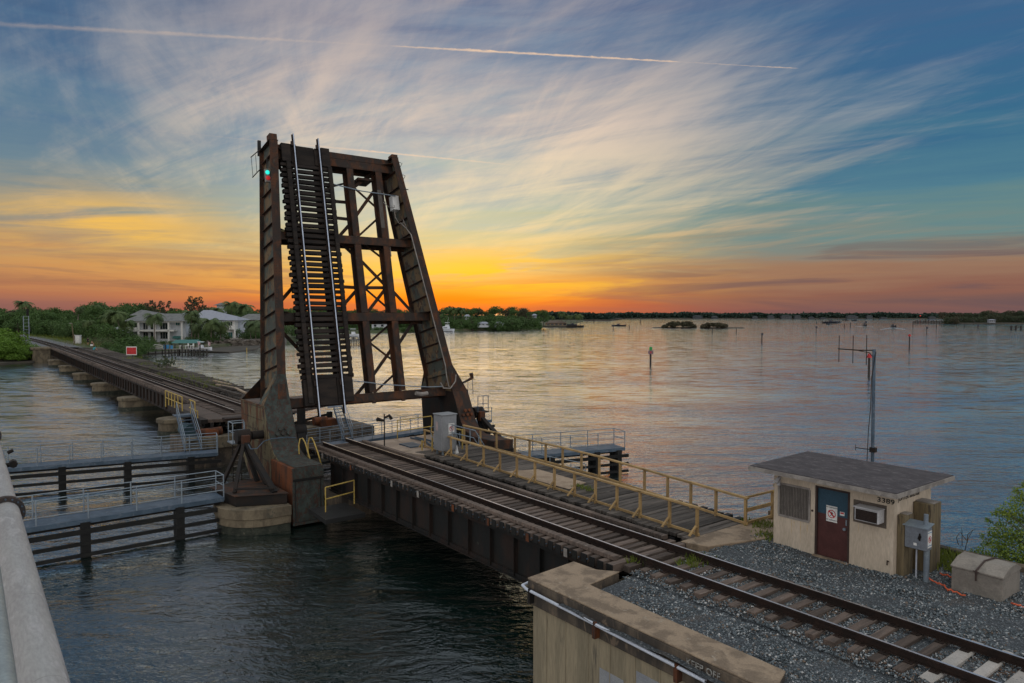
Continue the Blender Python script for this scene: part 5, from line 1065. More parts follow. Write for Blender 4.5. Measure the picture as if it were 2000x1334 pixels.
obj('machinery', MB().tube([(-50.4, 12.2, 2.2), (-50.4, 13.8, 2.25)], .28, 12).box(-50.9, -50.0, 12.6, 13.5, 1.8, 2.3), M_orust, RP); obj('machinery', MB().tube([(-50.2, 20.2, 2.3), (-50.2, 21.2, 2.3)], .3, 12).box(-50.8, -49.8, 20.6, 21.9, 1.9, 2.4), M_orust, RP)
obj('blue_tank', MB().tube([(-54.5, 12.4, 2.0), (-52.8, 12.4, 2.0)], .48, 16), mat('faded_blue_tank', (.05, .10, .12), (.04, .08, .10), None, 2., .6), RP, True)
obj('column', MB().tube([(-50.0, 19.2, 1.5), (-50.0, 19.2, 4.0)], .3, 12), M_dark, RP); obj('column', MB().box(-50.8, -50.1, 17.2, 18.4, 1.5, 3.7), M_dark, RP)
obj('lock_beam', MB().box(-51.0, -50.2, 14.0, 18.8, 2.93, 3.05), M_fgird, RP)
FR_ = thing('handrail', (-58, 12.8, 3), 'yellow steel handrail along the track edge above the left stair', 'handrail')
def pr_(x): return (x, 12.85, 2.93)
xs = [-61.2, -60.1, -59.0, -57.9, -56.8, -55.0, -54.0]
mb = MB()
for x in (-62.5, -61.4, -60.4, -59.4, -58.3, -57.0): obj('post', MB().tube([(x, 12.82, 2.7), (x, 12.82, 4.0)], .045, 6), M_ypipe, FR_)
for z in (4.0, 3.45): obj('bar', MB().tube([(-62.5, 12.82, z), (-57.0, 12.82, z)], .04, 6), M_ypipe, FR_)
obj('bar', MB().tube([(-54.9, 12.82, 4.0), (-53.4, 12.82, 4.0), (-53.3, 12.82, 3.9), (-53.3, 12.82, 2.9)], .04, 6).tube([(-54.9, 12.82, 3.45), (-53.4, 12.82, 3.4)], .035, 6).tube([(-54.5, 12.82, 4.), (-54.5, 12.82, 2.9)], .035, 6).tube([(-53.3, 12.82, 3.4), (-52.6, 12.82, 3.4), (-52.6, 12.82, 2.9)], .035, 6), M_ypipe, FR_)
GH = thing('handrail', (-56, 24.3, 3), 'thin grey handrail behind the foot of the leaf on the far deck', 'handrail')
for a, b in (((-58.5, 24.3), (-55.5, 24.3)), ((-55.4, 24.2), (-53.5, 22.6))): obj('bar', MB().tube([(*a, 2.9), (*a, 3.95), (*b, 3.95), (*b, 2.9)], .03, 6).tube([(*a, 3.4), (*b, 3.4)], .024, 6), M_galvw, GH, True)
FT = thing('far_railway_track', (-100, 16.2, 3), 'railway track with gleaming rails crossing the far spans toward the wooded shore', 'railway track')
def bend(x): return 0 if x > -175 else -((x + 175) / 200) ** 2 * 12
for y, x0 in ((Y1, -53.2), (Y2, -54.6)):
    mb = MB(); railmb(mb, (x0, y, RZ), (-180, y, RZ)); xx = -180
    while xx > -620: railmb(mb, (xx, y + bend(xx), RZ), (xx - 20, y + bend(xx - 20), RZ)); xx -= 20
    obj('rail', mb, [M_rail, M_railtop], FT)
for y, xa, xb in ((15.85, -178, -57), (16.55, -178, -82)): mb = MB(); railmb(mb, (xa, y, RZ - .03), (xb, y, RZ - .03)); obj('guard_rail', mb, [M_rail, M_rail], FT)
me_ft = mesh_from(MB().box(-.11, .11, -1.62, 1.62, -.22, 0), 'tie', M_tie)
x = -53.0; k = 0
while x > -160: inst('tie', me_ft, (x, 16.19, 3.0), FT, sc=(rnd.uniform(.9, 1.1), 1, 1)); x -= .40
mb = MB()
while x > -178: mb.box(x - .11, x + .11, 14.57, 17.8, 2.78, 3.0); x -= .40
obj('distant_ties', mb, M_tie, FT, kind='stuff')
for y0 in (14.85, 17.5):
    x = -61 if y0 < 15 else -56
    while x > -178: obj('guard_timber', MB().box(x - 5.5, x - .03, y0, y0 + .22, 3.01, 3.13), M_tie, FT); x -= 5.53
PX = [-65.8, -85.2, -104.8, -124.2, -143.6, -163.0]
ends = [-55.0] + PX + [-178.5]
for i, (a, b) in enumerate(zip(ends, ends[1:])):
    t = thing('girder_span', ((a + b) / 2, 16.2, 1.2), 'brown plate girder span of the far bridge, number %s counting from the channel' % ('one two three four five six seven'.split()[i]), 'bridge span', 'far bridge spans')
    girder(t, b + .12, a - .12, 14.75, 1.32, 2.76, -1, M_fgird, max(5, int((a - b) / 1.5)), .36)
    girder(t, b + .12, a - .12, 17.5, 1.32, 2.76, -1, M_fgird, 3, .36)
proto = None
for i, x in enumerate([-65.8] + PX[1:]):
    la = 'round-nosed concrete pier under the far spans, %s from the channel' % ('first second third fourth fifth sixth'.split()[i])
    t = thing('bridge_pier', (x, 17, 0), la, 'bridge pier', 'far bridge piers')
    for nm, hw, z0, z1, mm in (('cap', 1.35, 1.0, 1.30, M_pier), ('shaft', 1.2, .3, .998, M_pier), ('base', 1.28, -1.5, .298, M_pierwet)):
        n_ = stadium(x, hw, 12.75 + (1.35 - hw), 18.0); n2 = [(a, 36.8 - b) for a, b in n_][::-1]
        obj(nm, MB().prism([(a, b, z0) for a, b in n_], (0, 0, z1 - z0)), mm, t, bev=.02)
        obj(nm, MB().prism([(a, b + .0, z0) for a, b in [(x - hw, 18.0), (x + hw, 18.0), (x + hw, 23.2), (x - hw, 23.2)]], (0, 0, z1 - z0)), mm, t)
OD = thing('ruined_deck', (-110, 21, 2.7), 'decaying timber deck of the disused second track with weeds beside the far spans', 'timber deck')
x = -61.5; cnt = 0; mbs = MB()
while x > -172:
    fray = 1.2 if -75 < x < -61 else .25
    y0 = 18.75 + rnd.uniform(-.1, .1); y1 = 22.3 + (abs(x + 61) / 110) * .9 + rnd.uniform(-fray, .1) ; z = 2.92 + rnd.uniform(-.05, .02)
    w_ = rnd.uniform(.2, .3)
    if rnd.random() > .06:
        m_ = MB().box(x - w_, x, y0, y1, z - .25, z)
        if cnt < 270 and x > -150: obj('plank', m_, M_plank, OD); cnt += 1
        else: mbs.box(x - w_, x, y0, y1, z - .25, z)
    x -= w_ + .09
obj('distant_planks', mbs, M_plank, OD, kind='stuff')
for y in (18.95, 20.2, 21.5):
    obj('stringer', MB().box(-172, -60.5, y - .16, y + .16, 1.7, 2.62), M_blacktim, OD)
x = -64
while x > -170: 
    obj('curb_timber', MB().box(x - 6.4, x, 19.0, 19.25, 2.95, 3.14), M_creo, OD)
    x -= 6.5
for k in range(5):
    x = -66 - k * 2.2; obj('loose_timber', MB().bar((x, 20.2 + k * .3, 3.0), (x - 4.5, 19.9 + rnd.uniform(0, 1.2), 3.08), .24, .12), M_creo if k % 2 else M_ply, OD)
# weeds on the old deck and around the track
def tuft(name, label, spots, hmin, hmax, mt, n=26, spread=.25, cat='weeds', seed=1, group=None):
    r_ = np.random.RandomState(seed)
    for i, sp in enumerate(spots):
        V = []; 
        for k in range(n):
            b = np.array([sp[0] + r_.normal() * spread, sp[1] + r_.normal() * spread, sp[2]]); h_ = hmin + (hmax - hmin) * r_.rand(); d_ = r_.normal(size=2) * .35 * h_; w_ = .012 + .01 * r_.rand() + h_ * .03; a_ = r_.rand() * 6.28
            V += [b + [math.cos(a_) * w_, math.sin(a_) * w_, 0], b - [math.cos(a_) * w_, math.sin(a_) * w_, 0], b + [d_[0], d_[1], h_]]
        V = np.array(V); o_ = npmesh(name, V - np.array(sp), np.arange(len(V)).reshape(-1, 3), mt, loc=sp, kind='stuff', label=label)
wd_spots = [(onz(X, Y, 2.95)) for X, Y in ((332, 733), (345, 738), (372, 742), (395, 748), (420, 755), (290, 712), (262, 700), (310, 722))]
tuft('weeds', 'dry grass and weeds growing on the ruined timber deck', [tuple(p) for p in wd_spots], .2, .6, M_grass, 60, .9, seed=2)
tuft('weeds', 'green weed tuft beside the rail at the bridge end', [tuple(onz(1240, 1100, 2.93))], .08, .28, M_grass, 90, .12, seed=3)
tuft('weeds', 'sparse weeds between the rails on the gravel', [tuple(onz(1345, 1102, 2.95)), tuple(onz(1362, 1096, 2.95))], .08, .26, M_grass, 70, .18, seed=4)
tuft('weeds', 'yellowing grass at the hut corner and deck end', [tuple(onz(X, Y, 2.88)) for X, Y in ((1468, 1022), (1485, 1028), (1500, 1026), (1500, 1050), (1505, 1046))], .05, .2, M_grass, 90, .22, seed=5)
tuft('weeds', 'green grass behind the timber casings', [tuple(onz(X, Y, 2.88)) for X, Y in ((1832, 1090), (1842, 1098), (1850, 1086), (1836, 1106))], .06, .28, M_grass, 120, .25, seed=6)
tuft('weeds', 'small weeds on the old plank deck', [tuple(onz(X, Y, 2.93)) for X, Y in ((1155, 957), (1130, 950), (1145, 955))], .06, .22, M_grass, 40, .14, seed=7)
PT = thing('weed_bush', onz(325, 720, 3), 'small leafy bush sprouting from the ruined deck against the water', 'bush')
r_ = np.random.RandomState(5); c_ = onz(325, 722, 3)
V, F = leaves(np.array(c_) + np.array([0, 0, .8]) + r_.normal(size=(90, 3)) * np.array([.6, .7, .35]), .22, r_)
o_ = npmesh('foliage', V - np.array(c_), F, M_leafD, k=4, link=True); o_.parent = PT; obj('stems', MB().tube([c_, c_ + Vector((.1, .1, .9))], .03, 5).tube([c_ + Vector((0, 0, .2)), c_ + Vector((-.3, .6, .9))], .02, 5), M_trunk, PT)
RS = thing('warning_sign', ony(257, 688, 22.5), 'red rectangular sign with white border standing beside the ruined deck', 'sign')
a, b = ony(247, 691, 22.5), ony(267.5, 679, 22.5); ww = onx(0, 0, 1)
c_ = (a + b) / 2; wx = 2.0; hz_ = (b.z - a.z) / 2
rt = Vector((cr.x, cr.y, 0)); nv = Vector((-cf.x, -cf.y, 0)); hw_ = (267.5 - 247) / 2 / FPX * (c_ - CO).dot(fw)
def sq(w_, h_, d_): return [c_ + rt * -w_ + Vector((0, 0, -h_)) + nv * d_, c_ + rt * w_ + Vector((0, 0, -h_)) + nv * d_, c_ + rt * w_ + Vector((0, 0, h_)) + nv * d_, c_ + rt * -w_ + Vector((0, 0, h_)) + nv * d_]
obj('border', MB().prism(sq(hw_, hz_, 0), nv * .03), M_white, RS); obj('panel', MB().prism(sq(hw_ * .9, hz_ * .8, .032), nv * .01), M_red, RS)
obj('post', MB().box(c_.x - .06, c_.x + .06, c_.y + .05, c_.y + .17, 1.5, c_.z), M_dark, RS)
# far abutment
FA = thing('far_abutment', (-180, 14, 0), 'tan concrete abutment at the far end of the railway bridge', 'abutment')
ac = onz(67, 707, 0)
obj('pillar', MB().box(-184.5, -179.0, 11.4, 14.6, -1, 2.6), M_pier, FA, bev=.06); obj('cap', MB().box(-184.8, -178.8, 11.1, 14.7, 2.6, 3.05), M_pier, FA, bev=.05); obj('breast_wall', MB().box(-184, -179.2, 14.6, 24.5, -1, 2.55), M_concd, FA)
# ================================================================== SHORES
def zw(Y): return 10.2 * FPX / (Y - HOR)
def wp(X, Y): return onz(X, Y, 0)
M_land = mat('shore_soil_and_grass', (.055, .075, .028), (.09, .085, .05), (.035, .05, .02), .08, .95, thr3=(.5, .6))
M_mud = mat('dark_shore_mud', (.045, .04, .032), (.07, .06, .045), None, .3, .9)
M_emb = gravel_mat('track_ballast', (.08, .085, .09), (.17, .18, .185), (.28, .28, .28), 6.)
def slab(name, pts, z0, z1, m_, inset=0, **kw):
    c = sum((Vector(p) for p in pts), Vector()) / len(pts); mb = MB(); n = len(pts)
    lo = [Vector((p[0], p[1], z0)) for p in pts]; hi = [Vector((p[0], p[1], 0)).lerp(Vector((c.x, c.y, 0)), min(.45, inset / max(1., (Vector((p[0], p[1], 0)) - Vector((c.x, c.y, 0))).length))) for p in pts]
    for p in hi: p.z = z1
    mb.poly(hi)
    for i in range(n): j = (i + 1) % n; mb.poly([lo[i], lo[j], hi[j], hi[i]])
    return obj(name, mb, m_, None, **kw)
left_pts = [wp(-900, 735), wp(-300, 722), wp(0, 708), wp(60, 704), Vector((-182, 12, 0)), Vector((-182, 24.5, 0)), wp(205, 697), wp(235, 697), wp(285, 692), wp(330, 688), wp(405, 684), wp(450, 679), wp(520, 671), wp(600, 662), wp(680, 652), wp(815, 648.5), wp(900, 646), wp(1055, 644), wp(1062, 641), wp(1066, 639), wp(1105, 638.5), atw(1140, 900), atw(1160, 2600), atw(-1700, 2600), atw(-1700, 300)]
slab('shore', left_pts, -1, 1.1, M_land, 2.5, kind='structure')
slab('mud_bank', [wp(-300, 724), wp(-20, 714), wp(62, 708.5), Vector((-183, 11.4, 0)), Vector((-183, 24.8, 0)), wp(210, 699), wp(240, 699.5), wp(290, 693), wp(400, 688), wp(455, 690), wp(505, 684), wp(520, 675), wp(420, 668), wp(200, 670), wp(-200, 690)], -1, .35, M_mud, 1., kind='structure')
# embankment following the track
mb = MB(); xs_ = [-179] + list(range(-185, -640, -15)); prof = [(-6.5, 1.0), (-3.4, 2.86), (-2.1, 2.98), (2.1, 2.98), (4.4, 2.8), (8.8, 2.5), (13, 1.5)]
for i, x in enumerate(xs_):
    for dy, z in prof: mb.v.append((x, 16.2 + bend(x) + dy, z))
n_ = len(prof)
for i in range(len(xs_) - 1):
    for j in range(n_ - 1): mb.f.append((i * n_ + j, (i + 1) * n_ + j, (i + 1) * n_ + j + 1, i * n_ + j + 1)); mb.mi.append(0 if j in (0, 1, 2, 3) else 1)
obj('embankment', mb, [M_emb, M_land], None, kind='structure')
mb = MB(); x = -178.5
while x > -420: mb.box(x - .12, x + .12, 14.9 + bend(x), 17.5 + bend(x), 2.98, 3.03); x -= .55
obj('embankment_ties', mb, M_creo, FT, kind='stuff')
tuft('grass', 'rough grass verge between the track and the woods', [(-190 - k * 9, 22.5 + bend(-190 - k * 9) + rnd.uniform(-1.5, 3), 2.5) for k in range(26)], .3, 1.0, M_grass, 170, 2.6, seed=11)
# ---- tree prototypes (meshes only)
def mk_crown(seed, n, size, mt, lobes=None, flat=.3):
    rs_ = np.random.RandomState(seed); r2 = random.Random(seed)
    if lobes is None:
        lobes = []
        for k in range(11):
            a = r2.uniform(0, 6.28); q = r2.uniform(.1, 1) ** .6; z = r2.uniform(.36, .86); rr = .36 * q * (1.15 - abs(z - .55))
            s_ = r2.uniform(.12, .20); lobes.append((math.cos(a) * rr, math.sin(a) * rr, z, s_ * 1.15, s_ * 1.15, s_ * .8))
    P = crown_pts(lobes, n, rs_); V, F = leaves(P, size, rs_, flat); return npmesh('crown', V, F, mt, k=4, link=False)
def mk_trunk(seed, h=.62, r=.02):
    r2 = random.Random(seed); mb = MB().tube([(0, 0, -.02), (.01, .0, h * .4), (.02, .02, h)], [r * 1.4, r, r * .5], 6)
    for k in range(5): a = r2.uniform(0, 6.28); z = r2.uniform(.25, .5) * h / .6; mb.tube([(0.01, 0, z), (math.cos(a) * .14, math.sin(a) * .14, z + .12), (math.cos(a) * .26, math.sin(a) * .26, z + .28)], [r * .6, r * .4, r * .15], 5)
    return mesh_from(mb, 'trunk', M_trunk)
CRN = [mk_crown(20 + i, 1500, .030, M_leafA) for i in range(5)]; CRM = [mk_crown(40 + i, 1900, .028, M_leafB, [(random.Random(i * 9 + k).uniform(-.3, .3), random.Random(i * 9 + k + 50).uniform(-.3, .3), random.Random(i * 9 + k + 99).uniform(.15, .75), .2, .2, .16) for k in range(12)]) for i in range(2)]
CRD = [mk_crown(60 + i, 1300, .030, M_leafD) for i in range(3)]; CRB = [mk_crown(70 + i, 1300, .036, M_leafA, [(random.Random(i * 7 + k).uniform(-.34, .34), random.Random(i * 7 + k + 50).uniform(-.34, .34), random.Random(i * 7 + k + 99).uniform(.12, .6), .22, .22, .2) for k in range(10)]) for i in range(2)]
CRBD = [mk_crown(170 + i, 1400, .036, M_leafD, [(random.Random(i * 7 + k).uniform(-.34, .34), random.Random(i * 7 + k + 50).uniform(-.34, .34), random.Random(i * 7 + k + 99).uniform(.06, .72), .22, .22, .2) for k in range(12)]) for i in range(2)]
TRK = [mk_trunk(i) for i in range(3)]
def mk_pine(seed):
    r2 = random.Random(seed); lobes = []
    for k in range(16): z = .35 + .62 * k / 16; a = k * 2.4; rr = .30 * (1.12 - z) + .05; lobes.append((math.cos(a) * rr, math.sin(a) * rr, z, .07, .07, .05))
    return mk_crown(seed, 900, .022, M_leafD, lobes)
PINE = [mk_pine(80), mk_pine(81)]
def mk_palm(seed, nf=30, mt=M_leafP, droop=1.0):
    r2 = random.Random(seed); V = []; 
    for k in range(nf):
        a = k * 2.399 + r2.uniform(-.2, .2); el = r2.uniform(-.25, 1.15); L_ = r2.uniform(.85, 1.1); pts = []
        p = np.array([0., 0., 0.]); e = el; n = 9
        for i in range(n + 1):
            pts.append(p.copy()); p = p + np.array([math.cos(a) * math.cos(e), math.sin(a) * math.cos(e), math.sin(e)]) * L_ / n; e -= .24 * droop
        sd = np.array([-math.sin(a), math.cos(a), 0])
        for i in range(1, n + 1):
            q0, q1 = pts[i - 1], pts[i]; ll = .30 * math.sin(math.pi * (i / (n + 1.5)) ** .7) + .05; tg = (q1 - q0)
            for h_ in (0, .5):
                b0 = q0 + tg * h_; b1 = b0 + tg * .5
                for s_ in (-1, 1):
                    tip = b0 + tg * 1.1 + sd * s_ * ll * r2.uniform(.8, 1.1) + np.array([0, 0, -.42 * ll]); V += [b0, b1, tip]
    V = np.array(V); return npmesh('fronds', V, np.arange(len(V)).reshape(-1, 3), mt, link=False)
PALM = [mk_palm(1), mk_palm(2, 26, droop=1.25), mk_palm(3, 32, droop=.9)]
def mk_ptrunk(seed, lean=.1):
    mb = MB().tube([(0, 0, -.03), (lean * .15, 0, .3), (lean * .5, 0, .6), (lean, 0, 1.)], [.030, .020, .018, .016], 7); return mesh_from(mb, 'trunk', M_palmt)
PTR = [mk_ptrunk(0, .02), mk_ptrunk(1, .12), mk_ptrunk(2, -.2)]
def tree(X, w, Yt, label, crowns=None, zb=1.2, wid=1.0, group='trees massed on the wooded shore', name='tree', cat='tree', trunk=True, seed=None):
    r2 = random.Random(int(X * 31 + w)); p = atw(X, w, zb); h = (zat(Yt, w) - zb) / (.98 if crowns is PINE or zb < 1 and name == 'mangrove_bush' else .88)
    h = max(h, 1.5); t = thing(name, p, label, cat, group)
    cm = r2.choice(crowns or CRN); rz = r2.uniform(0, 6.28)
    o_ = inst('crown', cm, p, t, rz=rz, sc=(h * wid, h * wid, h))
    if trunk: inst('trunk', r2.choice(TRK), p, t, rz=rz, sc=(h * wid, h * wid, h))
    return t
def palm(X, w, Yc, Yb, label, rpx=16, k=0, group='coconut palms', lean=0):
    zb = max(.8, zat(Yb, w)); p = atw(X, w, zb); h = zat(Yc, w) - zb; R = rpx * 1.35 * w / FPX
    t = thing('palm_tree', p, label, 'palm tree', group); tr = PTR[k % 3]; ln = (.02, .12, -.2)[k % 3]
    a = math.atan2(cr.y, cr.x); inst('trunk', tr, p, t, rz=a, sc=(h, h, h)); c_ = p + Vector((math.cos(a) * ln * h, math.sin(a) * ln * h, h))
    inst('fronds', PALM[k % 3], c_, t, rz=k * 1.3, sc=R); return t
# masses behind the track on the left
prof_l = [(-120, 600), (-60, 603), (0, 604), (30, 606), (70, 603), (110, 606), (150, 607), (175, 600), (200, 596), (230, 598), (262, 593), (290, 600), (330, 606), (360, 604), (385, 603), (410, 600), (440, 604), (470, 602), (520, 606), (560, 604), (600, 606)]
def topY(X, pr): 
    xs = [a for a, b in pr]; return float(np.interp(X, xs, [b for a, b in pr]))
X = -130
while X < 640:
    tree(X + rnd.uniform(-4, 4), rnd.uniform(310, 350), topY(X, prof_l) + rnd.uniform(-1, 5), 'dense green tree in the wooded belt behind the houses and track', CRN + CRD[:1]); X += 13
X = -100
while X < 190:
    tree(X + rnd.uniform(-4, 4), rnd.uniform(255, 290), topY(X, prof_l) + rnd.uniform(5, 12), 'dense green tree in the wooded belt behind the houses and track', CRN); X += 12
X = 20
while X < 215:
    w_ = lerp(265, 195, (X - 20) / 195); tree(X + rnd.uniform(-3, 3), w_ + rnd.uniform(0, 18), 619 + rnd.uniform(-3, 7) + (X > 150) * 3, 'bright green bushy tree in the row along the railway verge', CRB, 1.6, 1.0, 'trees in the row along the railway verge'); X += 9
for X, Yt, w_ in ((-40, 640, 160), (-8, 634, 158), (14, 640, 155), (30, 652, 153), (42, 668, 150), (-20, 655, 148), (8, 660, 148), (-60, 630, 165), (25, 672, 147), (47, 682, 149)):
    tree(X, w_, Yt, 'light green mangrove bush at the left edge beside the far abutment', CRM, .3, 1.5, 'mangroves beside the far abutment', 'mangrove_bush', 'bush', False)
for X, Yt, w_ in ((190, 668, 163), (205, 664, 165), (222, 662, 168), (238, 668, 163), (250, 652, 172), (262, 650, 176), (272, 662, 172), (230, 676, 157), (214, 678, 158), (246, 680, 156), (262, 676, 160), (280, 668, 168), (205, 655, 185), (185, 655, 190), (292, 664, 190), (247, 684, 153)):
    tree(X, w_, Yt, 'dark green shore bush between the ruined deck and the first house', CRB, .5, 1.2, 'bushes on the shore by the dock', 'shore_bush', 'bush', False)
# bare grey stems by the people
r_ = np.random.RandomState(9)
for j, (X, w_) in enumerate(((180, 172), (192, 176))):
    c_ = atw(X, w_, 1.5); V = []
    for k in range(260):
        b = r_.normal(size=3) * [2.4, 2.4, 0]; h_ = r_.uniform(1.5, 4.2); d_ = r_.normal(size=2) * .9; V += [b + [.05, 0, 0], b - [.05, 0, 0], b + [d_[0], d_[1], h_]]
    V = np.array(V); npmesh('dry_brush', V, np.arange(len(V)).reshape(-1, 3), M_dry, loc=tuple(c_), label='dry grey leafless brush %s' % ('just behind the standing person' if j == 0 else 'between the people and the palms'), cat='brush', group='dry brush behind the people')
# hedge and shrubs around the houses
for X, Yt, w_, wd in ((290, 655, 205, 1.), (300, 660, 200, 1.), (318, 664, 205, 1.3), (335, 664, 205, 1.3), (350, 663, 206, 1.2), (372, 655, 212, 1.2), (392, 657, 212, 1.2), (415, 657, 215, 1.2), (432, 660, 218, 1.3), (400, 650, 225, 1.), (478, 648, 235, 1.3), (492, 646, 238, 1.3), (505, 648, 238, 1.2), (382, 645, 228, 1.)):
    tree(X, w_, Yt, 'clipped dark green shrub in front of the shore houses', CRB, 1.3, wd, 'shrubs in front of the shore houses', 'garden_shrub', 'shrub', False)
for X, Yt, w_, wd in ((196, 630, 232, 1.2), (212, 634, 226, 1.2), (226, 630, 224, 1.2), (243, 640, 214, 1.3), (258, 650, 210, 1.2), (367, 628, 236, 1.1), (380, 634, 232, 1.2), (395, 637, 231, 1.2), (408, 640, 228, 1.2), (422, 641, 229, 1.2), (440, 646, 232, 1.1), (474, 640, 250, 1.2), (488, 636, 252, 1.2), (502, 638, 248, 1.2), (520, 636, 250, 1.2), (545, 632, 262, 1.2), (570, 632, 275, 1.2), (240, 604, 262, 1.2), (356, 612, 268, 1.0), (345, 608, 275, 1.), (478, 612, 285, 1.), (500, 612, 290, 1.)):
    tree(X, w_, Yt, 'leafy green garden tree growing against the shore houses', CRB if Yt > 620 else CRN, 1.5, wd, 'garden trees against the shore houses', 'garden_tree')
# palms, each where it stands
PL_ = [(207, 214, 622, 663, 17, 1, 'coconut palm left of the first white house, leaning'), (222, 222, 618, 664, 16, 0, 'coconut palm just left of the first white house roof'), (237, 212, 614, 664, 20, 2, 'large coconut palm overlapping the left end of the first white house'), (248, 215, 632, 664, 16, 0, 'low leafy palm under the larger palm at the first white house'),
       (301, 205, 620, 668, 19, 0, 'slender coconut palm centred in front of the first white house'), (374, 218, 613, 660, 17, 0, 'tall palm in the gap between the two white houses'), (388, 222, 625, 662, 17, 2, 'palm left of the second white house gable'), (380, 215, 637, 662, 14, 1, 'low palm in the gap between the white houses'), (412, 215, 630, 666, 20, 0, 'wide coconut palm in front of the second white house'), (430, 218, 634, 664, 18, 1, 'palm beside the balcony of the second white house'),
       (420, 220, 640, 664, 16, 2, 'low palm beneath the wide coconut palm'), (452, 300, 596, 640, 17, 0, 'tall coconut palm on the skyline left of the leaf'), (487, 290, 600, 640, 17, 2, 'coconut palm on the skyline closest to the leaf'), (468, 305, 606, 640, 13, 1, 'short palm on the skyline between the two tall ones'), (489, 232, 632, 660, 18, 1, 'coconut palm on the rock wall beside the leaf'), (499, 230, 636, 660, 17, 0, 'palm closest to the leaf on the rock wall'), (432, 290, 606, 640, 14, 2, 'palm below the roof lantern'),
       (56, 330, 594, 640, 16, 2, 'lone palm rising above the woods behind the signal mast'), (188, 300, 600, 640, 10, 0, 'small palm crown on the woods skyline'), (170, 210, 630, 655, 13, 1, 'palm in the verge trees behind the lamp pole'), (150, 260, 603, 650, 10, 1, 'palm head above the verge trees')]
for X, w_, Yc, Yb, R_x, k, la in PL_: palm(X, w_, Yc, Yb, la, R_x, k)
# casuarinas and bare trees on the skyline
for X, w_, Yt, la in ((378, 300, 578, 'feathery pine on the skyline, the taller of two'), (388, 302, 580, 'feathery pine on the skyline, right of the taller one'), (372, 305, 584, 'feathery pine on the skyline, the leftmost and thinnest'), (294, 300, 586, 'sparse feathery tree above the first house roof'), (309, 300, 588, 'sparse tree leaning right above the first house roof'), (326, 300, 588, 'sparse tree right of the others above the first house')):
    t = tree(X, w_, Yt, la, PINE, 1.2, .75, 'feathery trees on the skyline', 'pine_tree', 'pine tree')
# ---- houses
def hbox(mb, o, x0, x1, y0, y1, z0, z1, a=0.):
    """box in the house frame: x along the facade, y into depth"""
    rv = Vector((cr.x, cr.y, 0)); dv = Vector((cf.x, cf.y, 0)); R = Matrix.Rotation(a, 3, 'Z'); rv = R @ rv; dv = R @ dv
    P = lambda x, y, z: o + rv * x + dv * y + Vector((0, 0, z))
    return mb.hexa([P(x0, y0, z0), P(x1, y0, z0), P(x1, y1, z0), P(x0, y1, z0), P(x0, y0, z1), P(x1, y0, z1), P(x1, y1, z1), P(x0, y1, z1)])
def hip(mb, o, x0, x1, y0, y1, z0, z1, rx0, rx1, ry, a=0.):
    rv = Vector((cr.x, cr.y, 0)); dv = Vector((cf.x, cf.y, 0)); R = Matrix.Rotation(a, 3, 'Z'); rv = R @ rv; dv = R @ dv
    P = lambda x, y, z: o + rv * x + dv * y + Vector((0, 0, z))
    A, B, C_, D_ = P(x0, y0, z0), P(x1, y0, z0), P(x1, y1, z0), P(x0, y1, z0); E_, F_ = P(rx0, ry, z1), P(rx1, ry, z1)
    for f in ((A, B, F_, E_), (B, C_, F_), (C_, D_, E_, F_), (D_, A, E_), (D_, C_, B, A)): mb.poly(f)
    return mb
def hwin(t, o, x0, x1, z0, z1, y=-.02, a=0., panes=2, glass=None, frame=None):
    f = obj('window', hbox(MB(), o, x0, x1, y - .02, y, z0, z1, a), frame or M_hcol, t); n = panes; w_ = (x1 - x0 - .12) / n
    for k in range(n): obj('pane', hbox(MB(), o, x0 + .06 + k * w_ + .05, x0 + .06 + (k + 1) * w_ - .05, y - .05, y - .022, z0 + .08, z1 - .08, a), glass or M_glass, f)
w1 = 228; o1 = atw(255, w1, 1.6); px = w1 / FPX
H1 = thing('shore_house', o1, 'large white two storey house with tall columns and a grey hipped roof on the shore', 'house', 'houses on the left shore')
def hx(X): return (X - 255) * px
def hz_(Y): return zat(Y, w1) - 1.6
obj('wall', hbox(MB(), o1, hx(253), hx(363), 0, 11, -.6, hz_(629) + .6), M_hwall, H1); obj('side_wall', hbox(MB(), o1, hx(203), hx(252), 4, 13, -.6, hz_(640)), M_hwall, H1)
obj('fascia', hbox(MB(), o1, hx(251), hx(365), -2.3, -.03, hz_(629.5), hz_(627)), M_hcol, H1); obj('porch_slab', hbox(MB(), o1, hx(253), hx(346), -2.2, -.03, hz_(647), hz_(644)), M_hcol, H1)
obj('roof', hip(MB(), o1, hx(249), hx(370), -2.8, 12, hz_(627) + .01, hz_(612.5), hx(262), hx(342), 5), M_hroof, H1); obj('roof', hip(MB(), o1, hx(240), hx(300), 4, 14, hz_(616), hz_(605), hx(247), hx(252), 9), M_hroof, H1)
for X in (277, 308, 335.5, 361): obj('column', hbox(MB(), o1, hx(X) - .28, hx(X) + .28, -2.2, -1.7, -.6, hz_(630)), M_hcol, H1)
for a, b, n in ((260, 273, 2), (279.5, 289.5, 2), (294, 306, 2), (312.5, 328, 3)):
    hwin(H1, o1, hx(a), hx(b), hz_(643.5), hz_(630.5), panes=n)
    if a > 262: hwin(H1, o1, hx(a), hx(b), hz_(662), hz_(648.5), panes=n)
hwin(H1, o1, hx(343), hx(352), hz_(636), hz_(629.5), panes=2, glass=M_tglass); obj('awning', hbox(MB(), o1, hx(341), hx(357), -1.6, -.3, hz_(661), hz_(656)), M_canvas, H1)
obj('balustrade', hbox(MB(), o1, hx(254), hx(274), -2.2, -2.1, hz_(645), hz_(639)), M_hcol, H1)
w2 = 252; o2 = atw(375, w2, 1.7); px2 = w2 / FPX
H2 = thing('shore_house', o2, 'white two storey house with a blue-grey metal roof and small balcony on the shore', 'house', 'houses on the left shore')
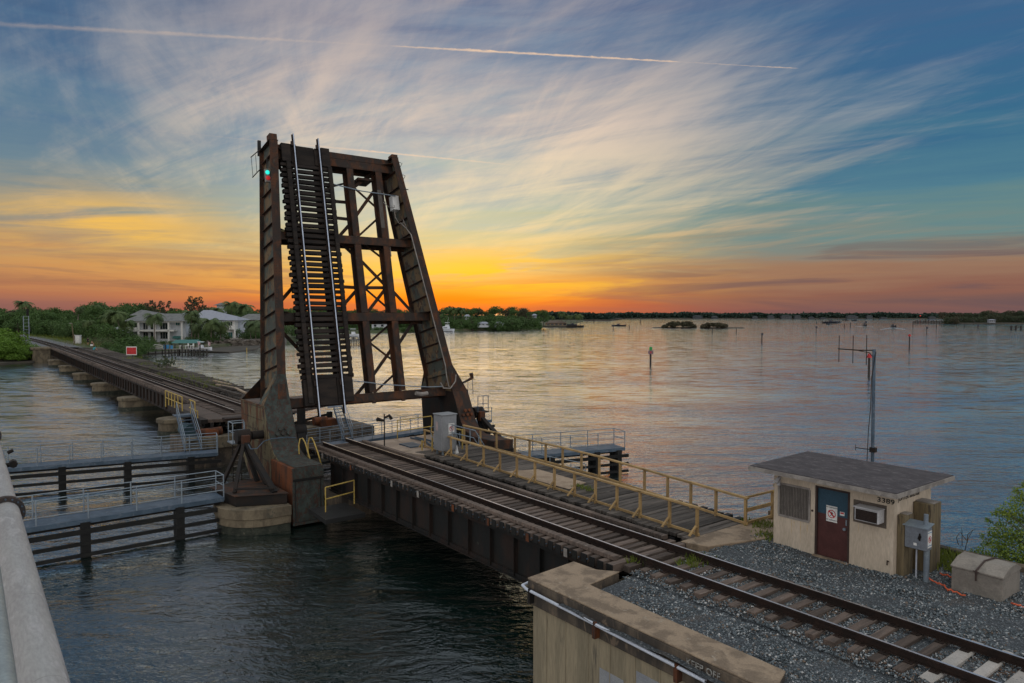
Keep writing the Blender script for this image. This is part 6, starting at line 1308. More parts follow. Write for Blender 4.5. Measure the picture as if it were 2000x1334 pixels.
h2x = lambda X: (X - 375) * px2; h2z = lambda Y: zat(Y, w2) - 1.7
obj('wall', hbox(MB(), o2, h2x(362), h2x(455), 0, 13, -.6, h2z(625)), M_hwall, H2); obj('wing', hbox(MB(), o2, h2x(449), h2x(465), -3, -.02, -.6, h2z(625)), M_hcol, H2)
obj('roof', hip(MB(), o2, h2x(372), h2x(462), -1, 14, h2z(625) + .01, h2z(605.5), h2x(386), h2x(402), 5), M_hroofb, H2); obj('roof', hip(MB(), o2, h2x(446), h2x(473), -4.2, 6, h2z(625.3), h2z(617), h2x(448), h2x(462), 0), M_hroofb, H2)
obj('roof', hip(MB(), o2, h2x(343), h2x(376), -1, 14, h2z(624), h2z(611), h2x(345), h2x(352), 5), M_hroofb, H2)
hwin(H2, o2, h2x(450), h2x(461), h2z(636), h2z(627.5), y=-3.02, panes=3); hwin(H2, o2, h2x(450), h2x(461), h2z(660), h2z(648), y=-3.02, panes=3, glass=M_tglass)
obj('balcony', hbox(MB(), o2, h2x(453), h2x(470), -5, -3.05, h2z(643), h2z(642)), M_hcol, H2)
for k in range(9): obj('baluster', hbox(MB(), o2, h2x(453.3 + k * 2), h2x(453.3 + k * 2) + .12, -5, -4.9, h2z(642), h2z(637)), M_hcol, H2)
obj('handrail', hbox(MB(), o2, h2x(453), h2x(470), -5.02, -4.88, h2z(637), h2z(636.3)), M_hcol, H2)
for X in (454, 469): obj('column', hbox(MB(), o2, h2x(X) - .2, h2x(X) + .2, -5, -4.6, -.6, h2z(643)), M_hcol, H2)
hwin(H2, o2, h2x(432), h2x(438), h2z(654), h2z(650)); hwin(H2, o2, h2x(398), h2x(408), h2z(652), h2z(646), panes=2)
w3 = 275; o3 = atw(470, w3, 1.7); h3x = lambda X: (X - 470) * w3 / FPX; h3z = lambda Y: zat(Y, w3) - 1.7
H3 = thing('shore_house', o3, 'brown house with a grey roof partly hidden by the left girder of the leaf', 'house', 'houses on the left shore')
obj('wall', hbox(MB(), o3, h3x(462), h3x(528), 0, 11, -.6, h3z(625)), M_brown, H3); obj('roof', hip(MB(), o3, h3x(460), h3x(531), -1, 12, h3z(624.9), h3z(613), h3x(476), h3x(505), 5), M_hroof, H3)
hwin(H3, o3, h3x(477), h3x(486), h3z(636), h3z(627), panes=1, glass=M_tglass); hwin(H3, o3, h3x(492), h3x(500), h3z(636), h3z(627), panes=2); obj('band', hbox(MB(), o3, h3x(462), h3x(528), -.1, -.02, h3z(640), h3z(638.5)), M_hcol, H3)
w4 = 320; o4 = atw(430, w4, 1.7); h4x = lambda X: (X - 430) * w4 / FPX; h4z = lambda Y: zat(Y, w4) - 1.7
H4 = thing('roof_lantern_tower', o4, 'small square tower with a pyramid roof above the trees behind the second house', 'tower')
obj('wall', hbox(MB(), o4, h4x(424), h4x(438), 0, 3.2, 0, h4z(596.5)), M_hwall, H4); obj('roof', hip(MB(), o4, h4x(418), h4x(443), -1.2, 4.4, h4z(596.4), h4z(591), h4x(430), h4x(431), 1.6), M_hroof, H4)
# rock sea wall
mb = MB(); r2 = random.Random(12)
for k in range(240):
    X = r2.uniform(404, 545); w_ = lerp(212, 225, (X - 404) / 140) + r2.uniform(-2, 3) ; z = r2.uniform(-.2, 2.1); p = atw(X, w_ + z * 1.2, 0); s_ = r2.uniform(.25, .5)
    mb.hexa([(p.x + a * s_ * r2.uniform(.7, 1.3), p.y + b * s_ * r2.uniform(.7, 1.3), z + c_ * s_ * .8) for c_ in (-.6, .6) for a, b in ((-1, -1), (1, -1), (1, 1), (-1, 1))])
obj('sea_wall_rocks', mb, M_rock, None, kind='stuff', label='rough stone sea wall below the houses')
slab('terrace', [atw(404, 214), atw(545, 226), atw(560, 262), atw(395, 262)], -1, 1.75, M_rock, .2, kind='structure')
mb = MB()
for k in range(110):
    X = r2.uniform(-10, 66); p = atw(X, r2.uniform(150, 158), 0); s_ = r2.uniform(.2, .5); mb.hexa([(p.x + a * s_ * r2.uniform(.7, 1.3), p.y + b * s_ * r2.uniform(.7, 1.3), .2 + c_ * s_ * .6) for c_ in (-.6, .6) for a, b in ((-1, -1), (1, -1), (1, 1), (-1, 1))])
obj('shore_rocks', mb, M_mud, None, kind='stuff', label='dark rocks at the waterline left of the far abutment')
# ---- private dock with boats
wd_ = 176; dz_ = lambda Y: zat(Y, wd_)
DKP = thing('private_dock', atw(340, wd_, 0), 'grey wooden private dock on many piles in front of the first white house', 'dock')
ra = Vector((cr.x, cr.y, 0)); fa = Vector((cf.x, cf.y, 0))
def dk(mb, X0, X1, y0, y1, z0, z1): o = atw(340, wd_, 0); f = wd_ / FPX; return hbox(mb, o, (X0 - 340) * f, (X1 - 340) * f, y0, y1, z0, z1)
obj('deck', dk(MB(), 312, 404, -1, 1.2, 1.35, 1.5), M_dockt, DKP); obj('ramp', MB().bar(atw(280, 178, 1.9), atw(313, wd_, 1.42), 1.6, .12), M_dockt, DKP)
for i, X in enumerate((289, 303, 316, 322, 329, 334, 341, 346, 349, 355, 361, 367, 373, 378, 386, 390, 396, 403)):
    hgt = 2.6 if i % 3 == 0 else 1.4; q = atw(X, wd_ + (-1 if i % 2 else 1.1), 0); obj('pile', MB().tube([(q.x, q.y, -1), (q.x, q.y, hgt)], .17 if i % 2 else .13, 7), M_pile, DKP)
q0, q1 = atw(300, 177, 2.5), atw(316, 177, 2.3); obj('railing', MB().bar(q0, q1, .1).bar(q0 - Vector((0, 0, .5)), q1 - Vector((0, 0, .5)), .08).bar(q0 - Vector((0, 0, 1.)), q0, .1).bar(q1 - Vector((0, 0, 1.)), q1, .1), M_white, DKP)
for X, la in ((322, 'blue plastic drum on the dock, left of the pair'), (327, 'blue plastic drum on the dock, right of the pair'), (334.5, 'short blue drum on the dock beside the table')):
    q = atw(X, wd_, 1.5); obj('drum', MB().cyl(q, .33, .95 if X < 330 else .8, 10), M_blue, None, label=la, cat='drum', group='blue drums on the dock')
for X, la in ((353, 'small white dock table next to the blue drums'), (364, 'white dock chair beneath the teal canopy, left one'), (374, 'white dock chair beneath the teal canopy, right one')):
    q = atw(X, wd_, 1.5); t = thing('dock_table' if X < 360 else 'dock_chair', q, la, 'table' if X < 360 else 'chair', None if X < 360 else 'white dock chairs')
    obj('top', MB().box(q.x - .5, q.x + .5, q.y - .4, q.y + .4, 2.2, 2.28), M_white, t)
    for a, b in ((-.4, -.3), (.4, -.3), (.4, .3), (-.4, .3)): obj('leg', MB().box(q.x + a - .04, q.x + a + .04, q.y + b - .04, q.y + b + .04, 1.5, 2.2), M_white, t)
    if X > 360: obj('backrest', MB().box(q.x - .5, q.x + .5, q.y + .3, q.y + .4, 2.28, 2.8), M_white, t)
BLc = thing('boat_lift', atw(362, wd_ + 4, 0), 'boat lift with a long teal canvas canopy behind the dock', 'boat lift')
f = (wd_ + 4) / FPX; oo = atw(362, wd_ + 4, 0)
obj('canopy', hip(MB(), oo, -25 * f, 24 * f, -1.2, 3.6, 2.75, 3.55, -23 * f, 22 * f, 1.2), M_canvas, BLc)
for a in (-24, -8, 8, 23):
    for b in (-1, 3.4): obj('post', hbox(MB(), oo, a * f - .08, a * f + .08, b - .08, b + .08, -1, 2.8), M_pile, BLc)
def boat(c, L_, hd, label, name='motor_boat', hull=None, kind='console', sc=1., group=None, cat='boat'):
    c = Vector(c); t = thing(name, c, label, cat, group); d = Vector((math.cos(hd), math.sin(hd), 0)); s = Vector((-d.y, d.x, 0)); Wd = L_ * .15; fb_ = L_ * .13 * sc
    secs = [(-.5, .85, 0), (-.2, 1., .0), (.15, .95, .05), (.38, .55, .18), (.5, .04, .32)]; mb = MB(); V = []
    for u, w_, r in secs:
        for k, (a, z) in enumerate(((-1, 1), (-.75, .25), (0, -.2), (.75, .25), (1, 1))): V.append(c + d * u * L_ + s * a * w_ * Wd + Vector((0, 0, (z + (r if z == 1 else r * .5)) * fb_)))
    mb.v = [tuple(v) for v in V]
    for i in range(4):
        for k in range(4): mb.f.append((i * 5 + k, i * 5 + k + 1, (i + 1) * 5 + k + 1, (i + 1) * 5 + k))
        mb.f.append((i * 5, (i + 1) * 5, (i + 1) * 5 + 4, i * 5 + 4))
    mb.f.append((0, 1, 2, 3, 4)); mb.mi = [0] * len(mb.f); obj('hull', mb, hull or M_hull, t)
    def bx(u0, u1, w_, z0, z1, m_, nm):
        a, b = c + d * u0 * L_, c + d * u1 * L_; q = s * w_ * Wd; obj(nm, MB().hexa([a - q + Vector((0, 0, z0)), b - q + Vector((0, 0, z0)), b + q + Vector((0, 0, z0)), a + q + Vector((0, 0, z0)), a - q * .85 + Vector((0, 0, z1)), b - q * .8 - d * .04 * L_ + Vector((0, 0, z1)), b + q * .8 - d * .04 * L_ + Vector((0, 0, z1)), a + q * .85 + Vector((0, 0, z1))]), m_, t)
    if kind == 'sport':
        bx(-.15, .3, .75, fb_ * 1.02, fb_ * 1.9, M_hull, 'cabin'); bx(-.1, .24, .77, fb_ * 1.25, fb_ * 1.65, M_glass, 'windscreen'); bx(-.12, .1, .6, fb_ * 1.92, fb_ * 2.5, M_hull, 'flybridge'); bx(-.16, .12, .66, fb_ * 3.3, fb_ * 3.4, M_hull, 'hardtop')
        for a in (-.12, .08): obj('strut', MB().tube([c + d * a * L_ + s * .4 * Wd + Vector((0, 0, fb_ * 2.4)), c + d * a * L_ + s * .4 * Wd + Vector((0, 0, fb_ * 3.3))], .05, 5).tube([c + d * a * L_ - s * .4 * Wd + Vector((0, 0, fb_ * 2.4)), c + d * a * L_ - s * .4 * Wd + Vector((0, 0, fb_ * 3.3))], .05, 5), M_white, t)
        obj('outrigger', MB().tube([c + Vector((0, 0, fb_ * 2)), c - d * L_ * .25 + s * Wd * 1.2 + Vector((0, 0, fb_ * 5.2))], .05, 5), M_white, t)
    else:
        bx(-.08, .12, .4, fb_ * 1.0, fb_ * 2.0, hull or M_hull, 'console'); bx(-.14, .14, .62, fb_ * 3.0, fb_ * 3.12, hull or M_hull, 'canopy_top')
        for a in (-.12, .12):
            for b in (-.5, .5): obj('strut', MB().tube([c + d * a * L_ + s * b * Wd + Vector((0, 0, fb_)), c + d * a * L_ + s * b * Wd + Vector((0, 0, fb_ * 3))], .03, 5), M_dark, t)
        obj('outboard_motor', MB().hexa([c - d * L_ * .54 + s * a * .25 + d * b * .2 + Vector((0, 0, z)) for z in (-.2, fb_ * 1.6) for a, b in ((-1, -1), (1, -1), (1, 1), (-1, 1))]), M_black, t)
    return t
ang = math.atan2(cr.y, cr.x)
boat(atw(392, wd_ + 3, .9), 5.5, ang, 'small white boat on the lift at the right end of the dock')
for X, la in ((386, 'small faded flag on the dock post beside the white boat'), (406, 'small faded flag at the outer corner of the dock')):
    q = atw(X, wd_ - 1, 1.5); t = thing('flag', q, la, 'flag', 'flags on the dock'); obj('pole', MB().tube([q, q + Vector((0, 0, 1.9))], .03, 5), M_white, t)
    for k in range(4): obj('stripe', MB().poly([q + Vector((0, 0, 1.85 - k * .22)), q + ra * .55 + Vector((0, 0, 1.75 - k * .24)), q + ra * .5 + Vector((0, 0, 1.52 - k * .24)), q + Vector((0, 0, 1.64 - k * .22))]) or mbx, M_red, t) if False else None
    mb = MB().prism([q + Vector((0, 0, 1.85)), q + ra * .6 + Vector((0, 0, 1.5)), q + ra * .45 + Vector((0, 0, .7)), q + Vector((0, 0, .95))], fa * .01); obj('cloth', mb, mat('faded_flag_cloth', (.40, .20, .22), (.45, .40, .42), None, 6., .8), t)
q = wp(482, 689); t = thing('channel_stake', q, 'thin yellow stake standing in shallow water before the rock wall', 'stake'); obj('stake', MB().tube([(q.x, q.y, -.5), (q.x, q.y, 1.3)], .12, 6), M_ypipe, t)
# signal mast, cabinet, lamp pole on far bank
q = onz(52, 672, 2.9); sm = thing('signal_mast', q, 'pale lattice railway signal mast standing left of the far track', 'signal mast'); hh = zat(617, (q - CO).dot(fw)) - 2.9; hs_ = .52
for a, b in ((-hs_, -hs_), (hs_, -hs_), (hs_, hs_), (-hs_, hs_)): obj('leg', MB().box(q.x + a - .06, q.x + a + .06, q.y + b - .06, q.y + b + .06, 2.5, 2.9 + hh), M_galvw, sm)
for k in range(9):
    z = 3.2 + k * (hh - .4) / 8
    for (a, b), (c1, d1) in (((-hs_, -hs_), (hs_, -hs_)), ((hs_, -hs_), (hs_, hs_)), ((-hs_, -hs_), (-hs_, hs_))): obj('rung', MB().bar((q.x + a, q.y + b, z), (q.x + c1, q.y + d1, z), .06), M_galvw, sm)
obj('signal_head', MB().box(q.x - .25, q.x + .25, q.y + .1, q.y + .6, 2.9 + hh, 2.9 + hh + 1.7), M_dark, sm); obj('signal_head', MB().box(q.x - .2, q.x + .2, q.y + .5, q.y + .8, 2.9 + hh * .45, 2.9 + hh * .62), M_hulld, sm)
q = onz(151, 671, 2.8); t = thing('equipment_cabinet', q, 'white trackside equipment cabinet on the far bank', 'cabinet'); f = (q - CO).dot(fw) / FPX
obj('body', hbox(MB(), q, -4.5 * f, 4.5 * f, 0, .8, 0, 15.5 * f), M_white, t, bev=.03); obj('roof', hbox(MB(), q, -5 * f, 5 * f, -.08, .88, 15.5 * f, 16.2 * f), M_white, t); obj('meter', hbox(MB(), q, -8.5 * f, -5.6 * f, .1, .5, .2, .9), M_white, t); obj('vent_pipe', MB().tube([q - ra * 4.6 * f, q - ra * 4.6 * f + Vector((0, 0, 18 * f))], .08, 6), M_trim, t)
q = onz(145, 673, 2.8); t = thing('lamp_pole', q, 'weathered wooden lamp pole leaning beside the trackside cabinet', 'lamp pole'); obj('pole', MB().tube([q, q - ra * .45 + Vector((0, 0, 40.5 * f))], [.13, .10], 8), M_posttim, t); obj('lamp', MB().box(q.x - .45 * ra.x - .3, q.x - .45 * ra.x + .1, q.y - .45 * ra.y - .5, q.y - .45 * ra.y, 2.8 + 39.5 * f, 2.8 + 40.6 * f), M_trim, t)
# ---- people on the end of the old deck
M_skin = mat('skin', (.36, .20, .13), None, None, 2., .6)
def person(p, pose, face, label, top=None, legs=None, hair=M_black):
    p = Vector(p); t = thing('person', p, label, 'person'); F_ = Vector((math.cos(face), math.sin(face), 0)); S_ = Vector((-F_.y, F_.x, 0)); U = Vector((0, 0, 1))
    def Q(s, f, u): return p + S_ * s + F_ * f + U * u
    if pose == 'stand': J = dict(pel=Q(0, 0, .95), che=Q(0, .02, 1.3), nek=Q(0, .02, 1.5), hed=Q(0, .05, 1.66), kL=Q(.11, .04, .5), kR=Q(-.11, 0, .5), fL=Q(.12, 0, .06), fR=Q(-.12, 0, .06), tL=Q(.13, .14, .03), tR=Q(-.13, .14, .03), eL=Q(.27, .0, 1.14), eR=Q(-.28, .02, 1.14), hL=Q(.24, .2, 1.0), hR=Q(-.22, .22, 1.02))
    elif pose == 'sit': J = dict(pel=Q(0, 0, .50), che=Q(0, .04, .85), nek=Q(0, .07, 1.05), hed=Q(0, .11, 1.21), kL=Q(.14, .42, .55), kR=Q(-.14, .42, .52), fL=Q(.14, .44, .08), fR=Q(-.14, .40, .08), tL=Q(.14, .58, .04), tR=Q(-.14, .54, .04), eL=Q(.26, .16, .72), eR=Q(-.26, .16, .72), hL=Q(.18, .38, .66), hR=Q(-.18, .38, .64))
    else: J = dict(pel=Q(0, 0, .22), che=Q(0, .22, .50), nek=Q(0, .36, .64), hed=Q(0, .47, .74), kL=Q(.16, .42, .50), kR=Q(-.16, .42, .46), fL=Q(.16, .55, .08), fR=Q(-.16, .52, .08), tL=Q(.16, .68, .04), tR=Q(-.16, .66, .04), eL=Q(.26, .36, .36), eR=Q(-.26, .36, .36), hL=Q(.16, .56, .28), hR=Q(-.14, .56, .26))
    J['sL'] = J['che'].lerp(J['nek'], .75) + S_ * .18; J['sR'] = J['che'].lerp(J['nek'], .75) - S_ * .18; J['hpL'] = J['pel'] + S_ * .1; J['hpR'] = J['pel'] - S_ * .1
    names = ['pel', 'che', 'nek', 'hed', 'hpL', 'hpR', 'kL', 'kR', 'fL', 'fR', 'tL', 'tR', 'sL', 'sR', 'eL', 'eR', 'hL', 'hR']; rad = dict(pel=.14, che=.14, nek=.055, hed=.10, hpL=.10, hpR=.10, kL=.065, kR=.065, fL=.045, fR=.045, tL=.04, tR=.04, sL=.065, sR=.065, eL=.042, eR=.042, hL=.04, hR=.04)
    E_ = [('pel', 'che'), ('che', 'nek'), ('nek', 'hed'), ('pel', 'hpL'), ('pel', 'hpR'), ('hpL', 'kL'), ('hpR', 'kR'), ('kL', 'fL'), ('kR', 'fR'), ('fL', 'tL'), ('fR', 'tR'), ('che', 'sL'), ('che', 'sR'), ('sL', 'eL'), ('sR', 'eR'), ('eL', 'hL'), ('eR', 'hR')]
    me = bpy.data.meshes.new('body'); me.from_pydata([tuple(J[n] - p) for n in names], [(names.index(a), names.index(b)) for a, b in E_], []); tmp = bpy.data.objects.new('tmp', me); COL.objects.link(tmp)
    md = tmp.modifiers.new('s', 'SKIN'); tmp.modifiers.new('d', 'SUBSURF').levels = 1
    for i, n in enumerate(names): me.skin_vertices[0].data[i].radius = (rad[n], rad[n])
    me.skin_vertices[0].data[0].use_root = True
    dg = bpy.context.evaluated_depsgraph_get(); m2 = bpy.data.meshes.new_from_object(tmp.evaluated_get(dg)); bpy.data.objects.remove(tmp); m2.materials.clear(); m2.materials.append(M_skin); m2.name = 'body'
    inst('body', m2, p, t); hd = J['hed']; obj('hair', MB().tube([hd + U * -.02 - F_ * .02, hd + U * .07 - F_ * .01, hd + U * .13], [.115, .11, .03], 10), hair, t, True)
    if top: obj('shirt', MB().tube([J['pel'] + U * .02, J['che'], J['che'].lerp(J['nek'], .8)], [.17, .19, .13], 12).tube([J['sL'], J['sL'].lerp(J['eL'], .7)], [.085, .07], 8).tube([J['sR'], J['sR'].lerp(J['eR'], .7)], [.085, .07], 8), top, t, True, kind='stuff' if False else None)
    if legs: obj('shorts', MB().tube([J['pel'] + U * .06, J['pel'] - U * .08], [.165, .17], 12).tube([J['hpL'], J['hpL'].lerp(J['kL'], .75)], [.12, .1], 8).tube([J['hpR'], J['hpR'].lerp(J['kR'], .75)], [.12, .1], 8), legs, t, True)
    return t
M_tealc = mat('teal_cloth', (.03, .30, .36), None, None, 3., .8); M_blackc = mat('black_cloth', (.014, .014, .018), None, None, 3., .9)
pa = onz(172, 674, 3.0); person(pa, 'stand', ang - 1.6, 'person in dark shirt and shorts standing at the far end of the ruined deck', M_blackc, M_blackc)
pb = onz(179, 676, 3.0); person(pb, 'sit', ang + .2, 'shirtless person in dark shorts sitting on a cooler at the end of the ruined deck', None, M_blackc)
pc = onz(183, 684.5, 2.97); person(pc, 'squat', ang + .3, 'person in a teal top crouching on the ruined deck below the others', M_tealc, M_tealc)
obj('cooler', MB().box(pb.x - .3, pb.x + .3, pb.y - .25, pb.y + .25, 3.0, 3.40), M_white, None, bev=.03, label='white cooler box under the sitting person', cat='cooler')
# ---- middle shore right of the leaf
prof_m = [(560, 606), (640, 606), (690, 606), (740, 602), (780, 606), (840, 608), (872, 600), (905, 604), (960, 603), (1005, 602), (1045, 606), (1065, 609)]
for base_w, X0_, X1_, st_, dyt in ((470, 560, 1062, 10, 1.5), (440, 660, 1050, 11, 9), (430, 845, 1056, 9, 18)):
    X = X0_
    while X < X1_:
        (tree if base_w > 460 else (lambda a, b, c_, d_, *_: tree(a, b, c_, d_, CRB, .2, 1.2, 'trees on the middle shore')))(X + rnd.uniform(-3, 3), base_w + rnd.uniform(-8, 25) + (X > 1030) * 20, topY(X, prof_m) + dyt + rnd.uniform(-1.5, 3), 'dense tree in the green belt on the middle shore', CRN + CRD, 1.2, .95, 'trees on the middle shore'); X += st_
X = 645
while X < 1056:
    tree(X, (385 if X < 820 else 425) + rnd.uniform(0, 6) + (X > 1000) * 12, 637 + rnd.uniform(-2, 1), 'low mangrove hedge bush at the water edge of the middle shore', CRB, .3, 1.6, 'mangrove hedge on the middle shore', 'mangrove_bush', 'bush', False); X += 8
for X, w_, Yc, Yb, R_x, k, la in ((871, 450, 604, 640, 8, 1, 'leftmost palm on the middle shore skyline'), (887, 450, 605, 640, 9, 0, 'palm left of the pair above the middle shore boat'), (907, 450, 604, 640, 10, 2, 'taller palm of the pair on the middle shore skyline'), (896, 452, 606, 640, 9, 2, 'shorter palm of the pair on the middle shore skyline'), (1097, 545, 612, 636, 9, 0, 'tall palm behind the low waterside building'), (1104, 546, 617, 637, 7, 1, 'small palm at the right end of the low building'), (1080, 548, 619, 637, 7, 2, 'small palm left of the low building'), (1115, 535, 618, 637, 6, 0, 'small palm on the spit, leftmost'), (1126, 532, 616, 637.5, 9, 1, 'broad palm on the spit, middle one'), (1133, 532, 618, 637.5, 7, 0, 'palm at the tip of the spit')):
    palm(X, w_, Yc, Yb, la, R_x, k, 'palms on the middle shore')
def small_house(X0_, X1_, Yb, Ye, Yr, w_, label, wall=M_hwall, roof=M_hroof, group='distant shore houses', n=3):
    o = atw(X0_, w_, zat(Yb, w_)); f = w_ / FPX; L_ = (X1_ - X0_) * f; t = thing('distant_house', o, label, 'house', group); e = (Yb - Ye) * f; r = (Yb - Yr) * f
    obj('wall', hbox(MB(), o, 0, L_, 0, L_ * .5, -1, e), wall, t); obj('roof', hip(MB(), o, -.6, L_ + .6, -.8, L_ * .5 + .6, e + .01, r, L_ * .25, L_ * .75, L_ * .25), roof, t)
    for k in range(n): x = L_ * (k + .3) / n; obj('window', hbox(MB(), o, x, x + L_ * .12, -.05, -.01, e * .25, e * .75), M_glass, t)
    return t
small_house(933, 955, 636, 632, 628.5, 424, 'low white house with blue doors on the middle shore', M_hwall, M_hroofb); small_house(966, 983, 636, 631.5, 628, 426, 'bright white gabled house right of the low white one on the middle shore', M_hwall, M_hroofb); small_house(726, 768, 640, 632, 627, 396, 'pale house glimpsed between the leaf stringers', M_hwall, M_hroofb)
small_house(1040, 1048, 618, 616, 613, 462, 'tiny pale roof showing above the trees', M_hroofb, M_hroofb); small_house(908, 917, 622, 618, 614, 444, 'grey roof buried in the middle shore trees', M_hwall, M_hroofb)
small_house(1066, 1106, 636.5, 630.5, 626, 540, 'long low tan waterside building with a brown roof', mat('tan_plaster', (.24, .17, .11), None, None, 2.), mat('brown_roof', (.12, .09, .07), None, None, 2.), n=5)
slab('spit', [atw(1060, 524), atw(1140, 524), atw(1142, 536), atw(1066, 548)], -1, .9, M_mud, .4, kind='structure')
t = thing('dock', atw(1120, 522, 0), 'long low dark dock along the spit right of the waterside building', 'dock'); f = 522 / FPX; obj('deck', hbox(MB(), atw(1120, 522, 0), -14 * f, 20 * f, 0, 2, .9, 1.3), M_pile, t)
for k in range(8): obj('pile', hbox(MB(), atw(1120, 522, 0), (-13 + k * 4.4) * f, (-13 + k * 4.4) * f + .5, -.3, 0, -1, 1.8), M_pile, t)
boat(atw(1118, 524, 1.3), 7, ang, 'small dark motor boat sitting on the spit dock', hull=M_hulld)
boat(wp(873, 647.5), 9.0, ang + 2.6, 'white sport fishing boat moored at the middle shore right of the leaf', 'fishing_boat', kind='sport', sc=1.3)
t = thing('dock', wp(695, 673), 'small grey private dock on thin piles seen between the leaf stringers', 'dock'); q = wp(695, 673); f = (q - CO).dot(fw) / FPX
obj('deck', hbox(MB(), q, -16 * f, 11 * f, 0, 3, 1.5, 1.75), M_dockt, t)
for k in range(9): obj('pile', hbox(MB(), q, (-15 + k * 3.1) * f, (-15 + k * 3.1) * f + .25, 0, .25, -1, 1.6 if k % 3 else 2.4), M_pile, t)
obj('storage_box', hbox(MB(), q, 3 * f, 9 * f, .6, 2, 1.75, 2.8), M_ac, t); obj('bench', hbox(MB(), q, -10 * f, -3 * f, 1, 1.8, 1.75, 2.5), M_dockt, t)
boat(wp(690, 662) + Vector((0, 0, .8)), 8, ang, 'white boat behind the small dock seen through the leaf')
# ---- far shore as a mass, with buildings
rs = np.random.RandomState(77)
def belt(name, X0_, X1_, wfun, topf, n, size, label, kind='stuff', mt=None):
    Xs = X0_ + (X1_ - X0_) * rs.rand(n); d = rs.rand(n) * 40; P = np.zeros((n, 3)); bump_ = lambda x: 1.6 * np.sin(x * .05) + 1.2 * np.sin(x * .13 + 1) + 1. * np.sin(x * .37 + 2) + .8 * np.sin(x * .9)
    W = wfun(Xs) + d; P[:, 0] = cf.x * W + cr.x * (Xs - 1000) / FPX * W; P[:, 1] = cf.y * W + cr.y * (Xs - 1000) / FPX * W
    top_ = H - (topf(Xs) + .45 * bump_(Xs) - HOR) * W / FPX + rs.normal(size=n) * .6; P[:, 2] = .3 + (top_ - .3) * rs.rand(n) ** .75
    V, F = leaves(P, size, rs, .2, .7); c_ = P.mean(0); c_[2] = 0; return npmesh(name, V - c_, F, mt or M_leafF, loc=tuple(c_), k=4, kind=kind, label=label)
fw_ = lambda X: np.interp(X, [1040, 1190, 1210, 1500, 1850, 2200], [1000, 1000, 1330, 1330, 1330, 1400])
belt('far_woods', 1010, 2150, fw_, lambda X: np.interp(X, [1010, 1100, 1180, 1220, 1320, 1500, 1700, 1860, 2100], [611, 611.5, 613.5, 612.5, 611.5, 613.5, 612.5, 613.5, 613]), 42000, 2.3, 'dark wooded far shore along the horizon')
slab('far_shore_land', [atw(1000, 995), atw(1195, 995), atw(1215, 1325), atw(1860, 1325), atw(2300, 1400), atw(2400, 2200), atw(900, 2200)], -1, 1.6, M_mud, 4, kind='structure')
slab('right_shore_land', [atw(1846, 700), atw(1900, 672), atw(2300, 650), atw(2400, 900), atw(1850, 760)], -1, 1.2, M_mud, 2, kind='structure')
prof_r = [(1838, 615), (1846, 610), (1860, 611), (1900, 612), (1925, 609), (1940, 606), (1960, 611), (1985, 607), (2010, 608), (2100, 608)]
for base_w, dyt, st_ in ((730, 0, 8), (690, 7, 7)):
    X = 1844
    while X < 2130: tree(X + rnd.uniform(-2, 2), base_w + rnd.uniform(0, 20), topY(X, prof_r) + dyt + rnd.uniform(-1, 2.5), 'dark tree on the right hand shore point', CRD if base_w > 700 else CRBD, .4, 1.2, 'trees on the right shore point'); X += st_
small_house(1932, 1944, 629, 625, 623.5, 670, 'small white pavilion at the foot of the right shore trees', mat('dim_white_wall', (.22, .23, .25), None, None, 1.), M_hroofb)
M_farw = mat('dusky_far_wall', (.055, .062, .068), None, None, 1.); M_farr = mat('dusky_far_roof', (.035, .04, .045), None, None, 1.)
for i, (a, b, yb, ye, yr) in enumerate(((1354, 1372, 623, 618, 616), (1390, 1402, 623, 619, 617), (1500, 1512, 623, 618, 616), (1526, 1546, 623, 617, 616), (1552, 1564, 623, 617.5, 616), (1602, 1614, 623, 621, 620), (1655, 1676, 622, 618, 616), (1693, 1704, 622, 618, 616.2), (1720, 1732, 622.5, 620, 619), (1815, 1828, 623, 619, 618), (1470, 1480, 623, 619, 617), (1580, 1590, 623, 620, 618.5))):
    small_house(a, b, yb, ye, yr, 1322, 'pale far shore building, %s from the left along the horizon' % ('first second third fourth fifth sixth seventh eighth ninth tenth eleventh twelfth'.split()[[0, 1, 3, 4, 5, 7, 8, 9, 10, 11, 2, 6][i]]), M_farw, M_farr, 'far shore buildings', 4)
# red shore light
q = atw(1797, 1310, 5); t = thing('beacon_light', q, 'tiny red beacon light on the far shore', 'beacon'); obj('lamp', MB().cyl(q, .8, 1.6, 8), emit('red_beacon', (1, .05, .03), .3), t); obj('mast', MB().tube([q - Vector((0, 0, 5)), q], .2, 6), M_dark, t)
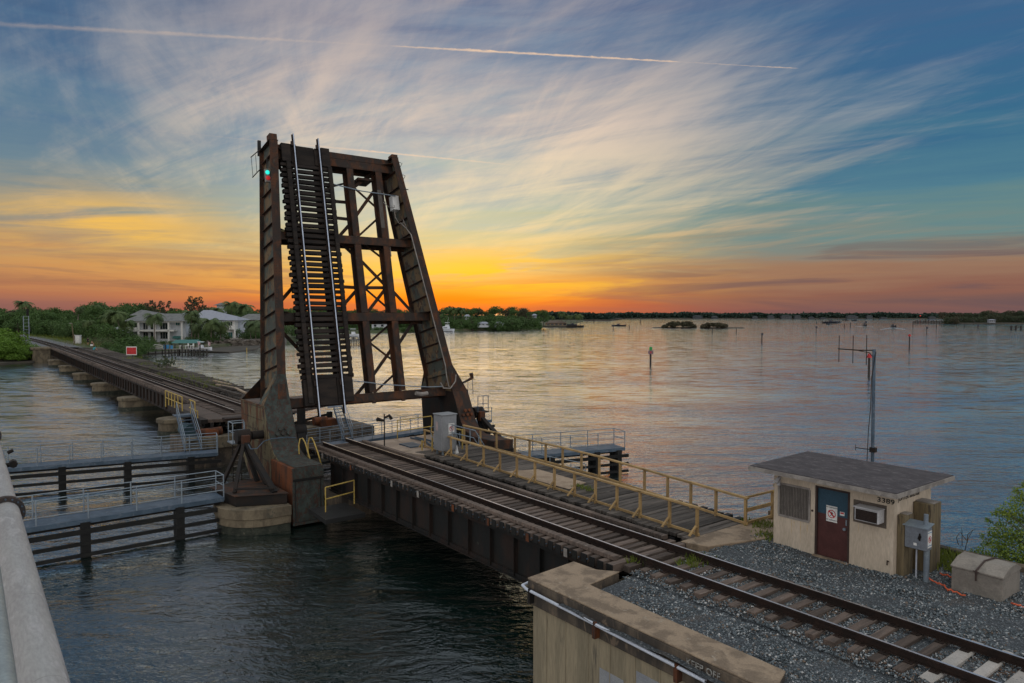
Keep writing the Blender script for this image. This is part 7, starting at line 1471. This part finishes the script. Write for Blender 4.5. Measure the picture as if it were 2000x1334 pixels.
# ---- mangrove islands
def island(X0_, X1_, Yw, Yt, bar, label):
    w_ = zw(Yw); t = thing('mangrove_island', atw((X0_ + X1_) / 2, w_, 0), label, 'island', 'mangrove islands'); f = w_ / FPX; rr = random.Random(int(X0_)); lobes = []; L_ = (X1_ - X0_) * f; hh = (Yw - Yt) * f
    for k in range(54):
        u = rr.uniform(-.5, .5); env = (1 - (2 * u) ** 4) ** .5; z = hh * env * rr.uniform(.28, .80); q = ra * (u * L_ * .93) + fa * rr.uniform(-3, 3); s_ = hh * rr.uniform(.18, .26); lobes.append((q.x, q.y, z, s_ * 1.5, s_ * 1.5, s_ * .9))
    rs_ = np.random.RandomState(int(X0_)); P = crown_pts(lobes, 7000, rs_, .35); V, F = leaves(P, .42, rs_, .3); o_ = npmesh('canopy', V, F, M_leafD, k=4); o_.parent = t
    mb = MB(); c_ = WL[t.name]
    for k in range(26): u = rr.uniform(-.46, .46); q = c_ + ra * (u * L_) + fa * rr.uniform(-2, 2); mb.tube([q - Vector((0, 0, .5)), q + ra * rr.uniform(-1, 1) + Vector((0, 0, hh * .5))], .11, 4)
    obj('roots', mb, M_trunk, t, kind='stuff'); b0, b1 = bar
    obj('sandbar', hip(MB(), c_, (b0 - (X0_ + X1_) / 2) * f, (b1 - (X0_ + X1_) / 2) * f, -2, 4, -.3, .6, (b0 - (X0_ + X1_) / 2) * f * .9, (b1 - (X0_ + X1_) / 2) * f * .9, 1), M_mud, t)
island(1293, 1361, 640.5, 626.5, (1272, 1362), 'larger mangrove island with a gap under its canopy, left of the two')
island(1368, 1424, 641, 629.5, (1366, 1458), 'smaller mangrove island right of the larger one with a long sandbar')
# ---- channel markers
def marker(X, Yt, Yw, kind, label, wpx=None):
    q = wp(X, Yw); w_ = (q - CO).dot(fw); f = w_ / FPX; ht = (Yw - Yt) * f; t = thing('channel_marker', q, label, 'channel marker', 'channel markers and piles'); r = max(.16, .7 * f) if kind == 'pile' else .17
    if kind == 'pile': obj('pile', MB().tube([(q.x, q.y, -1), (q.x, q.y, ht)], r, 7), M_pile, t); return
    top_ = {'green': ht - .9, 'red': ht - 1.0, 'dot': ht - .6}[kind]
    obj('pile', MB().tube([(q.x, q.y, -1), (q.x, q.y, top_ + .6)], .19, 8), M_pile, t)
    P = lambda u, v, d=.2: q + ra * u - fa * d + Vector((0, 0, v))
    if kind == 'green':
        obj('board', MB().prism([P(-.52, ht - 1.5), P(.52, ht - 1.5), P(.52, ht - .75), P(-.52, ht - .75)], -fa * .04), mat('mauve_sign_board', (.17, .10, .12), (.22, .15, .16), None, 5.), t)
        obj('number_plate', MB().prism([P(-.12, ht - 1.3, .25), P(.12, ht - 1.3, .25), P(.12, ht - .95, .25), P(-.12, ht - .95, .25)], -fa * .02), M_red, t)
        obj('light', MB().tube([(q.x, q.y, ht - .74), (q.x, q.y, ht - .3), (q.x, q.y, ht)], [.22, .26, .12], 8), M_green, t); obj('daymark', MB().prism([P(-.3, ht - .65), P(.3, ht - .65), P(.3, ht - .1), P(-.3, ht - .1)], -fa * .03), M_green, t)
    elif kind == 'red':
        s_ = (wpx or 8) * f / 2; obj('daymark', MB().prism([P(-s_, ht - 1.9 * s_ + .0), P(s_, ht - 1.9 * s_), P(0, ht)], -fa * .04), M_red, t); obj('back_daymark', MB().prism([P(-s_, ht - 1.9 * s_, -.2), P(s_, ht - 1.9 * s_, -.2), P(0, ht, -.2)], fa * .04), M_red, t)
    else: s_ = 2.0 * f; obj('daymark', MB().prism([P(-s_, ht - 2 * s_), P(s_, ht - 2 * s_), P(s_, ht), P(-s_, ht)], -fa * .05), M_hulld, t)
marker(1270.5, 677, 711, 'green', 'nearest green channel marker on a pile right of the leaf')
marker(1697, 690, 733, 'red', 'nearest red triangular marker on a pile, just left of the antenna mast', 9)
marker(1776, 652, 677, 'red', 'second red triangular marker, right of the antenna mast', 5)
marker(1488, 650.5, 668, 'dot', 'small dark square marker in mid water right of the islands')
for X, a, b, k, la in ((1391, 641, 651.5, 'pile', 'bare pile below the right end of the smaller island'), (1438, 641, 650.5, 'pile', 'bare pile below the sandbar right of the islands'), (1594, 637, 648, 'dot', 'far dark marker left of the boats'), (1649, 632, 640.5, 'pile', 'far pile near the moored group of boats'), (1661, 630, 639, 'pile', 'thin far pile right of the moored boats'), (1198, 634, 643, 'dot', 'far dark marker under the bow of the dark boat'), (1229, 634, 643, 'pile', 'far pile right of the dark boat'), (1810, 638, 651, 'dot', 'far dark marker below the right dock'), (1783, 628, 640, 'pile', 'far pile at the left end of the right dock'), (1829, 630, 640, 'pile', 'far pile in front of the right dock'), (1883, 634, 640, 'pile', 'short pile before the right shore point'), (1910, 634, 641, 'dot', 'small post with a board before the right shore point'), (1691, 627, 634, 'dot', 'tiny distant marker near the far boats'), (1160, 622, 630, 'pile', 'short far pile right of the spit'), (1251, 623, 631, 'pile', 'tiny pile before the far shore'), (1595, 629, 632, 'pile', 'tiny stub pile left of the boats')):
    marker(X, a, b, k, la)
t = thing('right_dock', wp(1815, 632), 'long dark dock and boat lifts reaching from the right shore point', 'dock'); q = atw(1815, 730, 0); f = 730 / FPX
obj('deck', hbox(MB(), q, -30 * f, 40 * f, 0, 3, 1.2, 1.7), M_pile, t)
for k in range(22): obj('pile', hbox(MB(), q, (-30 + k * 3.1) * f, (-30 + k * 3.1) * f + .7, 0, .7, -1, 2.2 + (k * 7 % 5) * .25), M_pile, t)
obj('lift_roof', hip(MB(), q, 1 * f, 13 * f, 0, 5, 3.1, 4., 2 * f, 12 * f, 2.5), M_hulld, t)
for i, X in enumerate((1975, 1984, 1994)):
    q = wp(X, 644.); obj('dolphin_pile', MB().tube([(q.x, q.y, -1), (q.x, q.y, 2.6)], .55, 8), M_pile, None, label='dark mooring pile at the right edge, %s of three' % ('first', 'middle', 'last')[i], cat='mooring pile', group='mooring piles at the right edge')
t = thing('mooring_beam', wp(1985, 644), 'low dark beam joining the mooring piles at the right edge', 'beam'); obj('beam', MB().bar(wp(1972, 644) + Vector((0, 0, 1.5)), wp(1998, 644) + Vector((0, 0, 1.5)), .3), M_pile, t)
# boats on the water
boat(wp(1208, 637), 11, ang + math.pi, 'long dark motor boat crossing left beyond the spit', hull=M_hulld, sc=.7)
for X, Y, L_, hd, la in ((1622, 631, 16, ang, 'largest dark moored boat in the distant cluster'), (1618, 633.5, 5, ang + .5, 'small low boat below the largest distant boat'), (1640, 630.5, 6, ang + .8, 'small boat right of the distant cluster'), (1652, 625.8, 9, ang, 'tiny boat close to the far shore, left one'), (1669, 626.6, 7, ang, 'tiny boat close to the far shore, right one'), (1688, 637, 7, ang + 1.5, 'motor boat seen end on with a thin wake, left of two'), (1744, 639.3, 7, ang + 1.55, 'motor boat seen from behind with a spreading wake')):
    boat(wp(X, Y), L_, hd, la, hull=M_hulld, group='boats under way on the wide water', sc=1.3 if L_ < 8 else .8)
M_wake = mat('wake_foam', (.20, .22, .24), (.30, .32, .34), None, 1., .5)
for (X, Y, hw_, la) in ((1744, 640, 22, 'spreading wake behind the right hand motor boat'), (1688, 637.5, 16, 'thin flat wake either side of the left motor boat')):
    a = wp(X, Y); mb = MB()
    for s_ in (-1, 1): b = wp(X + s_ * hw_, Y + (3.5 if hw_ > 20 else .5)); mb.bar(a + Vector((0, 0, .06)), b + Vector((0, 0, .06)), 1.6, .12)
    obj('wake', mb, M_wake, None, kind='stuff', label=la)
# ---- leafy shrub at the right edge, behind the vault
SB = thing('leafy_shrub', (-5.6, 25.2, 1.5), 'bright green leafy shrub at the right edge behind the concrete vault', 'shrub')
rs_ = np.random.RandomState(31); lob = []
for X, Y, r, y in ((1996, 975, 24, 25.6), (1968, 1000, 22, 25.4), (1990, 1010, 26, 25.8), (1948, 1003, 12, 25.3), (1940, 1042, 14, 25.2), (1960, 1050, 24, 25.2), (1990, 1050, 30, 25.4), (1928, 1060, 12, 25.1), (1950, 1072, 20, 24.9), (1915, 1078, 12, 24.8), (1975, 1085, 26, 24.9), (2005, 1090, 30, 24.9), (1935, 1090, 16, 24.7), (1900, 1078, 7, 24.8), (1884, 1082, 6, 24.8), (1932, 1018, 9, 25.4), (2040, 980, 34, 26), (2040, 1040, 40, 25.6), (2040, 1100, 40, 25), (1985, 955, 8, 25.6), (2000, 945, 10, 25.7), (2070, 960, 40, 26), (1962, 1100, 18, 24.6), (1925, 1100, 10, 24.5), (1918, 1046, 6, 25.2), (1955, 1025, 12, 25.3)):
    p = ony(X, Y, y); s_ = r * (p - CO).dot(fw) / FPX * .92; lob.append((p.x, p.y, p.z, s_, s_ * 1.1, s_))
P = crown_pts(lob, 8500, rs_, .15); V, F = leaves(P, .042, rs_, .4, .5); c_ = np.array((-5.6, 25.2, 1.5)); o_ = npmesh('foliage', V - c_, F, M_leafS, k=4); o_.parent = SB
for k, l in enumerate(lob): 
    b = Vector((-5.2 + rnd.uniform(-.6, .6), 25.3, 1.4)); e = Vector(l[:3]); obj('branch', MB().tube([b, b.lerp(e, .5) + Vector((rnd.uniform(-.1, .1), 0, .15)), e], [.035, .02, .008], 5), M_trunk, SB)
tw = thing('bare_twigs', ony(1890, 1075, 24.6), 'leafless twiggy stems against the water left of the leafy shrub', 'twigs')
for a in ([(1884, 1078), (1889, 1056), (1900, 1035)], [(1889, 1056), (1880, 1046), (1875, 1038)], [(1879, 1066), (1879, 1040), (1878, 1030)], [(1889, 1060), (1890, 1044), (1899, 1036), (1906, 1032)], [(1872, 1064), (1868, 1050), (1874, 1040)]): obj('twig', MB().tube([ony(X, Y, 24.6) for X, Y in a], [.014, .01, .006] + [.005] * (len(a) - 3), 5), M_trunk, tw)
slab('bank_slope', [(-13.5, 24.1, 0), (14, 24.1, 0), (14, 28, 0), (-4, 27, 0), (-9, 25.4, 0)], -1, 1.3, M_land, .3, kind='structure')
